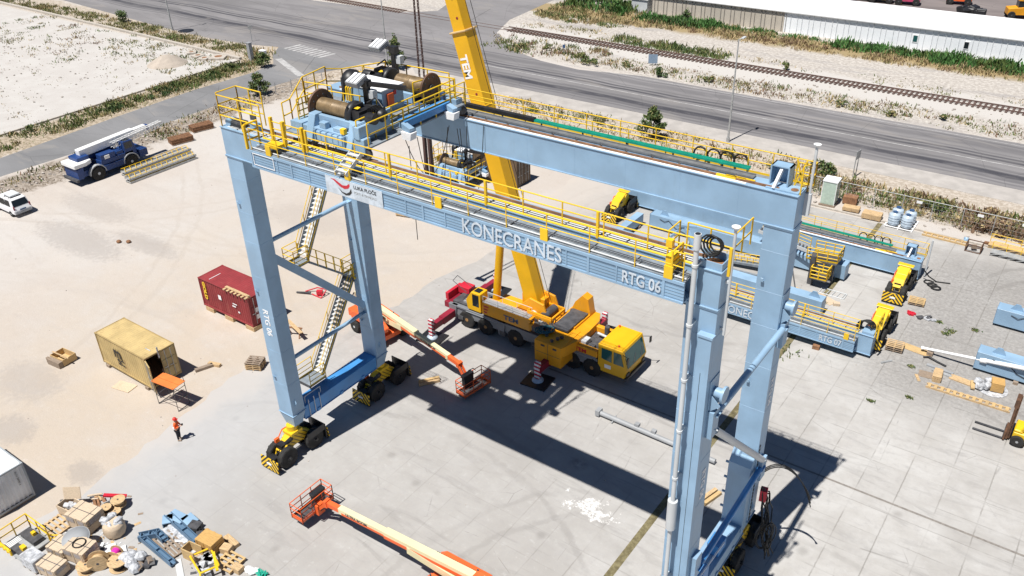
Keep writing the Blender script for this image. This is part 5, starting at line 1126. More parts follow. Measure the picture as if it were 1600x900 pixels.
c = MB(); c.bx(-8.6, -7.9, -1.2, 1.4, 1.0, 1.5, 0); c.bx(-8.3, -7.2, 0.2, 1.0, 1.7, 2.3, 1); c.bx(-8.7, -8.4, -.9, .9, 1.5, 2.1, 1); c.build('rear_rack', [M['dred'], M['red']], mc, bevel=0.02)

# ------------------------------------------------------------------ boom lifts (boom runs along +x, basket across the end)
def boom_lift(label, loc, rz, basket_z, jib_down, ext):
    T = thing('boom_lift', label, 'boom lift', loc, rz, 'orange boom lifts')
    b = MB(); b.bx(-2.0, 1.6, -0.75, 0.75, 0.45, 0.85, 0); b.tube((0, 0, 0.85), (0, 0, 1.1), 0.6, 18, 1)
    for x in (-1.7, 1.3): b.bx(x-.12, x+.12, -1.1, 1.1, 0.4, 0.6, 1)
    b.build('chassis', [M['orange'], M['dsteel']], T, bevel=0.03)
    for x in (-1.7, 1.3):
        for s in (-1, 1): make_wheel('wheel', T, (x, 1.05*s, 0.5), 0.5, 0.36, (0, 1, 0), M['lgrey'], 18, 18)
    b = MB()
    b.prism([(-2.1, 1.1), (1.6, 1.1), (1.75, 1.5), (1.3, 1.85), (-1.6, 1.95), (-2.2, 1.6)], (0, -1.1, 0), (1, 0, 0), (0, 0, 1), (0, 0.75, 0), 0)
    b.prism([(-2.4, 1.1), (1.2, 1.1), (1.2, 1.7), (-1.6, 1.9), (-2.5, 1.7)], (0, 0.4, 0), (1, 0, 0), (0, 0, 1), (0, 0.7, 0), 0)
    b.bx(-2.3, 1.0, -0.35, 0.4, 1.08, 1.25, 1); b.bx(-2.6, -1.7, -1.0, 1.0, 1.1, 1.75, 0)
    to = b.build('turntable_cover', [M['orange'], M['black']], T, bevel=0.06)
    b = MB(); b.tube((0.9, 0.75, 1.7), (0.9, 0.75, 2.05), 0.05, 8); b.tube((-1.0, -0.75, 1.9), (-1.0, -0.75, 2.2), 0.05, 8); b.build('exhaust_stack', M['dsteel'], to)
    zb = 2.55
    b = MB(); b.prism([(-2.2, 1.7), (-1.4, 1.5), (-1.1, 2.7), (-1.6, 2.9), (-2.1, 2.8)], (0, -0.28, 0), (1, 0, 0), (0, 0, 1), (0, 0.56, 0), 0); b.build('boom_riser', M['orange'], T, bevel=0.02)
    b = MB(); b.beam((-1.4, 0.0, 1.75), (3.0, 0.0, 2.0), 0.46, 0.5, 0); b.build('lower_boom', M['cream'], T, bevel=0.02)
    e = Vector((7.6+ext, 0, jib_down))
    s0 = Vector((-2.6, 0, zb+0.1)); d = (e-s0).normalized()
    b = MB(); b.beam(s0, s0.lerp(e, 0.62), 0.42, 0.50, 0); b.beam(s0.lerp(e, 0.55), s0.lerp(e, 0.92), 0.33, 0.40, 0); b.beam(s0.lerp(e, 0.88), e, 0.28, 0.32, 1)
    for s in (-1, 1): b.beam(s0+Vector((0.2, s*0.216, -0.12)), s0.lerp(e, 0.62)+Vector((0, s*0.216, -0.12)), 0.012, 0.22, 1); b.beam(s0.lerp(e, 0.62)+Vector((0, s*0.17, -0.1)), s0.lerp(e, 0.9)+Vector((0, s*0.17, -0.1)), 0.012, 0.16, 1)
    bo = b.build('boom', [M['cream'], M['orange'], M['black']], T, bevel=0.02)
    b = MB(); q = s0+d*1.0+Vector((0, -0.36, -0.12))
    for i in range(26): p = q+d*0.12*i; b.box(p, (0.07, 0.16, 0.2), 0, 0)
    b.beam(q, q+d*3.2, 0.02, 0.3, 1); b.path([tuple(s0+d*0.1+Vector((0, -.3, .2))), tuple(s0+d*-0.3+Vector((0, -.3, -.4))), tuple(s0+d*0.2+Vector((0, -.3, -.9)))], 0.05, 6, 0); b.build('hose_carrier', [M['black'], M['cream']], bo)
    u_ = d; v_ = Vector((0, -1, 0)).cross(d) * -1
    tv = Vector((0, 0, 1)); 
    text_part('ULTRA BOOM', 'lettering', 0.26, M['dsteel'], bo, tuple(s0.lerp(e, 0.66)+Vector((0.1, -0.185, -0.06))), d, d.cross(Vector((0, 1, 0)))*-1 if False else (Vector((0, -1, 0)).cross(d)), 0.008, 0.004)
    text_part('ULTRA BOOM', 'lettering', 0.26, M['dsteel'], bo, tuple(s0.lerp(e, 0.86)+Vector((0.1, 0.185, -0.06))), -d, (Vector((0, 1, 0)).cross(-d)), 0.008, 0.004)
    # jib and basket
    b = MB(); k = Vector((8.4+ext, 0, basket_z+0.35)); b.beam(e, e+Vector((0.25, 0, -0.05)), 0.4, 0.42, 0)
    for s in (-0.14, 0.14): b.beam(e+Vector((0.1, s, 0)), k+Vector((0, s, 0.1)), 0.09, 0.2, 0)
    b.beam(e+Vector((0.1, 0, -0.2)), k+Vector((0, 0, -0.1)), 0.12, 0.1, 1); b.box(k+Vector((0.1, 0, 0.0)), (0.3, 0.5, 0.7), 0, 0); b.build('jib', [M['orange'], M['dsteel']], T)
    b = MB(); x0, x1, z = 8.65+ext, 9.55+ext, basket_z
    b.bx(x0, x1, -1.2, 1.2, z, z+0.06, 1); b.bx(x0, x1, -1.2, -1.15, z+.06, z+0.2, 0); b.bx(x0, x1, 1.15, 1.2, z+.06, z+0.2, 0); b.bx(x0, x0+.04, -1.15, 1.15, z+.06, z+0.2, 0); b.bx(x1-.04, x1, -1.15, 1.15, z+.06, z+0.2, 0)
    b.rail([(x0, -1.2, z), (x1, -1.2, z), (x1, 1.2, z), (x0, 1.2, z), (x0, -1.2, z)], 1.1, 0.8, 0.028, (0.35, 0.75), toe=0.0, m=0)
    bk = b.build('basket', [M['orange'], M['dsteel']], T)
    b = MB(); b.box((x0+0.15, -0.25, z+0.75), (0.28, 0.8, 0.8)); b.box((x0+0.2, -0.3, z+1.2), (0.35, 0.9, 0.2)); b.path([(x0-0.05, 0.2, z+.9), (x0-.3, .25, z+1.0), (x0-.3, .7, z+.95), (x0-.05, .7, z+.9)], 0.03, 6); b.build('control_box', M['black'], bk)
    return T
boom_lift('orange boom lift with cream boom at the bottom edge, basket pointing left', (16.2, -2.95, 0), PI, 0.55, 1.75, 1.5)
boom_lift('orange boom lift with its basket parked in the gantry shadow beside the yellow mobile crane', (-4.2, 13.15, 0), -0.16, 0.30, 1.7, 1.4)

# ------------------------------------------------------------------ blue rough terrain crane (forward +y)
bc = thing('rough_terrain_crane', 'dark blue four wheeled crane with white boom parked near the side road', 'mobile crane', (-51.6, 20.3, 0))
M['rtblue'] = paint('rt_crane_blue', (0.012, 0.045, 0.17), 0.4, 0.1, 0.1)
b = MB(); b.bx(-1.0, 1.0, -4.0, 3.9, 0.75, 1.35, 0); b.bx(-1.4, 1.4, -1.2, 1.3, 0.7, 1.35, 0); b.prism([(-4.2, 0.7), (-3.6, 0.7), (-3.4, 1.95), (-4.2, 1.8)], (-1.25, 0, 0), (0, 1, 0), (0, 0, 1), (2.5, 0, 0), 0); b.bx(-1.25, 1.25, 3.2, 4.2, 0.8, 1.6, 0); b.bx(-1.3, 1.3, -4.5, -4.2, 0.5, 0.8, 1)
for s in (-1, 1):
    for y in (-2.0, 2.0):
        pts = [(y+0.98*math.cos(a), 0.75+0.98*math.sin(a)) for a in [PI*j/8 for j in range(9)]]; pin = [(y+0.86*math.cos(a), 0.75+0.86*math.sin(a)) for a in [PI*j/8 for j in range(8, -1, -1)]]
        b.prism(pts+pin, (s*1.45-.02 if s > 0 else s*1.45-0.4+.42-.4, 0, 0), (0, 1, 0), (0, 0, 1), (-0.42*s if s > 0 else 0.42, 0, 0), 2)
b.build('chassis', [M['rtblue'], M['dsteel'], M['grey']], bc, bevel=0.02)
for s in (-1, 1):
    for y in (-2.0, 2.0): make_wheel('wheel', bc, (1.2*s, y, 0.75), 0.75, 0.52, (1, 0, 0), M['lgrey'], 22)
b = MB(); b.bx(-1.2, 1.3, -1.4, 2.5, 1.4, 1.9, 0); b.bx(0.35, 1.3, -1.3, 0.4, 1.9, 2.5, 0); b.bx(0.6, 1.34, -0.9, -0.3, 1.95, 2.35, 1); b.bx(-1.2, -0.3, -2.6, 1.5, 1.9, 2.7, 0); b.bx(0.3, 1.2, 0.6, 1.4, 1.9, 2.3, 0); b.build('superstructure', [M['rtblue'], M['white']], bc, bevel=0.03)
b = MB(); b.prism([(1.5, 1.5), (2.9, 1.5), (2.9, 2.2), (2.6, 3.1), (1.5, 3.1)], (0.35, 0, 0), (0, 1, 0), (0, 0, 1), (0.95, 0, 0), 0); cb2 = b.build('crane_cab', M['rtblue'], bc, bevel=0.03)
b = MB(); b.bx(1.295, 1.31, 1.65, 2.55, 2.25, 2.95, 0); d3 = Vector((0, -0.3, 0.9)).normalized(); b.prism([(0.42, 0.03), (1.22, 0.03), (1.22, 0.85), (0.42, 0.85)], (0, 2.91, 2.22), (1, 0, 0), d3, (0, 0.015, 0.005), 0); b.bx(0.45, 1.2, 1.7, 2.5, 3.1, 3.115, 0); b.build('cab_glass', M['glass'], cb2)
b = MB(); b.prism([(-1.3, -4.4), (1.3, -4.4), (1.3, -3.0), (0.9, -2.2), (-0.9, -2.2), (-1.3, -3.0)], (0, 0, 1.95), (1, 0, 0), (0, 1, 0), (0, 0, 0.45), 0); b.bx(-1.0, 0.7, -3.6, -2.2, 2.4, 2.8, 1); b.build('counterweight', [M['white'], M['rtblue']], bc, bevel=0.06)
b = MB(); b.beam((-0.2, -2.9, 2.95), (-0.2, 3.8, 3.25), 0.75, 0.85, 0); b.beam((-0.2, 3.6, 3.24), (-0.2, 5.4, 3.32), 0.6, 0.65, 0); b.bx(-0.5, 0.1, 5.3, 5.7, 3.0, 3.6, 1); b.build('boom', [M['white'], M['rtblue']], bc, bevel=0.05)
b = MB(); y0_, y1_ = 0.6, 7.0
for (a, z) in ((0.35, 2.65), (0.35, 3.2), (0.85, 2.65), (0.85, 3.2)): b.tube((a+0.05, y0_, z), (a-0.1, y1_, z+0.5), 0.04, 6)
for i in range(14):
    f0, f1 = i/14, (i+1)/14; P = lambda f, a, z: (a+0.05-0.15*f, y0_+(y1_-y0_)*f, z+0.5*f)
    b.tube(P(f0, .85, 2.65), P(f1, .85, 3.2), 0.025, 5); b.tube(P(f0, .35, 3.2), P(f1, .85, 3.2), 0.025, 5); b.tube(P(f1, .85, 2.65), P(f1, .85, 3.2), 0.025, 5)
b.build('lattice_jib', M['white'], bc)
# ------------------------------------------------------------------ white van heading -x
vn = thing('van', 'white minivan with a dark roof box and tinted rear window at the left edge', 'van', (-50.9, 9.0, 0), 0.0)
prof = [(2.25, 0.35), (2.32, 0.75), (2.2, 1.0), (1.85, 1.78), (1.5, 1.86), (-0.6, 1.84), (-1.35, 1.12), (-2.2, 0.95), (-2.35, 0.6), (-2.3, 0.35)]
b = MB(); n = len(prof)
A = []; zmid = 1.0
for (x, z) in prof:
    w = 0.9 if z < 1.1 else 0.9-0.16*(z-1.1)/0.76
    A.append((x, -w, z))
Bv = [(x, -y, z) for x, y, z in A]
b.add(A+Bv, [tuple(range(n)), tuple(range(2*n-1, n-1, -1))]+[(i, n+i, n+(i+1) % n, (i+1) % n) for i in range(n)], 0)
b.build('body', M['vanw'], vn, bevel=0.06)
b = MB()
for s in (-1, 1):
    y = lambda z: s*(0.9-0.16*(z-1.1)/0.76+0.006)
    for x0, x1, x2, x3 in ((1.75, 0.75, 0.75, 1.55), (0.65, -0.25, -0.25, 0.65), (-0.35, -1.15, -0.65, -0.35)):
        b.add([(x0, y(1.15), 1.15), (x1, y(1.15), 1.15), (x2, y(1.70), 1.70), (x3, y(1.70), 1.70)], [(0, 1, 2, 3)])
d4 = Vector((1.85-2.2, 0, 0.78)).normalized(); b.prism([(-0.78, 0.12), (0.78, 0.12), (0.68, 0.78), (-0.68, 0.78)], (2.205, 0, 1.0), (0, 1, 0), d4, (0.012, 0, 0.006)); d5 = Vector((0.75, 0, 0.72)).normalized(); b.prism([(-0.78, 0.08), (0.78, 0.08), (0.7, 0.95), (-0.7, 0.95)], (-1.36, 0, 1.12), (0, 1, 0), d5, (-0.01, 0, 0.012))
b.build('window', M['glass'], vn)
for s in (-1, 1):
    for x in (1.45, -1.4): make_wheel('wheel', vn, (x, 0.82*s, 0.32), 0.32, 0.2, (0, 1, 0), M['lgrey'], 0, 18)
    b = MB(); b.box((2.23, 0.80*s, 1.0), (0.08, 0.12, 0.42)); b.build('tail_light', M['dred'], vn)
b = MB(); b.box((0.9, 0, 2.02), (1.2, 1.0, 0.16), 0, 0); b.box((0.9, 0, 1.92), (1.25, 1.05, 0.06), 0, 1)
for x in (0.5, 1.3): b.bx(x, x+.05, -.7, .7, 1.86, 1.90, 1)
b.build('roof_box', [M['lgrey'], M['black']], vn, bevel=0.03)
b = MB(); b.box((2.33, 0, 0.78), (0.04, 0.6, 0.14), 0, 0); b.box((2.3, 0, 0.5), (0.1, 1.6, 0.2), 0, 1); b.build('rear_bumper', [M['navyblue'], M['grey']], vn)
# ------------------------------------------------------------------ forklift, forks to -x
fk = thing('forklift', 'yellow forklift with dark mast and long forks entering at the right edge', 'forklift', (38.45, 26.6, 0), 0.0)
b = MB(); b.bx(-1.1, 1.6, -0.6, 0.6, 0.4, 1.0, 0); b.bx(0.5, 1.7, -0.6, 0.6, 1.0, 1.35, 0); b.bx(-1.1, -0.6, -.6, .6, 1.0, 1.2, 0)
b.build('body', M['yellow'], fk, bevel=0.06)
b = MB()
for s in (-0.55, 0.55): b.path([(-0.75, s, 1.1), (-0.35, s, 2.1), (0.9, s, 2.15), (1.2, s, 1.3)], 0.05, 8)
for i in range(6): b.tube((-0.35+i*.25, -0.55, 2.12), (-0.35+i*.25, 0.55, 2.12), 0.025, 6)
b.build('overhead_guard', M['yellow'], fk)
b = MB()
for s in (-0.35, 0.35): b.bx(-1.45, -1.3, s-.06, s+.06, 0.15, 2.9); b.bx(-1.3, -1.2, s*0.8-.05, s*0.8+.05, 0.2, 3.1)
b.bx(-1.5, -1.25, -.42, .42, 2.6, 3.15); b.bx(-1.45, -1.25, -.4, .4, 1.2, 1.35); b.bx(-1.35, -1.28, -.33, .33, 0.4, 2.6); b.bx(-1.56, -1.45, -.55, .55, 0.1, 0.75); b.tube((-1.35, 0, .3), (-1.35, 0, 2.8), 0.07, 8)
b.build('mast', M['flange'], fk)
for s in (-0.38, 0.38): b = MB(); b.bx(-3.3, -1.56, s-.06, s+.06, 0.08, 0.14); b.bx(-1.6, -1.56, s-.06, s+.06, 0.08, 0.7); b.build('fork', M['dsteel'], fk)
for x, r in ((-0.75, 0.4), (1.2, 0.34)):
    for s in (-1, 1): make_wheel('wheel', fk, (x, 0.62*s, r), r, 0.28, (0, 1, 0), M['grey'], 0, 18)
b = MB(); b.bx(0.1, 0.7, -.3, .3, 1.0, 1.15); b.bx(0.6, 0.75, -.3, .3, 1.15, 1.6); b.build('seat', M['black'], fk)
# ------------------------------------------------------------------ buildings and street furniture
wh = thing('warehouse', 'long low warehouse with white roof, beige left part and white right part', 'warehouse', (0, 111.5, 0))
beige = plain('beige_cladding', (0.50, 0.45, 0.38), 0.7, 0.08, 0, 0.3); whitec = plain('white_cladding', (0.80, 0.82, 0.84), 0.6, 0.04, 0, 0.3)
b = MB(); b.bx(-33, -9.9, 0.0, 8.5, 0, 3.1); b.build('beige_wall', beige, wh)
b = MB(); b.bx(-9.88, 75, 0.02, 8.5, 0, 3.2); b.build('white_wall', whitec, wh)
b = MB(); b.add([(-33.2, -0.32, 3.06), (76, -0.32, 3.29), (76, 8.9, 3.9), (-33.2, 8.9, 3.7), (-33.2, -0.32, 3.2), (76, -0.32, 3.42), (76, 8.9, 4.02), (-33.2, 8.9, 3.82)], MB.BOXF, 0)
for i in range(1, 6): b.bx(-33+i*18, -32.9+i*18, -0.7, 8.8, 3.8, 3.84) if False else None
b.build('roof', plain('white_roof_sheet', (0.74, 0.74, 0.74), 0.5, 0.03, 0, 0.2), wh)
b = MB()
for i in range(14): x = -32.6+i*1.72; b.bx(x, x+.09, -0.1, 0, 0, 3.0); b.bx(x+0.62, x+.70, -0.1, 0, 0, 3.0)
b.build('beige_rib', plain('rib_grey', (0.24, 0.22, 0.20), 0.7), wh)
b = MB()
for i in range(42): x = -9.6+i*1.8; b.bx(x, x+.07, -0.08, 0.02, 0, 3.1); b.bx(x+0.72, x+.79, -0.08, 0.02, 0, 3.1)
b.build('white_rib', plain('rib_white', (0.62, 0.64, 0.66), 0.6), wh)
for x in (9.4, 16.3):
    b = MB(); b.bx(x, x+0.75, -0.05, 0.02, 1.05, 2.15, 0); b.bx(x+.08, x+.67, -0.06, -.05, 1.15, 2.05, 1); b.build('window', [M['letter'], M['teal'] if x < 10 else M['glass']], wh)
hut = thing('small_shed', 'small grey white shed at the left end of the warehouse', 'shed', (-35.5, 112.5, 0))
b = MB(); b.bx(-1.5, 1.5, -1, 2.5, 0, 2.2); b.build('wall', M['lgrey'], hut); b = MB(); b.bx(-1.7, 1.7, -1.2, 2.7, 2.2, 2.32); b.build('roof', M['letter'], hut)
def lamp_post(label, x, y, h, arm):
    t = thing('street_lamp', label, 'street lamp', (x, y, 0), 0, 'tall grey lamp posts by the road')
    b = MB(); b.tube((0, 0, 0), (0, 0, h), 0.13, 10, 0, 0.06); b.tube((0, 0, 0), (0, 0, 0.5), 0.2, 10); b.build('pole', M['steel'], t)
    b = MB(); b.tube((0, 0, h-.05), (arm*0.5, arm, h+0.05), 0.04, 8); b.box((arm*0.6, arm*1.2, h+0.06), (0.3, 0.75, 0.12), 0.0); b.build('lamp_head', M['lgrey'], t)
lamp_post('tall grey lamp post in front of the railway, right of the yellow boom', 1.9, 63.8, 11.6, 0.5)
lamp_post('tall grey lamp post behind the hoist trolley, left of the yellow boom', -52.6, 66.2, 12.5, 0.5)
lamp_post('tall grey lamp post at the top left beside the sandy lot', -97.9, 61.6, 11.5, 0.5)
def post_sign(name, label, cat, x, y, h, w, ph, rz, mp, two=False):
    t = thing(name, label, cat, (x, y, 0), rz)
    b = MB()
    for s in ((-w*0.35, w*0.35) if two else (0,)): b.tube((s, 0, 0), (s, 0, h), 0.05, 8)
    b.build('post', M['steel'], t); b = MB(); b.bx(-w/2, w/2, -0.07, -0.04, h-ph, h); b.build('sign_panel', mp, t)
post_sign('road_sign', 'grey road sign on two posts by the roadside right of the gantry top', 'road sign', 16.7, 61.6, 2.9, 1.0, 0.9, 1.45, M['steel'], True)
post_sign('information_board', 'blue grey board standing in the weeds beside the railway', 'sign', -19.0, 85.3, 1.6, 1.3, 1.3, 0.5, paint('sign_grey_blue', (0.22, 0.30, 0.40), 0.5))
post_sign('railway_signal', 'small dark blue signal post beside the railway, left of the weeds', 'signal', -32.8, 83.4, 1.5, 0.4, 0.5, 0.4, M['navyblue'])
post_sign('road_sign', 'small round road sign on a thin pole near the crosswalk', 'road sign', -80.2, 64.0, 2.6, 0.6, 0.6, 0.9, M['steel'])
t = thing('gate_pillar', 'grey concrete gate pillar at the end of the low wall', 'pillar', (-71.8, 56.9, 0)); b = MB(); b.bx(-.3, .3, -.3, .3, 0, 2.6); b.bx(-.35, .35, -.35, .35, 2.6, 2.7); b.build('pillar_body', M['grey'], t, bevel=0.02)
t = thing('meter_cabinet', 'small white meter cabinet next to the gate pillar', 'cabinet', (-70.0, 57.8, 0)); b = MB(); b.bx(-.5, .5, -.3, .3, 0, 1.5); b.bx(-.55, .55, -.35, .35, 1.5, 1.58); b.build('cabinet_body', M['letter'], t, bevel=0.02); b = MB(); b.bx(-.02, .02, -.315, -.3, .1, 1.4); b.build('door_seam', M['grey'], t)
fn = thing('wire_fence', 'thin wire fence with grey posts between the concrete yard and the roadside weeds', 'fence', (0, 55.2, 0))
for i in range(19):
    b = MB(); b.tube((12.6+i*2.6, 0, 0), (12.6+i*2.6, 0, 2.05), 0.035, 6); b.build('post', M['steel'], fn)
b = MB(); b.tube((12.6, 0, 2.0), (59.4, 0, 2.0), 0.03, 6); b.tube((12.6, 0, 0.15), (59.4, 0, 0.15), 0.012, 5)
for i in range(78): b.tube((12.6+i*0.6, 0, 0.15), (12.6+i*0.6, 0, 2.0), 0.006, 4, cap=False)
for i in range(4): b.tube((12.6, 0, 0.5+i*.4), (59.4, 0, 0.5+i*.4), 0.006, 4, cap=False)
b.build('wire_mesh', M['steel'], fn)
for (x, z) in ((24.4, 1.75), (29.6, 1.75), (33.2, 1.75)): b = MB(); b.bx(x-.25, x+.25, -.05, -.03, z-.2, z+.05); b.build('small_plate', M['letter'], fn)
fn2 = thing('broken_fence', 'short sagging wire fence beside the small pine near the side road', 'fence', (-56.0, 50.0, 0))
for i in range(5): b = MB(); b.tube((0.8*i-1, 2.1*i-4, 0), (0.8*i-1, 2.1*i-4, 1.6), 0.05, 6); b.build('post', M['grey'], fn2)
b = MB(); b.path([(0.8*i-1, 2.1*i-4, 1.3) for i in range(5)], 0.025, 5); b.path([(0.8*i-1, 2.1*i-4, 0.7) for i in range(5)], 0.02, 5); b.build('wire_mesh', M['grey'], fn2)
# machines parked far behind the warehouse
def far_machine(name, label, cat, x, y, mat, kind, rz=0.2):
    t = thing(name, label, cat, (x, y, 0), rz)
    b = MB(); b.prism([(-2.0, 0.6), (2.0, 0.6), (2.0, 1.7), (0.9, 1.9), (-2.0, 1.6)], (0, -1.0, 0), (1, 0, 0), (0, 0, 1), (0, 2.0, 0)); b.build('body', mat, t, bevel=0.05)
    b = MB(); b.bx(-0.6, 0.7, -0.8, 0.8, 1.7, 2.8); b.build('cab', M['glass'], t, bevel=0.05); b = MB(); b.bx(-0.7, 0.8, -0.9, 0.9, 2.8, 2.95); b.build('cab_roof', mat, t)
    for xx in (-1.4, 1.4):
        for s in (-1, 1): make_wheel('wheel', t, (xx, 1.0*s, 0.6), 0.6, 0.4, (0, 1, 0), M['dsteel'], 0, 14)
    if kind: b = MB(); b.beam((1.8, 0, 1.4), (3.4, 0, 0.5), 0.3, 0.3); b.bx(3.1, 3.5, -1.2, 1.2, 0.1, 0.9); b.build('bucket', mat, t)
far_machine('wheel_loader', 'yellow wheel loader parked behind the warehouse, left of the pink tractor', 'loader', -2.6, 138.6, M['yellow'], True)
far_machine('tractor', 'pink red tractor with teal skirt parked behind the warehouse', 'tractor', 1.7, 139.2, paint('faded_pink', (0.50, 0.06, 0.14), 0.5), False)
far_machine('farm_truck', 'small orange truck parked behind the warehouse near the dark heap', 'truck', 9.0, 143.6, M['orange'], False)
far_machine('wheel_loader', 'yellow wheel loader behind the right end of the warehouse', 'loader', 19.2, 138.4, M['amber'], True, 0.4)
far_machine('tractor', 'dark tractor half hidden at the top edge behind the warehouse', 'tractor', -5.8, 138.8, M['dsteel'], False)
t = thing('tarp_heap', 'heap of dark tarpaulin behind the warehouse', 'heap', (12.6, 136.0, 0))
b = MB(); random.seed(9)
for i in range(7): b.box((random.uniform(-1.8, 1.8), random.uniform(-.8, .8), random.uniform(.4, 1.0)), (1.6, 1.2, random.uniform(.8, 1.8)), random.uniform(0, 3), 0, ('X', random.uniform(-.4, .4)))
b.build('tarpaulin', M['black'], t, bevel=0.15)

# ------------------------------------------------------------------ pallets, crates, drums
def pallet_mesh(b, z=0.0, m=0, L=1.2, W=1.0):
    for i in range(5): y = -W/2+0.05+i*(W-0.1)/4; b.bx(-L/2, L/2, y-.06, y+.06, z+.12, z+.145, m)
    for x in (-L/2+.07, 0, L/2-.07):
        b.bx(x-.05, x+.05, -W/2, W/2, z+.098, z+.119, m); b.bx(x-.05, x+.05, -W/2, W/2, z, z+.02, m)
        for y in (-W/2+.07, 0, W/2-.07): b.bx(x-.049, x+.049, y-.06, y+.06, z+.021, z+.097, m)
def pallet(label, x, y, rz=0.0, mat='wood', z=0.0, group='wooden pallets', L=1.2, W=1.0, name='wooden_pallet', cat='pallet'):
    b = MB(); pallet_mesh(b, 0, 0, L, W); o = b.build(name, M[mat], loc=(x, y, z)); o.rotation_euler = (0, 0, rz); return tag(o, label, cat, group)
def crate(label, x, y, sx, sy, h, rz=0.0, mat='card', z=0.0, group=None, name='wooden_crate', cat='crate', feet=True, battens=True, lidmat=None):
    t = thing(name, label, cat, (x, y, z), rz, group); b = MB(); z0 = 0.1 if feet else 0
    b.bx(-sx/2, sx/2, -sy/2, sy/2, z0, h, 0); b.build('box_body', M[mat], t, bevel=0.012)
    if lidmat: b = MB(); b.bx(-sx/2-.02, sx/2+.02, -sy/2-.02, sy/2+.02, h, h+.03); b.build('lid', M[lidmat], t)
    if battens:
        b = MB()
        for xx in (-sx/2+.12, 0, sx/2-.12):
            for s in (-1, 1): b.bx(xx-.05, xx+.05, s*sy/2-.001 if s > 0 else s*sy/2-.025, s*sy/2+.025 if s > 0 else s*sy/2+.001, z0, h)
        for s in (-1, 1): b.bx(s*sx/2-.001 if s > 0 else s*sx/2-.025, s*sx/2+.025 if s > 0 else s*sx/2+.001, -sy/2, sy/2, z0+(h-z0)*.45, z0+(h-z0)*.45+.1)
        b.build('batten', M[mat], t)
    if mat == 'card':
        b = MB(); b.bx(-sx*.42, -sx*.08, -sy/2-.03, -sy/2-.026, z0+(h-z0)*.58, h-.06, 0); b.bx(sx*.1, sx*.38, -sy/2-.03, -sy/2-.026, z0+(h-z0)*.58, h-.08, 0); b.bx(sx/2+.026, sx/2+.03, -sy*.35, sy*.3, z0+(h-z0)*.58, h-.08, 0); b.build('label_plate', M['label'], t)
        b = MB(); [b.bx(xx-.02, xx+.02, -sy/2-.028, sy/2+.028, h, h+.006) for xx in (-sx*.3, sx*.3)]; b.bx(-sx/2-.028, sx/2+.028, -.02, .02, h+.001, h+.008); b.build('strap', M['dsteel'], t)
    if feet: b = MB(); [b.bx(xx-.07, xx+.07, -sy/2, sy/2, 0, .099) for xx in (-sx/2+.1, 0, sx/2-.1)]; b.build('skid', M['oldwood'], t)
    return t
def cable_drum(label, x, y, r, w, rz=0.0, upright=True, core='cable', z=0.0, fl='wood', group='cable drums'):
    t = thing('cable_drum', label, 'cable drum', (x, y, z), rz, group); ax = (0, 1, 0) if upright else (0, 0, 1); o = (0, -w/2, r) if upright else (0, 0, 0.02)
    b = MB(); b.lathe([(r*.62, 0.03), (r*.62, w-.03)], o, ax, 18); b.build('drum_core', M[core], t)
    for h in (0, w-.035): b = MB(); oo = Vector(o)+Vector(ax)*h; b.lathe([(r, 0), (r, .035)], oo, ax, 24, 0); b.lathe([(r*.14, -.006), (r*.14, .041)], oo, ax, 10, 1); b.build('drum_flange', [M[fl], M['dsteel']], t)
    return t
M['label'] = plain('printed_label', (0.36, 0.33, 0.32), .7, .25, 0, 14)
# left sandy area
t = thing('open_crate', 'open wooden crate with a batten across it, alone on the sand at the left', 'crate', (-21.6, -2.6, 0), 0.1)
b = MB()
b.bx(-.75, .75, -.55, -.51, .08, .6); b.bx(-.75, .75, .51, .55, .08, .6); b.bx(-.75, -.71, -.5, .5, .08, .6); b.bx(.71, .75, -.5, .5, .08, .6); b.bx(-.7, .7, -.5, .5, .08, .12)
b.build('box_body', M['ply'], t); b = MB(); b.bx(-.9, .95, -.25, -.15, .61, .66); b.build('batten', M['wood'], t); b = MB(); b.bx(-.7, .7, -.9, -.56, 0, .5); b.bx(-.95, -.8, -.8, -.6, 0, .45); b.build('side_panel', M['oldwood'], t)
b = MB(); [b.bx(x-.06, x+.06, -.5, .5, 0, .08) for x in (-.6, 0, .6)]; b.build('skid', M['oldwood'], t)
for i, w_ in enumerate(('lowest', 'second from the ground', 'third from the ground')): pallet('%s pallet of the small stack left of the near gantry leg' % w_, -8.9, 4.9, 0.45, 'wood' if i < 2 else 'wood', i*0.16)
pallet('topmost grey pallet of the small stack left of the near gantry leg', -8.9, 4.9, 0.45, 'oldwood', 0.48)
# work trestle with orange boards
t = thing('work_trestle', 'steel tube trestle with an orange board top in front of the ochre container', 'trestle', (-10.25, -1.15, 0), 0.12)
b = MB()
for x in (-0.95, 0.95):
    for y in (-.5, .5): b.tube((x, y, 0), (x, y, 2.3 if y > 0 else 2.0), 0.025, 6)
    for z in (0.05, 0.8, 1.6): b.tube((x, -.5, z), (x, .5, z), 0.022, 6)
for y in (-.5, .5): b.tube((-.95, y, 0.8), (.95, y, 0.8), 0.022, 6); b.tube((-.95, y, 1.9), (.95, y, 1.9), 0.022, 6)
b.tube((-.95, -.5, 0.1), (.95, .5, 0.8), 0.018, 6)
b.build('tube_frame', M['dsteel'], t); b = MB(); b.bx(-1.05, 1.05, -.55, -.03, 1.925, 1.965); b.bx(-1.05, 1.05, 0.0, .55, 1.93, 1.97); b.build('board', paint('orange_board', (0.72, 0.19, 0.04), 0.6), t)
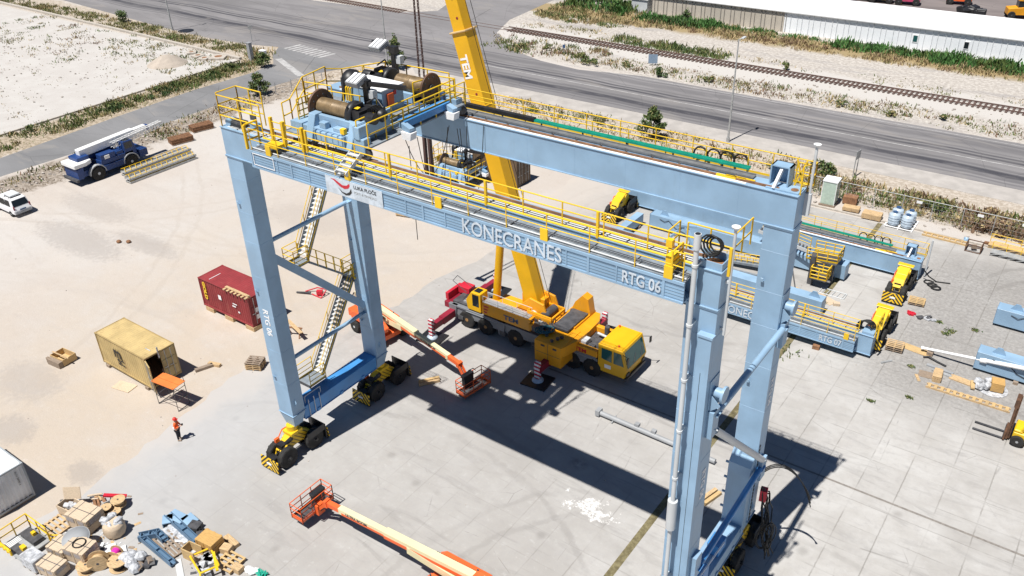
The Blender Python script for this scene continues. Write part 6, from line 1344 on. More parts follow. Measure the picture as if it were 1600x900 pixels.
for (x, y, r, lab, m, L) in ((-11.6, 3.3, .3, 'short pale timber lying right of the ochre container', 'wood', 1.0), (-11.9, 2.6, 1.2, 'second short timber leaning in the shadow of the ochre container', 'oldwood', 1.3)):
    b = MB(); b.bx(-L/2, L/2, -.15, .15, 0, .22); o = b.build('timber_beam', M[m], loc=(x, y, 0), bevel=.01); o.rotation_euler = (0, 0, r); tag(o, lab, 'timber')
b = MB(); b.box((-14.9, -2.0, .03), (1.6, .9, .05), .2); tag(b.build('board', M['card']), 'flat pale board lying on the sand below the ochre container', 'board')
t = thing('sawhorse', 'pair of red brown saw horses in the sand behind the near left gantry leg', 'saw horse', (-9.6, 9.3, 0), 0.4)
b = MB(); b.bx(-.7, .7, -.06, .06, .7, .8)
for x in (-.5, .5):
    for s in (-1, 1): b.beam((x, s*.35, 0), (x, 0, .75), .07, .07)
b.build('horse_frame', M['rust'], t); b = MB(); b.beam((-.8, .7, .9), (.9, -.6, .75), .3, .04); b.build('plank', M['wood'], t)
t = thing('tool_frame', 'small pink and dark tool frame lying on sand under the crane stairs', 'tool frame', (-12.9, 14.6, 0), .3)
b = MB(); b.path([(-1, 0, .05), (0, .3, .4), (1.0, .1, .5), (.8, -.6, .05), (-.2, -.3, .1)], .05, 6); b.box((.5, -.2, .3), (.5, .3, .4), .3); b.build('frame', M['red'], t); b = MB(); b.beam((-1.6, -.4, .1), (-.3, -.3, .2), .12, .1); b.build('bar', M['dsteel'], t)
crate('low brown crate lying on sand behind the front girder', -16.4, 29.9, 1.9, 1.2, .75, .25, 'wood')
t = thing('stair_flight', 'yellow edged grey stair flight lying flat on sand behind the front girder', 'stair section', (-13.2, 30.1, 0), .12)
b = MB(); b.beam((-2.2, -.35, .12), (2.2, -.35, .12), .06, .2); b.beam((-2.2, .35, .12), (2.2, .35, .12), .06, .2)
for i in range(14): b.box((-2+i*.31, 0, .14), (.2, .66, .03), 0, 1)
b.build('stair', [M['grate'], M['lgrey']], t); h = MB(); h.path([(-2.2, .45, .25), (2.2, .45, .25)], .03, 6); h.path([(-2.2, .55, .5), (2.2, .55, .5)], .03, 6); [h.tube((-2.2+i*.73, .4, .2), (-2.2+i*.73, .55, .5), .025, 6) for i in range(7)]; h.build('handrail', M['yellow'], t)
# walkway stacks beside the blue crane
def walkway_stack(label, x, y, rz, n, z0=0.0):
    t = thing('walkway_stack', label, 'walkway stack', (x, y, 0), rz, 'stacked crane walkways')
    b = MB(); h = MB()
    for i in range(n):
        z = z0+.1+i*.32; b.bx(-4.2, 4.2, -.45+.1*i, .45+.1*i, z, z+.06, 0); b.bx(-4.2, 4.2, -.47+.1*i, -.42+.1*i, z-.08, z+.12, 0); b.bx(-4.2, 4.2, .42+.1*i, .47+.1*i, z-.08, z+.12, 0)
        for j in range(13): h.tube((-4+j*.66, -.3+.1*i, z+.08), (-3.7+j*.66, .45+.1*i, z+.3), .03, 6)
        h.path([(-4.1, -.3+.1*i, z+.15), (4.1, -.3+.1*i, z+.15)], .03, 6); h.path([(-4.1, .4+.1*i, z+.32), (4.1, .4+.1*i, z+.32)], .03, 6)
    b.build('walkway', M['steel'], t); h.build('handrail', M['yellow'], t)
walkway_stack('yellow and grey crane walkways stacked on the sand, nearest stack to the camera', -46.7, 23.6, 1.55, 2)
walkway_stack('low stack of yellow crane walkways next to the dark blue crane', -48.7, 24.4, 1.55, 2)
for (x, y, lab) in ((-52.2, 30.0, 'rusty brown timber stack beside the rubble strip, nearer the blue crane'), (-53.6, 34.0, 'rusty brown timber stack beside the rubble strip, farther from the blue crane')):
    t = thing('timber_stack', lab, 'timber stack', (x, y, 0), 1.3, 'timber stacks'); b = MB()
    for i in range(3):
        for j in range(5): b.bx(-1.3, 1.3, -.75+j*.3, -.55+j*.3, .1+i*.22, .28+i*.22)
    b.build('timber', M['rust'], t); b = MB(); b.bx(-1, -.85, -.8, .8, 0, .1); b.bx(.85, 1, -.8, .8, 0, .1); b.build('skid', M['oldwood'], t)
crate('flat tan crate beside the side road behind the blue crane', -56.0, 21.6, 2.2, 1.5, .7, .2, 'card')
for (x, y, lab) in ((-35.3, 10.8, 'left one of two small brown stones on the bare sand'), (-34.5, 11.3, 'right one of two small brown stones on the bare sand')):
    b = MB(); b.lathe([(.12, 0), (.24, .08), (.2, .2), (.06, .28)], (0, 0, 0), (.1, .1, 1), 8); tag(b.build('stone', M['rust'], loc=(x, y, 0)), lab, 'stone', 'stones on the sand')
# beams/blocks on the concrete
def block(label, x, y, z, size, rz, mat, name='timber_beam', cat='timber', group=None):
    b = MB(); b.box((0, 0, size[2]/2), size); o = b.build(name, M[mat], loc=(x, y, z), bevel=.012); o.rotation_euler = (0, 0, rz); return tag(o, label, cat, group)
t = thing('timber_pair', 'two pale timbers nailed side by side in the light patch beside the rear left bogie', 'timber', (2.9, 10.5, 0), .95)
b = MB(); b.bx(-.75, .75, -.22, -.02, 0, .2); b.build('plank', M['wood'], t); b = MB(); b.bx(-.7, .8, .0, .2, 0, .28); b.build('plank', M['ply'], t)
t = thing('timber_pair', 'pair of short orange timbers on concrete between the two right gantry legs', 'timber', (24.0, 11.2, 0), 1.3)
b = MB(); b.bx(-.7, .7, -.25, -.02, 0, .22); b.build('plank', M['ply'], t); b = MB(); b.bx(-.75, .65, .02, .25, 0, .3); b.build('plank', M['wood'], t)
block('brown timber under the left end of the RTG girder pieces, beside the loose bogie', 3.0, 40.0, 0, (.9, .4, .35), .2, 'wood') if False else block('short tan timber block beside the leftmost loose bogie', 2.7, 38.9, 0, (.9, .4, .35), .2, 'wood')
block('small tan timber block between the leftmost bogie and the cross beam', 4.9, 37.6, 0, (.8, .3, .2), .5, 'wood')
block('short tan timber standing on concrete in front of the rear girder', 16.5, 42.6, 0, (.5, .3, .3), .2, 'wood')
block('small yellow timber lying on concrete below the grey stair section', 20.0, 36.7, 0, (.8, .22, .15), -.6, 'ply')
block('orange timber block under the front edge of the girder marked 07', 23.9, 29.5, 0, (.5, .35, .3), .1, 'rust')
block('flat cardboard sheet on concrete below the grey stair section', 22.2, 36.6, 0, (1.7, .9, .04), -.4, 'card', 'cardboard_sheet', 'cardboard')
block('small cardboard box beside the flat cardboard sheet', 23.2, 36.2, 0, (.5, .35, .25), .4, 'card', 'cardboard_box', 'box')
b = MB(); b.path([(-1, -.4, .04), (1, -.4, .04), (1, .5, .04), (-1, .5, .04), (-1, -.4, .04)], .04, 6); [b.path([(-.8+i*.4, -.4, .05), (-.7+i*.4, .5, .05)], .03, 5) for i in range(5)]
tag(b.build('steel_grid', M['lgrey'], loc=(22.4, 37.7, 0)), 'small grey steel grid lying below the end of the blue leg', 'grid')
pallet('yellow pallet right of the striped bumper of the bogie at the rear girder', 28.3, 39.9, .1, 'ply', 0.16); pallet('lower pallet under the yellow pallet near the rear girder bogie', 28.3, 39.9, .12, 'oldwood', 0.0)
for i, w_ in enumerate(('bottom', 'middle', 'top')): pallet('%s pallet of the brown stack right of the girder marked 07' % w_, 28.6, 32.6, .1, 'wood' if i == 2 else 'oldwood', i*.16)
block('flat yellow plywood board right of the brown pallet stack', 30.0, 33.3, 0, (1.9, .75, .06), -.12, 'ply', 'plywood_board', 'board')
block('grey steel bar lying beside the end of the girder marked 07', 28.6, 30.6, 0, (.9, .14, .12), .9, 'steel', 'steel_bar', 'bar')
t = thing('rag_heap', 'heap of red and white rags on concrete near the rear bogie', 'heap', (29.0, 38.0, 0)); random.seed(11)
for nm, m, dx in (('red_cloth', 'red', -.5), ('dark_scrap', 'dsteel', .3), ('white_cloth', 'film', .75)):
    b = MB(); [b.box((dx+random.uniform(-.3, .3), random.uniform(-.25, .25), .08), (random.uniform(.2, .5), random.uniform(.1, .3), random.uniform(.06, .2)), random.uniform(0, 3)) for i in range(6)]; b.build(nm, M[m], t)
t = thing('steel_channel', 'pair of grey steel channels on concrete below the bent black pipe', 'steel channel', (31.9, 31.4, 0), -.1)
b = MB(); b.bx(-.9, .9, .2, .45, 0, .12); b.build('channel', M['grey'], t); b = MB(); b.bx(-.4, .9, -.2, .05, 0, .12); b.build('channel', M['steel'], t)
crate('stack of short timbers on a board below the steel channels', 32.0, 30.6, .55, 1.1, .5, .1, 'wood', 0, None, 'timber_stack', 'timber stack', False)
block('brown board beside the stack of short timbers', 31.3, 30.6, 0, (1.0, .8, .05), .1, 'oldwood', 'board', 'board')
block('small pale plank left of the stack of short timbers', 30.9, 29.9, 0, (.2, .8, .06), .5, 'wood', 'plank', 'plank')
block('pale plywood sheets right of the stack of short timbers', 33.5, 31.2, 0, (1.6, .6, .1), -.12, 'wood', 'plywood_board', 'board')
block('short tan timber across the pale plywood sheets', 34.2, 30.9, 0.1, (.25, .9, .15), .2, 'ply')
t = thing('wrapped_pallet', 'tan box half wrapped in grey film near the right edge', 'wrapped goods', (35.2, 31.3, 0), .2)
b = MB(); b.bx(0, .8, -.4, .4, .1, .8); b.build('box_body', M['tan'], t, bevel=.02); b = MB(); random.seed(4); [b.box((-.4+random.uniform(-.4, .4), random.uniform(-.4, .4), .2+random.uniform(0, .3)), (.5, .4, .4), random.uniform(0, 3), 0, ('X', .3)) for i in range(5)]; b.lathe([(.95, 0), (.95, .03)], (.2, 0, .02), (0, 0, 1), 18); b.build('film', M['film'], t, bevel=.05)
t = thing('timber_rack', 'long low pale timber rack lying left of the forklift', 'timber', (34.2, 29.4, 0), .02)
b = MB(); b.bx(-2.6, 2.6, -.25, -.15, 0, .12); b.bx(-2.6, 2.6, .15, .25, 0, .12); b.build('plank', M['wood'], t); b = MB(); [b.bx(-2.5+i*.4, -2.3+i*.4, -.25, .25, .12, .15) for i in range(13)]; b.build('slat', M['ply'], t)
# along the far edge of the yard
t = thing('glass_cabinet', 'tall pale green glazed cabin standing on a base by the fence', 'cabin', (16.6, 54.0, 0), .05)
b = MB(); b.bx(-.75, .75, -.75, .75, 0, .18); b.build('base', M['oldwood'], t); b = MB(); b.bx(-.65, .65, -.65, .65, .18, 2.5); b.build('glazing', plain('pale_green_glazing', (0.42, 0.52, 0.44), .2, .1), t, bevel=.03)
b = MB(); b.bx(-.7, .7, -.7, .7, 2.5, 2.6)
for x in (-.67, .62):
    for y in (-.67, .62): b.bx(x, x+.05, y, y+.05, .18, 2.5)
b.build('frame', M['letter'], t)
crate('rusty brown crate between the glazed cabin and the fence', 18.3, 55.2, 1.3, 1.0, .8, .1, 'rust')
crate('low tan crate right of the glazed cabin', 18.9, 53.6, 1.5, .8, .45, .1, 'wood')
crate('wide brown crate left of the drain strip by the far kerb', 21.0, 53.0, 1.7, 1.0, .6, .05, 'wood')
for ix in range(2):
    for iy in range(2):
        t = thing('water_tank', '%s %s pale blue plastic tank of the four by the far kerb' % (('front', 'rear')[iy], ('left', 'right')[ix]), 'tank', (23.0+ix*1.15, 52.7+iy*1.1, 0.15), 0, 'plastic tanks by the far kerb')
        b = MB(); b.lathe([(.48, .0), (.5, .1), (.5, .95), (.42, 1.05), (.2, 1.12), (.2, 1.18)], (0, 0, 0), (0, 0, 1), 16); [b.lathe([(.5, 0), (.53, .03), (.5, .06)], (0, 0, .2+i*.25), (0, 0, 1), 16) for i in range(3)]; b.build('tank_body', M['ibc'], t)
        b = MB(); b.tube((0, 0, 1.18), (0, 0, 1.24), .22, 12); b.build('lid', M['navyblue'], t)
pallet('wide pale pallet under the four plastic tanks', 23.6, 53.2, 0, 'letter', 0, 'wooden pallets', 2.5, 2.4)
t = thing('ladder_frame', 'wooden ladder frame lying by the far kerb right of the plastic tanks', 'ladder', (27.6, 52.3, 0), -.02)
b = MB(); b.bx(-1.9, 1.9, -.35, -.22, 0, .15); b.bx(-1.9, 1.9, .22, .35, 0, .15); [b.bx(-1.7+i*.5, -1.58+i*.5, -.22, .22, .03, .12) for i in range(7)]; b.build('ladder_body', M['ply'], t)
t = thing('cage_frame', 'small square brown steel cage frame by the far kerb', 'frame', (30.1, 51.5, 0), 0)
b = MB(); [b.path([(-.6, -.5, z), (.6, -.5, z), (.6, .5, z), (-.6, .5, z), (-.6, -.5, z)], .045, 6) for z in (.05, .7)]; [b.tube((x, y, 0), (x, y, .75), .045, 6) for x in (-.6, .6) for y in (-.5, .5)]; b.build('cage', M['flange'], t); b = MB(); b.box((0, 0, .35), (.4, .3, .3), .4); b.build('motor', M['oldwood'], t)
def long_walkway(label, x, y, rz, L, mat):
    t = thing('walkway_section', label, 'walkway section', (x, y, 0), rz, 'walkway sections by the far kerb')
    b = MB(); b.bx(-L/2, L/2, -.4, .4, .25, .32); [b.beam((-L/2+i*L/8, -.4, .05), (-L/2+(i+1)*L/8, -.4, .3), .05, .05) for i in range(8)]; [b.beam((-L/2+i*L/8, .4, .05), (-L/2+(i+1)*L/8, .4, .3), .05, .05) for i in range(8)]; b.build('walkway', M[mat], t)
    h = MB(); h.rail([(-L/2, .45, .3), (L/2, .45, .3)], .7, 1.2, .03, (.35,)); h.build('handrail', M['yellow'], t)
long_walkway('grey walkway section with yellow rail by the far kerb, front one', 34.2, 51.6, -.02, 5.6, 'steel')
long_walkway('yellow railed walkway section by the far kerb, behind the grey one', 34.0, 53.0, -.02, 6.0, 'ply')
block('long rusty beam by the kerb beside the grey walkway section', 31.2, 53.3, 0, (1.2, .25, .25), .1, 'rust', 'steel_beam', 'beam')
t = thing('bucket', 'blue grey bucket beside the wooden ladder frame', 'bucket', (29.2, 52.8, 0)); b = MB(); b.lathe([(.16, 0), (.22, .35), (.2, .35), (.14, .03)], (0, 0, 0), (0, 0, 1), 14); b.build('bucket_body', M['blue'], t); b = MB(); b.path([(.2*math.cos(a), 0, .35+.2*math.sin(a)) for a in [j*PI/6 for j in range(7)]], .012, 5); b.build('handle', M['steel'], t)
# white roll at the bottom edge of the yard
t = thing('hose_coil', 'coil of black hoses trailing off the end of the rear girder', 'hose', (28.5, 43.6, 0))
b = MB(); [b.path([(-.2+.35*i+.4*math.cos(a)*.9, .1-.35*i+.3*math.sin(a), .05+.03*i) for a in [j*PI/7 for j in range(15)]], .06, 6) for i in range(3)]; b.path([(-.8, 0.2, 1.0), (-.3, .2, .5), (.3, .5, .06), (1.3, .8, .06)], .05, 6); b.build('hose_body', M['cable'], t)

# ------------------------------------------------------------------ the pile at the bottom left
t = thing('platform_frame', 'grey trolley platform with yellow handrails lying at the bottom left', 'platform', (-6.1, -13.9, 0), 0.03)
b = MB(); b.bx(-1.0, 1.0, -.9, .85, .25, .33, 0); b.bx(-.7, .7, .1, .7, .33, .6, 1); b.bx(-.2, .9, -.75, -.3, .33, .5, 1)
for i in range(5): b.bx(-.95+i*.12, -.89+i*.12, -.85, .0, .34, .37, 2)
b.build('deck', [M['steel'], M['dsteel'], M['letter']], t)
h = MB(); h.rail([(-1, -.85, .33), (-1, .85, .33), (1.0, .85, .33)], 1.0, .9, .035, (.5,)); h.rail([(-.9, -.95, .33), (.2, -.95, .33)], .4, .4, .06, (.2,)); h.box((.1, .5, .7), (.25, .2, .2)); h.box((.6, -.4, .65), (.35, .25, .25)); h.build('handrail', M['yellow'], t)
t = thing('railing_panel', 'short yellow railing panel propped up beside the grey platform', 'railing', (-4.8, -12.7, 0), .5); b = MB(); [b.path([(-.5, 0, z), (.5, 0, z)], .045, 6) for z in (.15, .4, .65)]; [b.tube((x, 0, 0), (x, 0, .7), .045, 6) for x in (-.5, 0, .5)]; b.build('rail_frame', M['yellow'], t)
pallet('light wooden pallet lying on sand in front of the white container', -6.15, -12.1, 0.05, 'wood', 0, 'wooden pallets', 1.5, 1.2)
t = thing('open_crate', 'open wooden crate with raised lid beside the white container', 'crate', (-6.35, -10.95, 0), .15)
b = MB(); b.bx(-.7, .7, -.45, -.41, .1, .75); b.bx(-.7, .7, .41, .45, .1, .75); b.bx(-.7, -.66, -.4, .4, .1, .75); b.bx(.66, .7, -.4, .4, .1, .75); b.bx(-.66, .66, -.4, .4, .1, .2); b.build('box_body', M['card'], t)
b = MB(); b.beam((-.05, -.5, .78), (-.05, -.55, 1.5), 1.4, .04, up=(0, 1, 0)) if False else b.box((-.35, .5, 1.05), (1.0, .04, .75), .5, 0, ('X', -.35)); b.build('lid', M['card'], t); b = MB(); [b.box((random.uniform(-.5, .5), random.uniform(-.3, .3), .5), (.4, .3, .35), random.uniform(0, 3), 0, ('X', .4)) for i in range(5)]; b.build('packing_film', M['film'], t, bevel=.05); b = MB(); [b.bx(x-.07, x+.07, -.45, .45, 0, .1) for x in (-.6, 0, .6)]; b.build('skid', M['oldwood'], t)
crate('large pale crate with printed labels in the middle of the pile, upper one', -4.85, -10.95, 1.7, 1.25, 1.05, .2, 'card')
b = MB()
crate('pale crate carrying a black hose ring at the bottom of the pile', -2.75, -12.5, 1.5, 1.1, 1.0, .25, 'card')
b = MB(); [b.path([(.34*math.cos(a)+.01*i, .34*math.sin(a), .03+.03*i) for a in [j*PI/9 for j in range(19)]], .03, 6) for i in range(2)]; tag(b.build('hose_ring', M['cable'], loc=(-2.8, -12.45, 1.0)), 'black hose ring lying on the pale crate', 'hose')
crate('pale crate under the big round steel disc', -3.95, -12.95, 1.3, 1.0, .75, .2, 'card')
b = MB(); b.lathe([(.75, 0), (.75, .08), (.2, .1)], (0, 0, 0), (.1, -.15, 1), 28, 0); b.lathe([(.75, .081), (.0, .083)], (0, 0, 0), (.1, -.15, 1), 28, 0); tag(b.build('steel_disc', M['grey'], loc=(-3.4, -12.3, .9)), 'big round grey steel disc lying on a pale crate', 'disc')
crate('grey block wrapped in white film at the bottom left edge', -4.35, -14.35, 1.2, .8, .9, .1, 'film', 0, None, 'wrapped_block', 'wrapped goods', True, False)
crate('plain pale crate cut off by the bottom edge, left of the hose ring crate', -3.05, -14.0, 1.4, .9, .8, .2, 'card')
t = thing('wrapped_bundle', 'tan bundle wrapped in clear film on the concrete beside the pale crates', 'wrapped goods', (-2.85, -10.45, 0), .2)
b = MB(); b.lathe([(.55, .1), (.62, .25), (.6, .8), (.45, .95)], (0, 0, 0), (.1, 0, 1), 10); b.build('box_body', M['card'], t, bevel=.04); b = MB(); random.seed(21); [b.box((random.uniform(-.45, .45), random.uniform(-.4, .4), .85+random.uniform(0, .25)), (.5, .35, .2), random.uniform(0, 3), 0, ('X', random.uniform(-.6, .6))) for i in range(8)]; b.build('film', M['film'], t, bevel=.06)
t = thing('plank_heap', 'heap of broken dark planks and boards at the top of the pile', 'planks', (-5.9, -9.9, 0)); random.seed(8)
for i in range(12): b = MB(); b.box((random.uniform(-.7, .9), random.uniform(-.35, .5), .05+.05*(i % 4)), (random.uniform(.5, 1.2), random.uniform(.08, .25), .05), random.uniform(-.6, .9)); b.build('plank', M[('oldwood', 'wood', 'rust', 'card')[i % 4]], t)
t = thing('scrap_heap', 'heap of grey steel scrap and cables right of the broken planks', 'scrap', (-4.9, -9.55, 0))
b = MB(); [b.box((random.uniform(-.5, .6), random.uniform(-.4, .4), random.uniform(.05, .3)), (random.uniform(.2, .6), random.uniform(.08, .2), random.uniform(.06, .2)), random.uniform(0, 3)) for i in range(12)]; b.build('steel_scrap', M['steel'], t); b = MB(); [b.path([(random.uniform(-.6, .6), random.uniform(-.5, .5), random.uniform(.05, .35)) for j in range(4)], .03, 5) for i in range(6)]; b.build('cable_scrap', M['cable'], t)
b = MB(); b.box((0, 0, 0), (1.3, .22, .12), .75, 0, ('Y', .2)); tag(b.build('steel_bar', M['red'], loc=(-5.0, -8.95, .55)), 'bright red bar leaning on the small cable drums', 'bar')
cable_drum('small wooden cable drum left of the three at the top of the pile', -4.55, -9.85, .33, .3, .3, False, 'cable', .3); cable_drum('small wooden cable drum in the middle of the three at the top of the pile', -4.1, -9.6, .34, .35, .3, False, 'cable', .0); cable_drum('wooden cable drum with wood grain core at the right of the small drums', -4.45, -9.1, .42, .4, .5, False, 'wood', .25)
cable_drum('cable drum wound with bright pink cable', -1.15, -11.5, .38, .5, .5, True, 'pink'); cable_drum('large flat wooden drum right below the pink drum', -0.45, -11.75, .55, .5, .2, False, 'cable'); cable_drum('wooden cable drum standing upright left of the large flat drum', -1.25, -12.4, .55, .45, .9, True, 'wood')
cable_drum('pale wooden cable drum at the bottom edge beside the hose ring crate', -1.75, -12.9, .5, .4, .1, False, 'wood')
t = thing('bag_heap', 'heap of grey plastic bags and sacking below the blue steel parts', 'bags', (0.05, -11.1, 0)); random.seed(31)
b = MB(); [b.lathe([(.05, -.2), (.3, -.1), (.36, .1), (.2, .3), (.04, .36)], (random.uniform(-.5, .5), random.uniform(-.4, .4), .2+random.uniform(0, .25)), (random.uniform(-.5, .5), random.uniform(-.5, .5), 1), 7, 0, False) for i in range(8)]; b.build('plastic_bag', M['film'], t); b = MB(); [b.box((random.uniform(.1, .8), random.uniform(-.3, .5), .2), (.5, .3, .3), random.uniform(0, 3), 0, ('X', .5)) for i in range(4)]; b.build('sacking', M['oldwood'], t); b = MB(); [b.box((random.uniform(0, .8), random.uniform(-.2, .6), .15), (.5, .35, .25), random.uniform(0, 3), 0, ('X', .5)) for i in range(4)]; b.build('dark_sheet', M['dsteel'], t)
sb = paint('bracket_blue_paint', (0.10, 0.18, 0.28), .5)
for i, (x, y, L, rz, w, lab) in enumerate(((.45, -9.95, 3.2, -.05, .35, 'long blue steel channel nearest the bottom edge'), (.4, -8.15, 3.4, -.10, .45, 'long blue steel channel behind the grey pallet'), (-.9, -9.55, 1.1, .9, .5, 'short blue steel box at the left of the blue parts'), (-.25, -9.2, 1.0, -.1, .4, 'short blue steel box above the grey pallet'))):
    t = thing('steel_channel', lab, 'steel channel', (x, y, .1), rz, 'blue steel parts'); b = MB(); b.bx(-L/2, L/2, -w/2, w/2, 0, .1); b.bx(-L/2, L/2, -w/2, -w/2+.04, .1, .38); b.bx(-L/2, L/2, w/2-.04, w/2, .1, .3); b.build('channel', sb, t, bevel=.01)
    b = MB(); [b.bx(xx, xx+.05, -w/2+.05, w/2-.05, .1, .25) for xx in (-L*.4, 0, L*.38)]; b.build('rib', sb, t)
for x, y, rz, s, lab in ((-.7, -7.75, .1, 1.2, 'larger blue steel plate at the top of the blue parts'), (.1, -7.5, -.1, .9, 'smaller blue steel plate right of the larger one'), (-1.0, -8.2, .9, .6, 'little blue bent plate left of the larger plate')):
    t = thing('steel_plate', lab, 'steel plate', (x, y, .25), rz, 'blue steel parts'); b = MB(); b.bx(-s/2, s/2, -.35, .35, 0, .1); b.bx(s/2-.05, s/2, -.35, .35, -.25, 0); b.build('plate', M['blue'], t, bevel=.02); b = MB(); b.bx(-s/2, -s/2+.05, -.35, .35, -.25, .0); b.build('flange', sb, t)
for x, y, r_, lab in ((.55, -9.2, -.1, 'grey weathered pallet among the blue steel parts'),): pallet(lab, x, y, r_, 'oldwood', 0, 'wooden pallets', 2.2, 1.0)
b = MB(); random.seed(14); [b.box((random.uniform(-1.2, 1.4), random.uniform(-.3, .3), .08), (.8, .5, .1), random.uniform(0, 3), 0, ('X', random.uniform(-.25, .25))) for i in range(10)]; tag(b.build('plastic_sheet', M['film'], loc=(.5, -8.65, 0), bevel=.04), 'crumpled white plastic sheet between the blue steel parts', 'plastic sheet')
t = thing('scrap_heap', 'heap of dark cables and black scrap right of the blue plates', 'scrap', (1.2, -7.6, 0)); b = MB(); [b.path([(random.uniform(-.6, .6), random.uniform(-.4, .4), random.uniform(.05, .3)) for j in range(4)], .035, 5) for i in range(9)]; b.build('cable_scrap', M['cable'], t); b = MB(); b.box((-.5, 0, .2), (.7, .6, .3), .3); b.box((.2, -.2, .15), (.4, .3, .25), .8); b.build('steel_scrap', M['dsteel'], t)
block('bent pale strip of sheet metal trailing off the bottom edge', 2.5, -10.0, 0, (1.6, .35, .05), -.5, 'lgrey', 'metal_strip', 'sheet metal')
crate('big tan crate standing on concrete right of the blue steel parts', 2.65, -8.0, 1.25, .9, .85, .12, 'tan')
t = thing('plywood_box', 'narrow tan plywood box standing on edge left of the yellow frame', 'box', (2.35, -8.95, 0), .15); b = MB(); b.bx(-.45, .45, -.35, -.3, 0, .75); b.bx(-.45, .45, .25, .3, 0, .75); b.bx(-.45, -.4, -.3, .25, 0, .75); b.build('box_body', M['ply'], t); b = MB(); b.bx(-.3, .3, -.3, -.28, .2, .6); b.build('label_plate', M['letter'], t)
pallet('tan pallet tilted against boards at the right end of the pile', 4.45, -8.15, .1, 'ply', 0.1, 'wooden pallets', 1.3, 1.2)
block('pale timber beam at the far right of the pile', 3.3, -7.1, 0, (1.1, .35, .25), -.1, 'wood')
crate('little open tan box right of the big tan crate', 3.6, -7.65, .6, .5, .4, .3, 'wood', 0, None, 'wooden_box', 'box', False, False)
crate('little tan box at the right end of the pile by the bottom edge', 5.2, -8.2, .6, .45, .35, .1, 'wood', 0, None, 'wooden_box', 'box', False, False)
t = thing('yellow_frame', 'bright yellow tube frame on a scrap heap at the bottom edge', 'frame', (3.55, -9.05, 0), -.3); b = MB(); b.path([(-.8, -.5, .5), (.8, -.5, .6), (.9, .5, .6), (-.7, .6, .5), (-.8, -.5, .5)], .06, 6); b.beam((-.2, .6, .6), (1.2, .3, .6), .15, .08); b.path([(.8, -.5, .6), (1.6, -.8, .3)], .05, 6); b.build('tube_frame', M['yellow'], t); b = MB(); random.seed(17); [b.box((random.uniform(-.7, .7), random.uniform(-.5, .5), .2), (.5, .3, .3), random.uniform(0, 3)) for i in range(8)]; b.build('scrap', M['film'], t)
b = MB(); random.seed(19); [b.lathe([(.05, -.08), (.22, 0), (.2, .1), (.04, .16)], (random.uniform(-.4, .4), random.uniform(-.15, .15), .08), (random.uniform(-.3, .3), .2, 1), 7, 0, False) for i in range(6)]; tag(b.build('white_rag', M['letter'], loc=(5.95, -7.8, 0)), 'crumpled white rags on the concrete at the bottom edge', 'rags')
t = thing('green_strap', 'tangle of green straps on the concrete at the bottom edge', 'straps', (6.5, -7.65, 0)); b = MB(); [b.path([(random.uniform(-.4, .4), random.uniform(-.25, .25), random.uniform(.03, .2)) for j in range(5)], .05, 5) for i in range(6)]; b.build('strap', M['green'], t)
b = MB(); random.seed(23); [b.box((random.uniform(-1.0, 1.0), random.uniform(-.6, .6), .05), (.6, .4, .06), random.uniform(0, 3), 0, ('X', random.uniform(-.2, .2))) for i in range(8)]; tag(b.build('paper_scraps', M['letter'], loc=(-2.2, -11.5, 0), bevel=.02), 'white paper and film scraps on the ground between the crates', 'paper')

# small litter between the heaps
random.seed(52)
b = MB()
for i in range(150):
    x, y = random.choice(((-4.2, -11.2), (-5.2, -10.0), (1.2, -8.8), (3.6, -8.3), (-1.2, -11.6))); s = random.uniform(.04, .2)
    b.box((x+random.gauss(0, 1.0), y+random.gauss(0, .7), .015), (s*2, s, .02), random.uniform(0, 3), random.choice((0, 0, 1, 2, 3)))
b.build('litter', [M['wood'], M['oldwood'], M['film'], M['dsteel']], kind='stuff')
b = MB()
for i in range(120): x, y = random.uniform(-50, 30), random.uniform(-14, 50); s = random.uniform(.02, .07); b.box((x, y, s*.4), (s*1.6, s, s*.8), random.uniform(0, 3))
b.build('small_pebbles', M['rock'], kind='stuff')
# ------------------------------------------------------------------ the worker
pr = thing('person', 'person in orange workwear and red helmet standing on the sand, holding a phone', 'person', (-6.7, -3.3, 0), math.radians(35))
def skin(name, joints, edges, mats, parent, sub=1, root=0, label=None):
    me = bpy.data.meshes.new(name); me.from_pydata([j[0] for j in joints], edges, []); o = bpy.data.objects.new(name, me); COL.objects.link(o); o.parent = parent
    md = o.modifiers.new('skin', 'SKIN'); md.use_smooth_shade = True
    for i, j in enumerate(joints): r = j[1]; me.skin_vertices[0].data[i].radius = r if isinstance(r, tuple) else (r, r); me.skin_vertices[0].data[i].use_root = (i == root)
    s = o.modifiers.new('sub', 'SUBSURF'); s.levels = sub; s.render_levels = sub
    me.materials.append(mats); return o
J = [((0, 0, .95), (.15, .11)), ((0, 0, 1.2), (.14, .10)), ((0.0, 0, 1.42), (.17, .10)), ((.02, 0, 1.54), .055), ((.03, 0, 1.62), (.075, .085)), ((.04, 0, 1.73), (.075, .09)),
     ((0, .2, 1.44), .06), ((.06, .27, 1.18), .045), ((.28, .16, 1.14), .034), ((.34, .13, 1.15), .03),
     ((0, -.2, 1.44), .06), ((.04, -.27, 1.18), .045), ((.28, -.10, 1.20), .034), ((.34, -.07, 1.23), .03),
     ((0, .1, .86), .095), ((.03, .11, .48), .06), ((0, .12, .08), .042), ((.12, .13, .04), .035), ((0, -.1, .86), .095), ((0, -.11, .48), .06), ((-.02, -.12, .08), .042), ((.10, -.13, .04), .035)]
Ed = [(0, 1), (1, 2), (2, 3), (3, 4), (4, 5), (2, 6), (6, 7), (7, 8), (8, 9), (2, 10), (10, 11), (11, 12), (12, 13), (0, 14), (14, 15), (15, 16), (16, 17), (0, 18), (18, 19), (19, 20), (20, 21)]
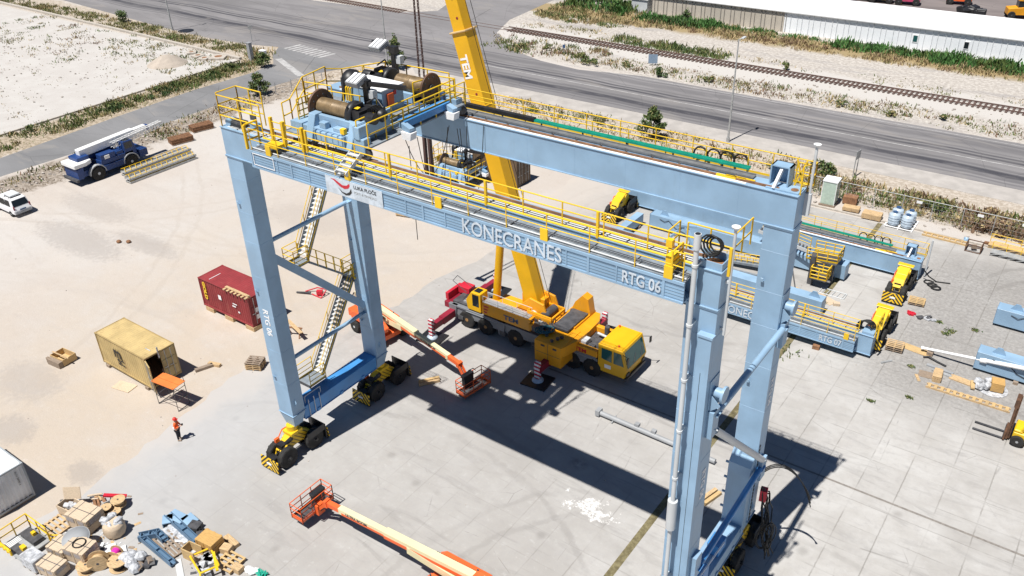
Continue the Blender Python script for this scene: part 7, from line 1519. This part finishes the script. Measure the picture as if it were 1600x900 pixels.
for hnd, sy in ((9, 1), (13, -1)):
    base = Vector(J[hnd][0])
    for f_ in range(4): n0 = len(J); J.append((tuple(base+Vector((.05, .018*(f_-1.5), .01))), .009)); J.append((tuple(base+Vector((.085-.006*abs(f_-1.3), .018*(f_-1.5), .03))), .008)); Ed += [(hnd, n0), (n0, n0+1)]
    n0 = len(J); J.append((tuple(base+Vector((.03, -.035*sy, .02))), .01)); J.append((tuple(base+Vector((.06, -.045*sy, .04))), .009)); Ed += [(hnd, n0), (n0, n0+1)]
skin('body', J, Ed, M['skin'], pr)
skin('jacket', [((0, 0, .92), (.18, .14)), ((0, 0, 1.2), (.17, .13)), ((0, 0, 1.43), (.19, .12)), ((0, .21, 1.44), .08), ((.06, .28, 1.18), .064), ((.24, .18, 1.14), .05), ((0, -.21, 1.44), .08), ((.04, -.28, 1.18), .064), ((.24, -.12, 1.19), .05), ((.01, 0, 1.5), .08)], [(0, 1), (1, 2), (2, 3), (3, 4), (4, 5), (2, 6), (6, 7), (7, 8), (2, 9)], M['hivis'], pr)
skin('trousers', [((0, 0, .93), (.16, .12)), ((0, .1, .84), .115), ((.03, .11, .48), .082), ((0, .12, .12), .065), ((0, -.1, .84), .115), ((0, -.11, .48), .082), ((-.02, -.12, .12), .065)], [(0, 1), (1, 2), (2, 3), (0, 4), (4, 5), (5, 6)], M['navy'], pr)
b = MB(); b.lathe([(.135, 0), (.135, .05), (.11, .11), (.05, .145), (.01, .15)], (.035, 0, 1.71), (.08, 0, 1), 16, 0); b.prism([(-.10, 0), (.10, 0), (.07, .08), (-.07, .08)], (.15, 0, 1.71), (0, 1, 0), (1, 0, 0), (0, 0, .015), 0); b.build('helmet', paint('helmet_red', (0.62, 0.03, 0.02), .35), pr)
b = MB(); b.box((.125, 0, 1.63), (.03, .03, .045)); b.build('nose', M['skin'], pr)
b = MB(); [b.tube((.118, s*.032, 1.665), (.126, s*.032, 1.665), .011, 8) for s in (-1, 1)]; b.bx(.112, .120, -.025, .025, 1.578, 1.588); b.build('eyes_and_mouth', M['black'], pr)
b = MB(); [b.box((.05, s*.125-.0, .05), (.26, .10, .1)) for s in (-1, 1)]; b.build('boots', M['oldwood'], pr, bevel=.03)
b = MB(); b.bx(-.175, .18, -.16, .16, 1.08, 1.12); b.build('reflective_band', M['letter'], pr)
b = MB(); b.box((0, 0, 0), (.09, .08, .16), 0, 0, ('Y', .5)); o = b.build('phone', M['black'], loc=(-6.7+.40*math.cos(math.radians(35)), -3.3+.40*math.sin(math.radians(35))+.03, 1.27)); tag(o, 'small black phone held by the person in orange', 'phone')

# ------------------------------------------------------------------ vegetation
random.seed(77)
def leaves(b, n, f, size, mats, flat=0.0):
    for i in range(n):
        p = f(); s = size*random.uniform(.6, 1.4); a = Vector((random.gauss(0, 1), random.gauss(0, 1), random.gauss(0, 1)*(1-flat))).normalized(); c = a.cross(Vector((random.gauss(0, 1), random.gauss(0, 1), random.gauss(0, 1)))).normalized()
        p = Vector(p); b.add([p-a*s, p+c*s*.55, p+a*s, p-c*s*.55], [(0, 1, 2, 3)], random.choice(mats))
VEG = [M['leaf1'], M['leaf2'], M['leaf3'], M['dry'], M['brown'], M['reed']]
def grass(name, label_kind, zones):
    """zones: (x0,x1,y0,y1,count,height,mats,clump) - thin blades in uneven clumps, one object"""
    b = MB()
    for (x0, x1, y0, y1, n, h, mats, clump) in zones:
        n = int(n*1.7)
        centres = []
        for i in range(max(3, n//clump)):
            c = [random.uniform(x0, x1), random.uniform(y0, y1), random.uniform(.25, 1.0)**1.5, random.uniform(.25, .7), random.choice(mats)]
            if centres and random.random() < .55: q = random.choice(centres[-6:]); c[0] = min(x1, max(x0, q[0]+random.gauss(0, 1.0))); c[1] = min(y1, max(y0, q[1]+random.gauss(0, .7))); c[4] = q[4]
            centres.append(c)
        for i in range(n):
            c = random.choice(centres); x = c[0]+random.gauss(0, c[3]); y = c[1]+random.gauss(0, c[3]*.8)
            m = random.choice(mats) if random.random() < .25 else c[4]
            hh = max(.08, h*(.25+.75*c[2])*random.uniform(.4, 1.15)); a = random.uniform(0, 2*PI); w = .05+.06*hh; lx, ly = random.gauss(0, .32)*hh, random.gauss(0, .32)*hh
            ca, sa = math.cos(a)*w, math.sin(a)*w
            b.add([(x-ca, y-sa, 0), (x+ca, y+sa, 0), (x+lx+ca*.35, y+ly+sa*.35, hh), (x+lx-ca*.6, y+ly-sa*.6, hh*.8)], [(0, 1, 2, 3)], m)
    return b.build(name, VEG, kind='stuff')
G, D, O, Y_, B_, R_ = 0, 1, 2, 3, 4, 5
grass('verge_weeds', 0, [(-73, -68, 5, 56, 5600, .5, [G, O, O, Y_, Y_, G], 16), (-72.5, -69.0, 26, 55, 2000, .7, [G, D, G, O], 26), (-59, -54.5, 8, 46, 1100, .45, [O, Y_, B_, G], 9), (-150, -76, 57.6, 61.3, 5600, .5, [G, O, O, Y_, O], 16), (-76, -71, 57, 61, 300, .8, [G, O, Y_], 8)])
grass('lot_weeds', 0, [(-100, -75, 46, 56, 900, .4, [O, Y_, G], 8), (-130, -95, 40, 56, 1100, .4, [O, Y_, G, B_], 9), (-120, -76, 15, 46, 650, .25, [O, B_, Y_], 3)])
grass('railway_weeds', 0, [(-47, -25, 81, 88, 1100, .7, [O, Y_, G, B_], 9), (-26, 34, 81, 86, 2000, .5, [O, Y_, G, B_], 8), (-30, -12, 92.8, 96, 1500, .8, [G, D, G, O], 14), (-48, -28, 93, 97, 300, .5, [O, Y_], 8), (-20, 30, 93, 96, 250, .4, [O, Y_, G], 5)])
grass('dry_grass', 0, [(-50, -33, 100, 111, 3600, .8, [Y_, Y_, O, G], 20), (-34, 34, 103.2, 108, 4600, .7, [Y_, Y_, O, B_], 18)])
grass('reeds', 0, [(-33, -20, 106.8, 110, 3000, 1.15, [R_, R_, D, G], 40), (-20, -10, 107.5, 110, 900, .8, [R_, G, Y_], 30), (-9, 6, 107.5, 109.5, 700, .7, [R_, G, Y_], 24), (0, 6, 107, 110, 800, 1.15, [R_, R_, D], 40), (8, 14, 107, 109.6, 900, 1.0, [R_, R_, D, G], 34), (14, 34, 106.2, 109.6, 3400, 1.35, [R_, R_, D, G], 40), (-48, -37, 108, 113, 1100, 1.8, [R_, G, D], 26)])
grass('roadside_weeds', 0, [(-28, 13, 57.5, 63, 1500, .55, [O, Y_, B_, G, Y_], 8), (12, 34, 56, 60.5, 3000, .65, [O, Y_, G, B_], 18), (28.5, 34.5, 55.6, 58.6, 1500, 1.0, [B_, B_, Y_, O], 20), (34, 60, 56, 61, 1500, .7, [O, Y_, B_, G], 18), (-56, -28, 56, 63, 300, .4, [O, Y_, B_], 6), (20, 22.5, 26.5, 28, 40, .5, [G, O], 20)])
b = MB()
for i in range(900):
    z = random.choice(((-58.8, -54.3, 10, 50), (-28, 34, 53.5, 57.5), (-40, 34, 81, 89), (-115, -76, 20, 55)))
    s = random.uniform(.06, .22); b.box((random.uniform(z[0], z[1]), random.uniform(z[2], z[3]), s*.3), (s*1.5, s, s*.9), random.uniform(0, 3), 0, ('X', random.uniform(-.4, .4)))
b.build('scattered_stones', M['rock'], kind='stuff')
b = MB()
for (x, y, r) in ((31.5, 37.2, .5), (31.2, 36.6, .35), (30.4, 38.0, .25), (32.9, 38.3, .3), (30.2, 31.0, .25), (31.0, 27.3, .25), (29.0, 25.5, .2), (22.2, 36.0, .3), (20.7, 29.0, .4)):
    leaves(b, 90, lambda: (x+random.gauss(0, r*.5), y+random.gauss(0, r*.35), random.uniform(.02, .12)), .07, [G, D, O], .5)
b.build('joint_weeds', VEG, kind='stuff')
def shrub(label, x, y, r, h, mats, n=260, name='shrub', group='shrubs'):
    t = thing(name, label, 'shrub', (x, y, 0), random.uniform(0, 6), group)
    lob = [(random.gauss(0, r*.45), random.gauss(0, r*.45), random.uniform(.25, .8)*h, random.uniform(.3, .6)*r) for i in range(6)]
    def f():
        c = random.choice(lob); v = Vector((random.gauss(0, 1), random.gauss(0, 1), random.gauss(0, 1))).normalized()*c[3]*random.uniform(.5, 1.1); return (c[0]+v.x, c[1]+v.y, max(.03, c[2]+v.z*h/r*.5))
    b = MB(); leaves(b, n, f, .10+.05*r, mats); b.build('foliage', VEG, t)
    b = MB(); [b.tube((0, 0, 0), (random.gauss(0, r*.35), random.gauss(0, r*.35), h*.6), .03, 5, 0, .012) for i in range(4)]; b.build('stem', M['bark'], t)
def pine(label, x, y, r, h, n=2600):
    t = thing('pine_tree', label, 'tree', (x, y, 0), random.uniform(0, 6), 'small pines')
    tips = []
    b = MB(); b.tube((0, 0, 0), (random.uniform(-.1, .1), 0, h*.92), .09, 8, 0, .02)
    for i in range(34):
        z = h*random.uniform(.08, .88); k = (1-z/h)**.8; a = random.uniform(0, 2*PI); L = r*k*random.uniform(.6, 1.15)+.1; p = Vector((math.cos(a)*L, math.sin(a)*L, z+L*.45)); b.tube((0, 0, z), p, .025, 5, 0, .008); tips.append((Vector((0, 0, z)), p))
    b.build('trunk', M['bark'], t); b = MB(); tips.append((Vector((0, 0, h*.7)), Vector((0, 0, h))))
    def f():
        q = random.choice(tips); s = random.uniform(.35, 1.05); p = q[0].lerp(q[1], s); return p+Vector((random.gauss(0, .13), random.gauss(0, .13), random.gauss(0, .14)))
    leaves(b, n, f, .13, [G, D, D, G, O]); b.build('crown', VEG, t)
pine('small green pine behind the rear railing of the gantry', -5.6, 60.0, 1.75, 3.9, 3600)
pine('small green pine behind the rope drum, beside the lamp post', -49.6, 65.0, 1.4, 4.9)
pine('small green pine left of the trolley beside the sagging fence', -58.0, 46.8, 1.7, 2.8)
pine('small green pine beside the gate pillar and meter cabinet', -67.4, 55.6, 1.3, 2.1, 1500)
shrub('rounded dark green shrub by the road below the railway board', -15.6, 80.9, .8, 1.3, [G, D, D], 420)
shrub('loose green shrub beside the rails, right of the lamp post', -2.2, 92.6, .7, 1.4, [G, O, G], 260)
shrub('dark shrub in the dry verge below the dark signal post', -27.0, 81.5, .9, 1.2, [D, G, O], 380)
shrub('olive bush in the verge between the two dark signs', -29.5, 83.4, 1.1, 1.0, [O, G, O], 320)
shrub('tall thin young tree in front of the beige warehouse wall', -25.6, 109.6, .8, 3.0, [D, G, D], 420)
shrub('dark green bush mass at the top edge left of the shed', -46.0, 113.5, 2.6, 2.6, [D, D, G], 1500)
shrub('bright green bush at the top edge beside the shed', -40.5, 112.0, 1.8, 2.0, [R_, G, R_], 900)
shrub('olive bush at the roadside right of the gantry end', 14.4, 61.0, 1.3, 1.2, [O, G, D], 460)
shrub('olive bush behind the wire fence near the plastic tanks', 25.6, 58.0, 1.1, 1.2, [D, G, O], 420)
shrub('rust brown dead bush behind the wire fence at the right', 31.0, 57.0, 1.8, 1.1, [B_, B_, Y_], 800)
for x, y, r_, lab in ((-22.5, 60.5, .7, 'low olive shrub behind the rear railing, left of the small pine'), (-13.5, 61.5, .9, 'low green shrub behind the rear railing, close left of the small pine'), (3.8, 60.2, .8, 'low shrub behind the rear railing, right of the lamp post foot'), (9.0, 59.0, .7, 'low olive shrub behind the rear railing by the black cable loops')): shrub(lab, x, y, r_, .8, [O, G, O, Y_], 240)
for x, y, r_, lab in ((-40.5, 82.9, .9, 'broad low bush at the left tip of the railway verge'), (-36.5, 84.8, .7, 'small dry bush left of the dark signal post'), (-22.0, 83.0, .8, 'green bush just left of the blue grey board'), (-9.0, 82.5, .7, 'small olive bush on the railway verge right of the round shrub'), (8.5, 82.0, .8, 'low olive bush on the railway verge right of the lamp post'), (20.0, 83.5, .7, 'low dry bush on the railway verge near the right edge'), (15.0, 81.8, .6, 'tiny dark bush on the railway verge right of centre')): shrub(lab, x, y, r_, .8, [O, G, D, Y_], 240)
shrub('dark shrub on the verge at the far top left', -111.0, 60.5, 1.2, 2.2, [D, G], 420)
for i, (x, y, r) in enumerate(((-71.5, 22, .7), (-70.2, 33, .8), (-71.0, 40.5, .9), (-70.6, 47.5, .9), (-71.3, 52.5, .7))):
    shrub('green weed bush on the side road verge, number %s from the left edge' % ('one', 'two', 'three', 'four', 'five')[i], x, y, r, .8, [G, D, O], 260)
t = thing('sand_heap', 'small grey heap of sand in the sandy lot at the upper left', 'heap', (-81.6, 49.0, 0)); b = MB(); b.lathe([(3.0, 0), (2.3, .45), (1.3, 1.0), (.5, 1.3), (.05, 1.35)], (0, 0, -.02), (0, 0, 1), 22); b.build('heap_body', plain('heap_sand', (0.40, 0.345, 0.29), .95, .1, 0, 1.5), t)
for i, (x, y, s, lab) in enumerate(((-80.6, 53.8, 1.6, 'left concrete slab with a round hole lying in the sandy lot'), (-78.6, 53.5, 1.6, 'middle concrete slab with a round hole lying in the sandy lot'), (-77.2, 55.0, 2.4, 'large concrete slab with a round hole near the gate pillar'), (-83.0, 54.4, 1.4, 'small concrete slab with a round hole left of the others'))):
    t = thing('manhole_slab', lab, 'slab', (x, y, 0), .3*i, 'concrete slabs in the lot'); b = MB(); b.bx(-s/2, s/2, -s/2, s/2, 0, .3); b.build('slab_body', kb, t, bevel=.02); b = MB(); b.lathe([(s*.24, 0), (s*.24, .006)], (0, 0, .3), (0, 0, 1), 18); b.build('hole', M['rust'], t)
t = thing('manhole_cover', 'round black manhole cover at the foot of the top left lamp post', 'manhole cover', (-95.6, 62.6, .012)); b = MB(); b.lathe([(1.3, 0), (1.3, .05), (1.1, .07)], (0, 0, 0), (0, 0, 1), 22); b.build('cover', M['black'], t)
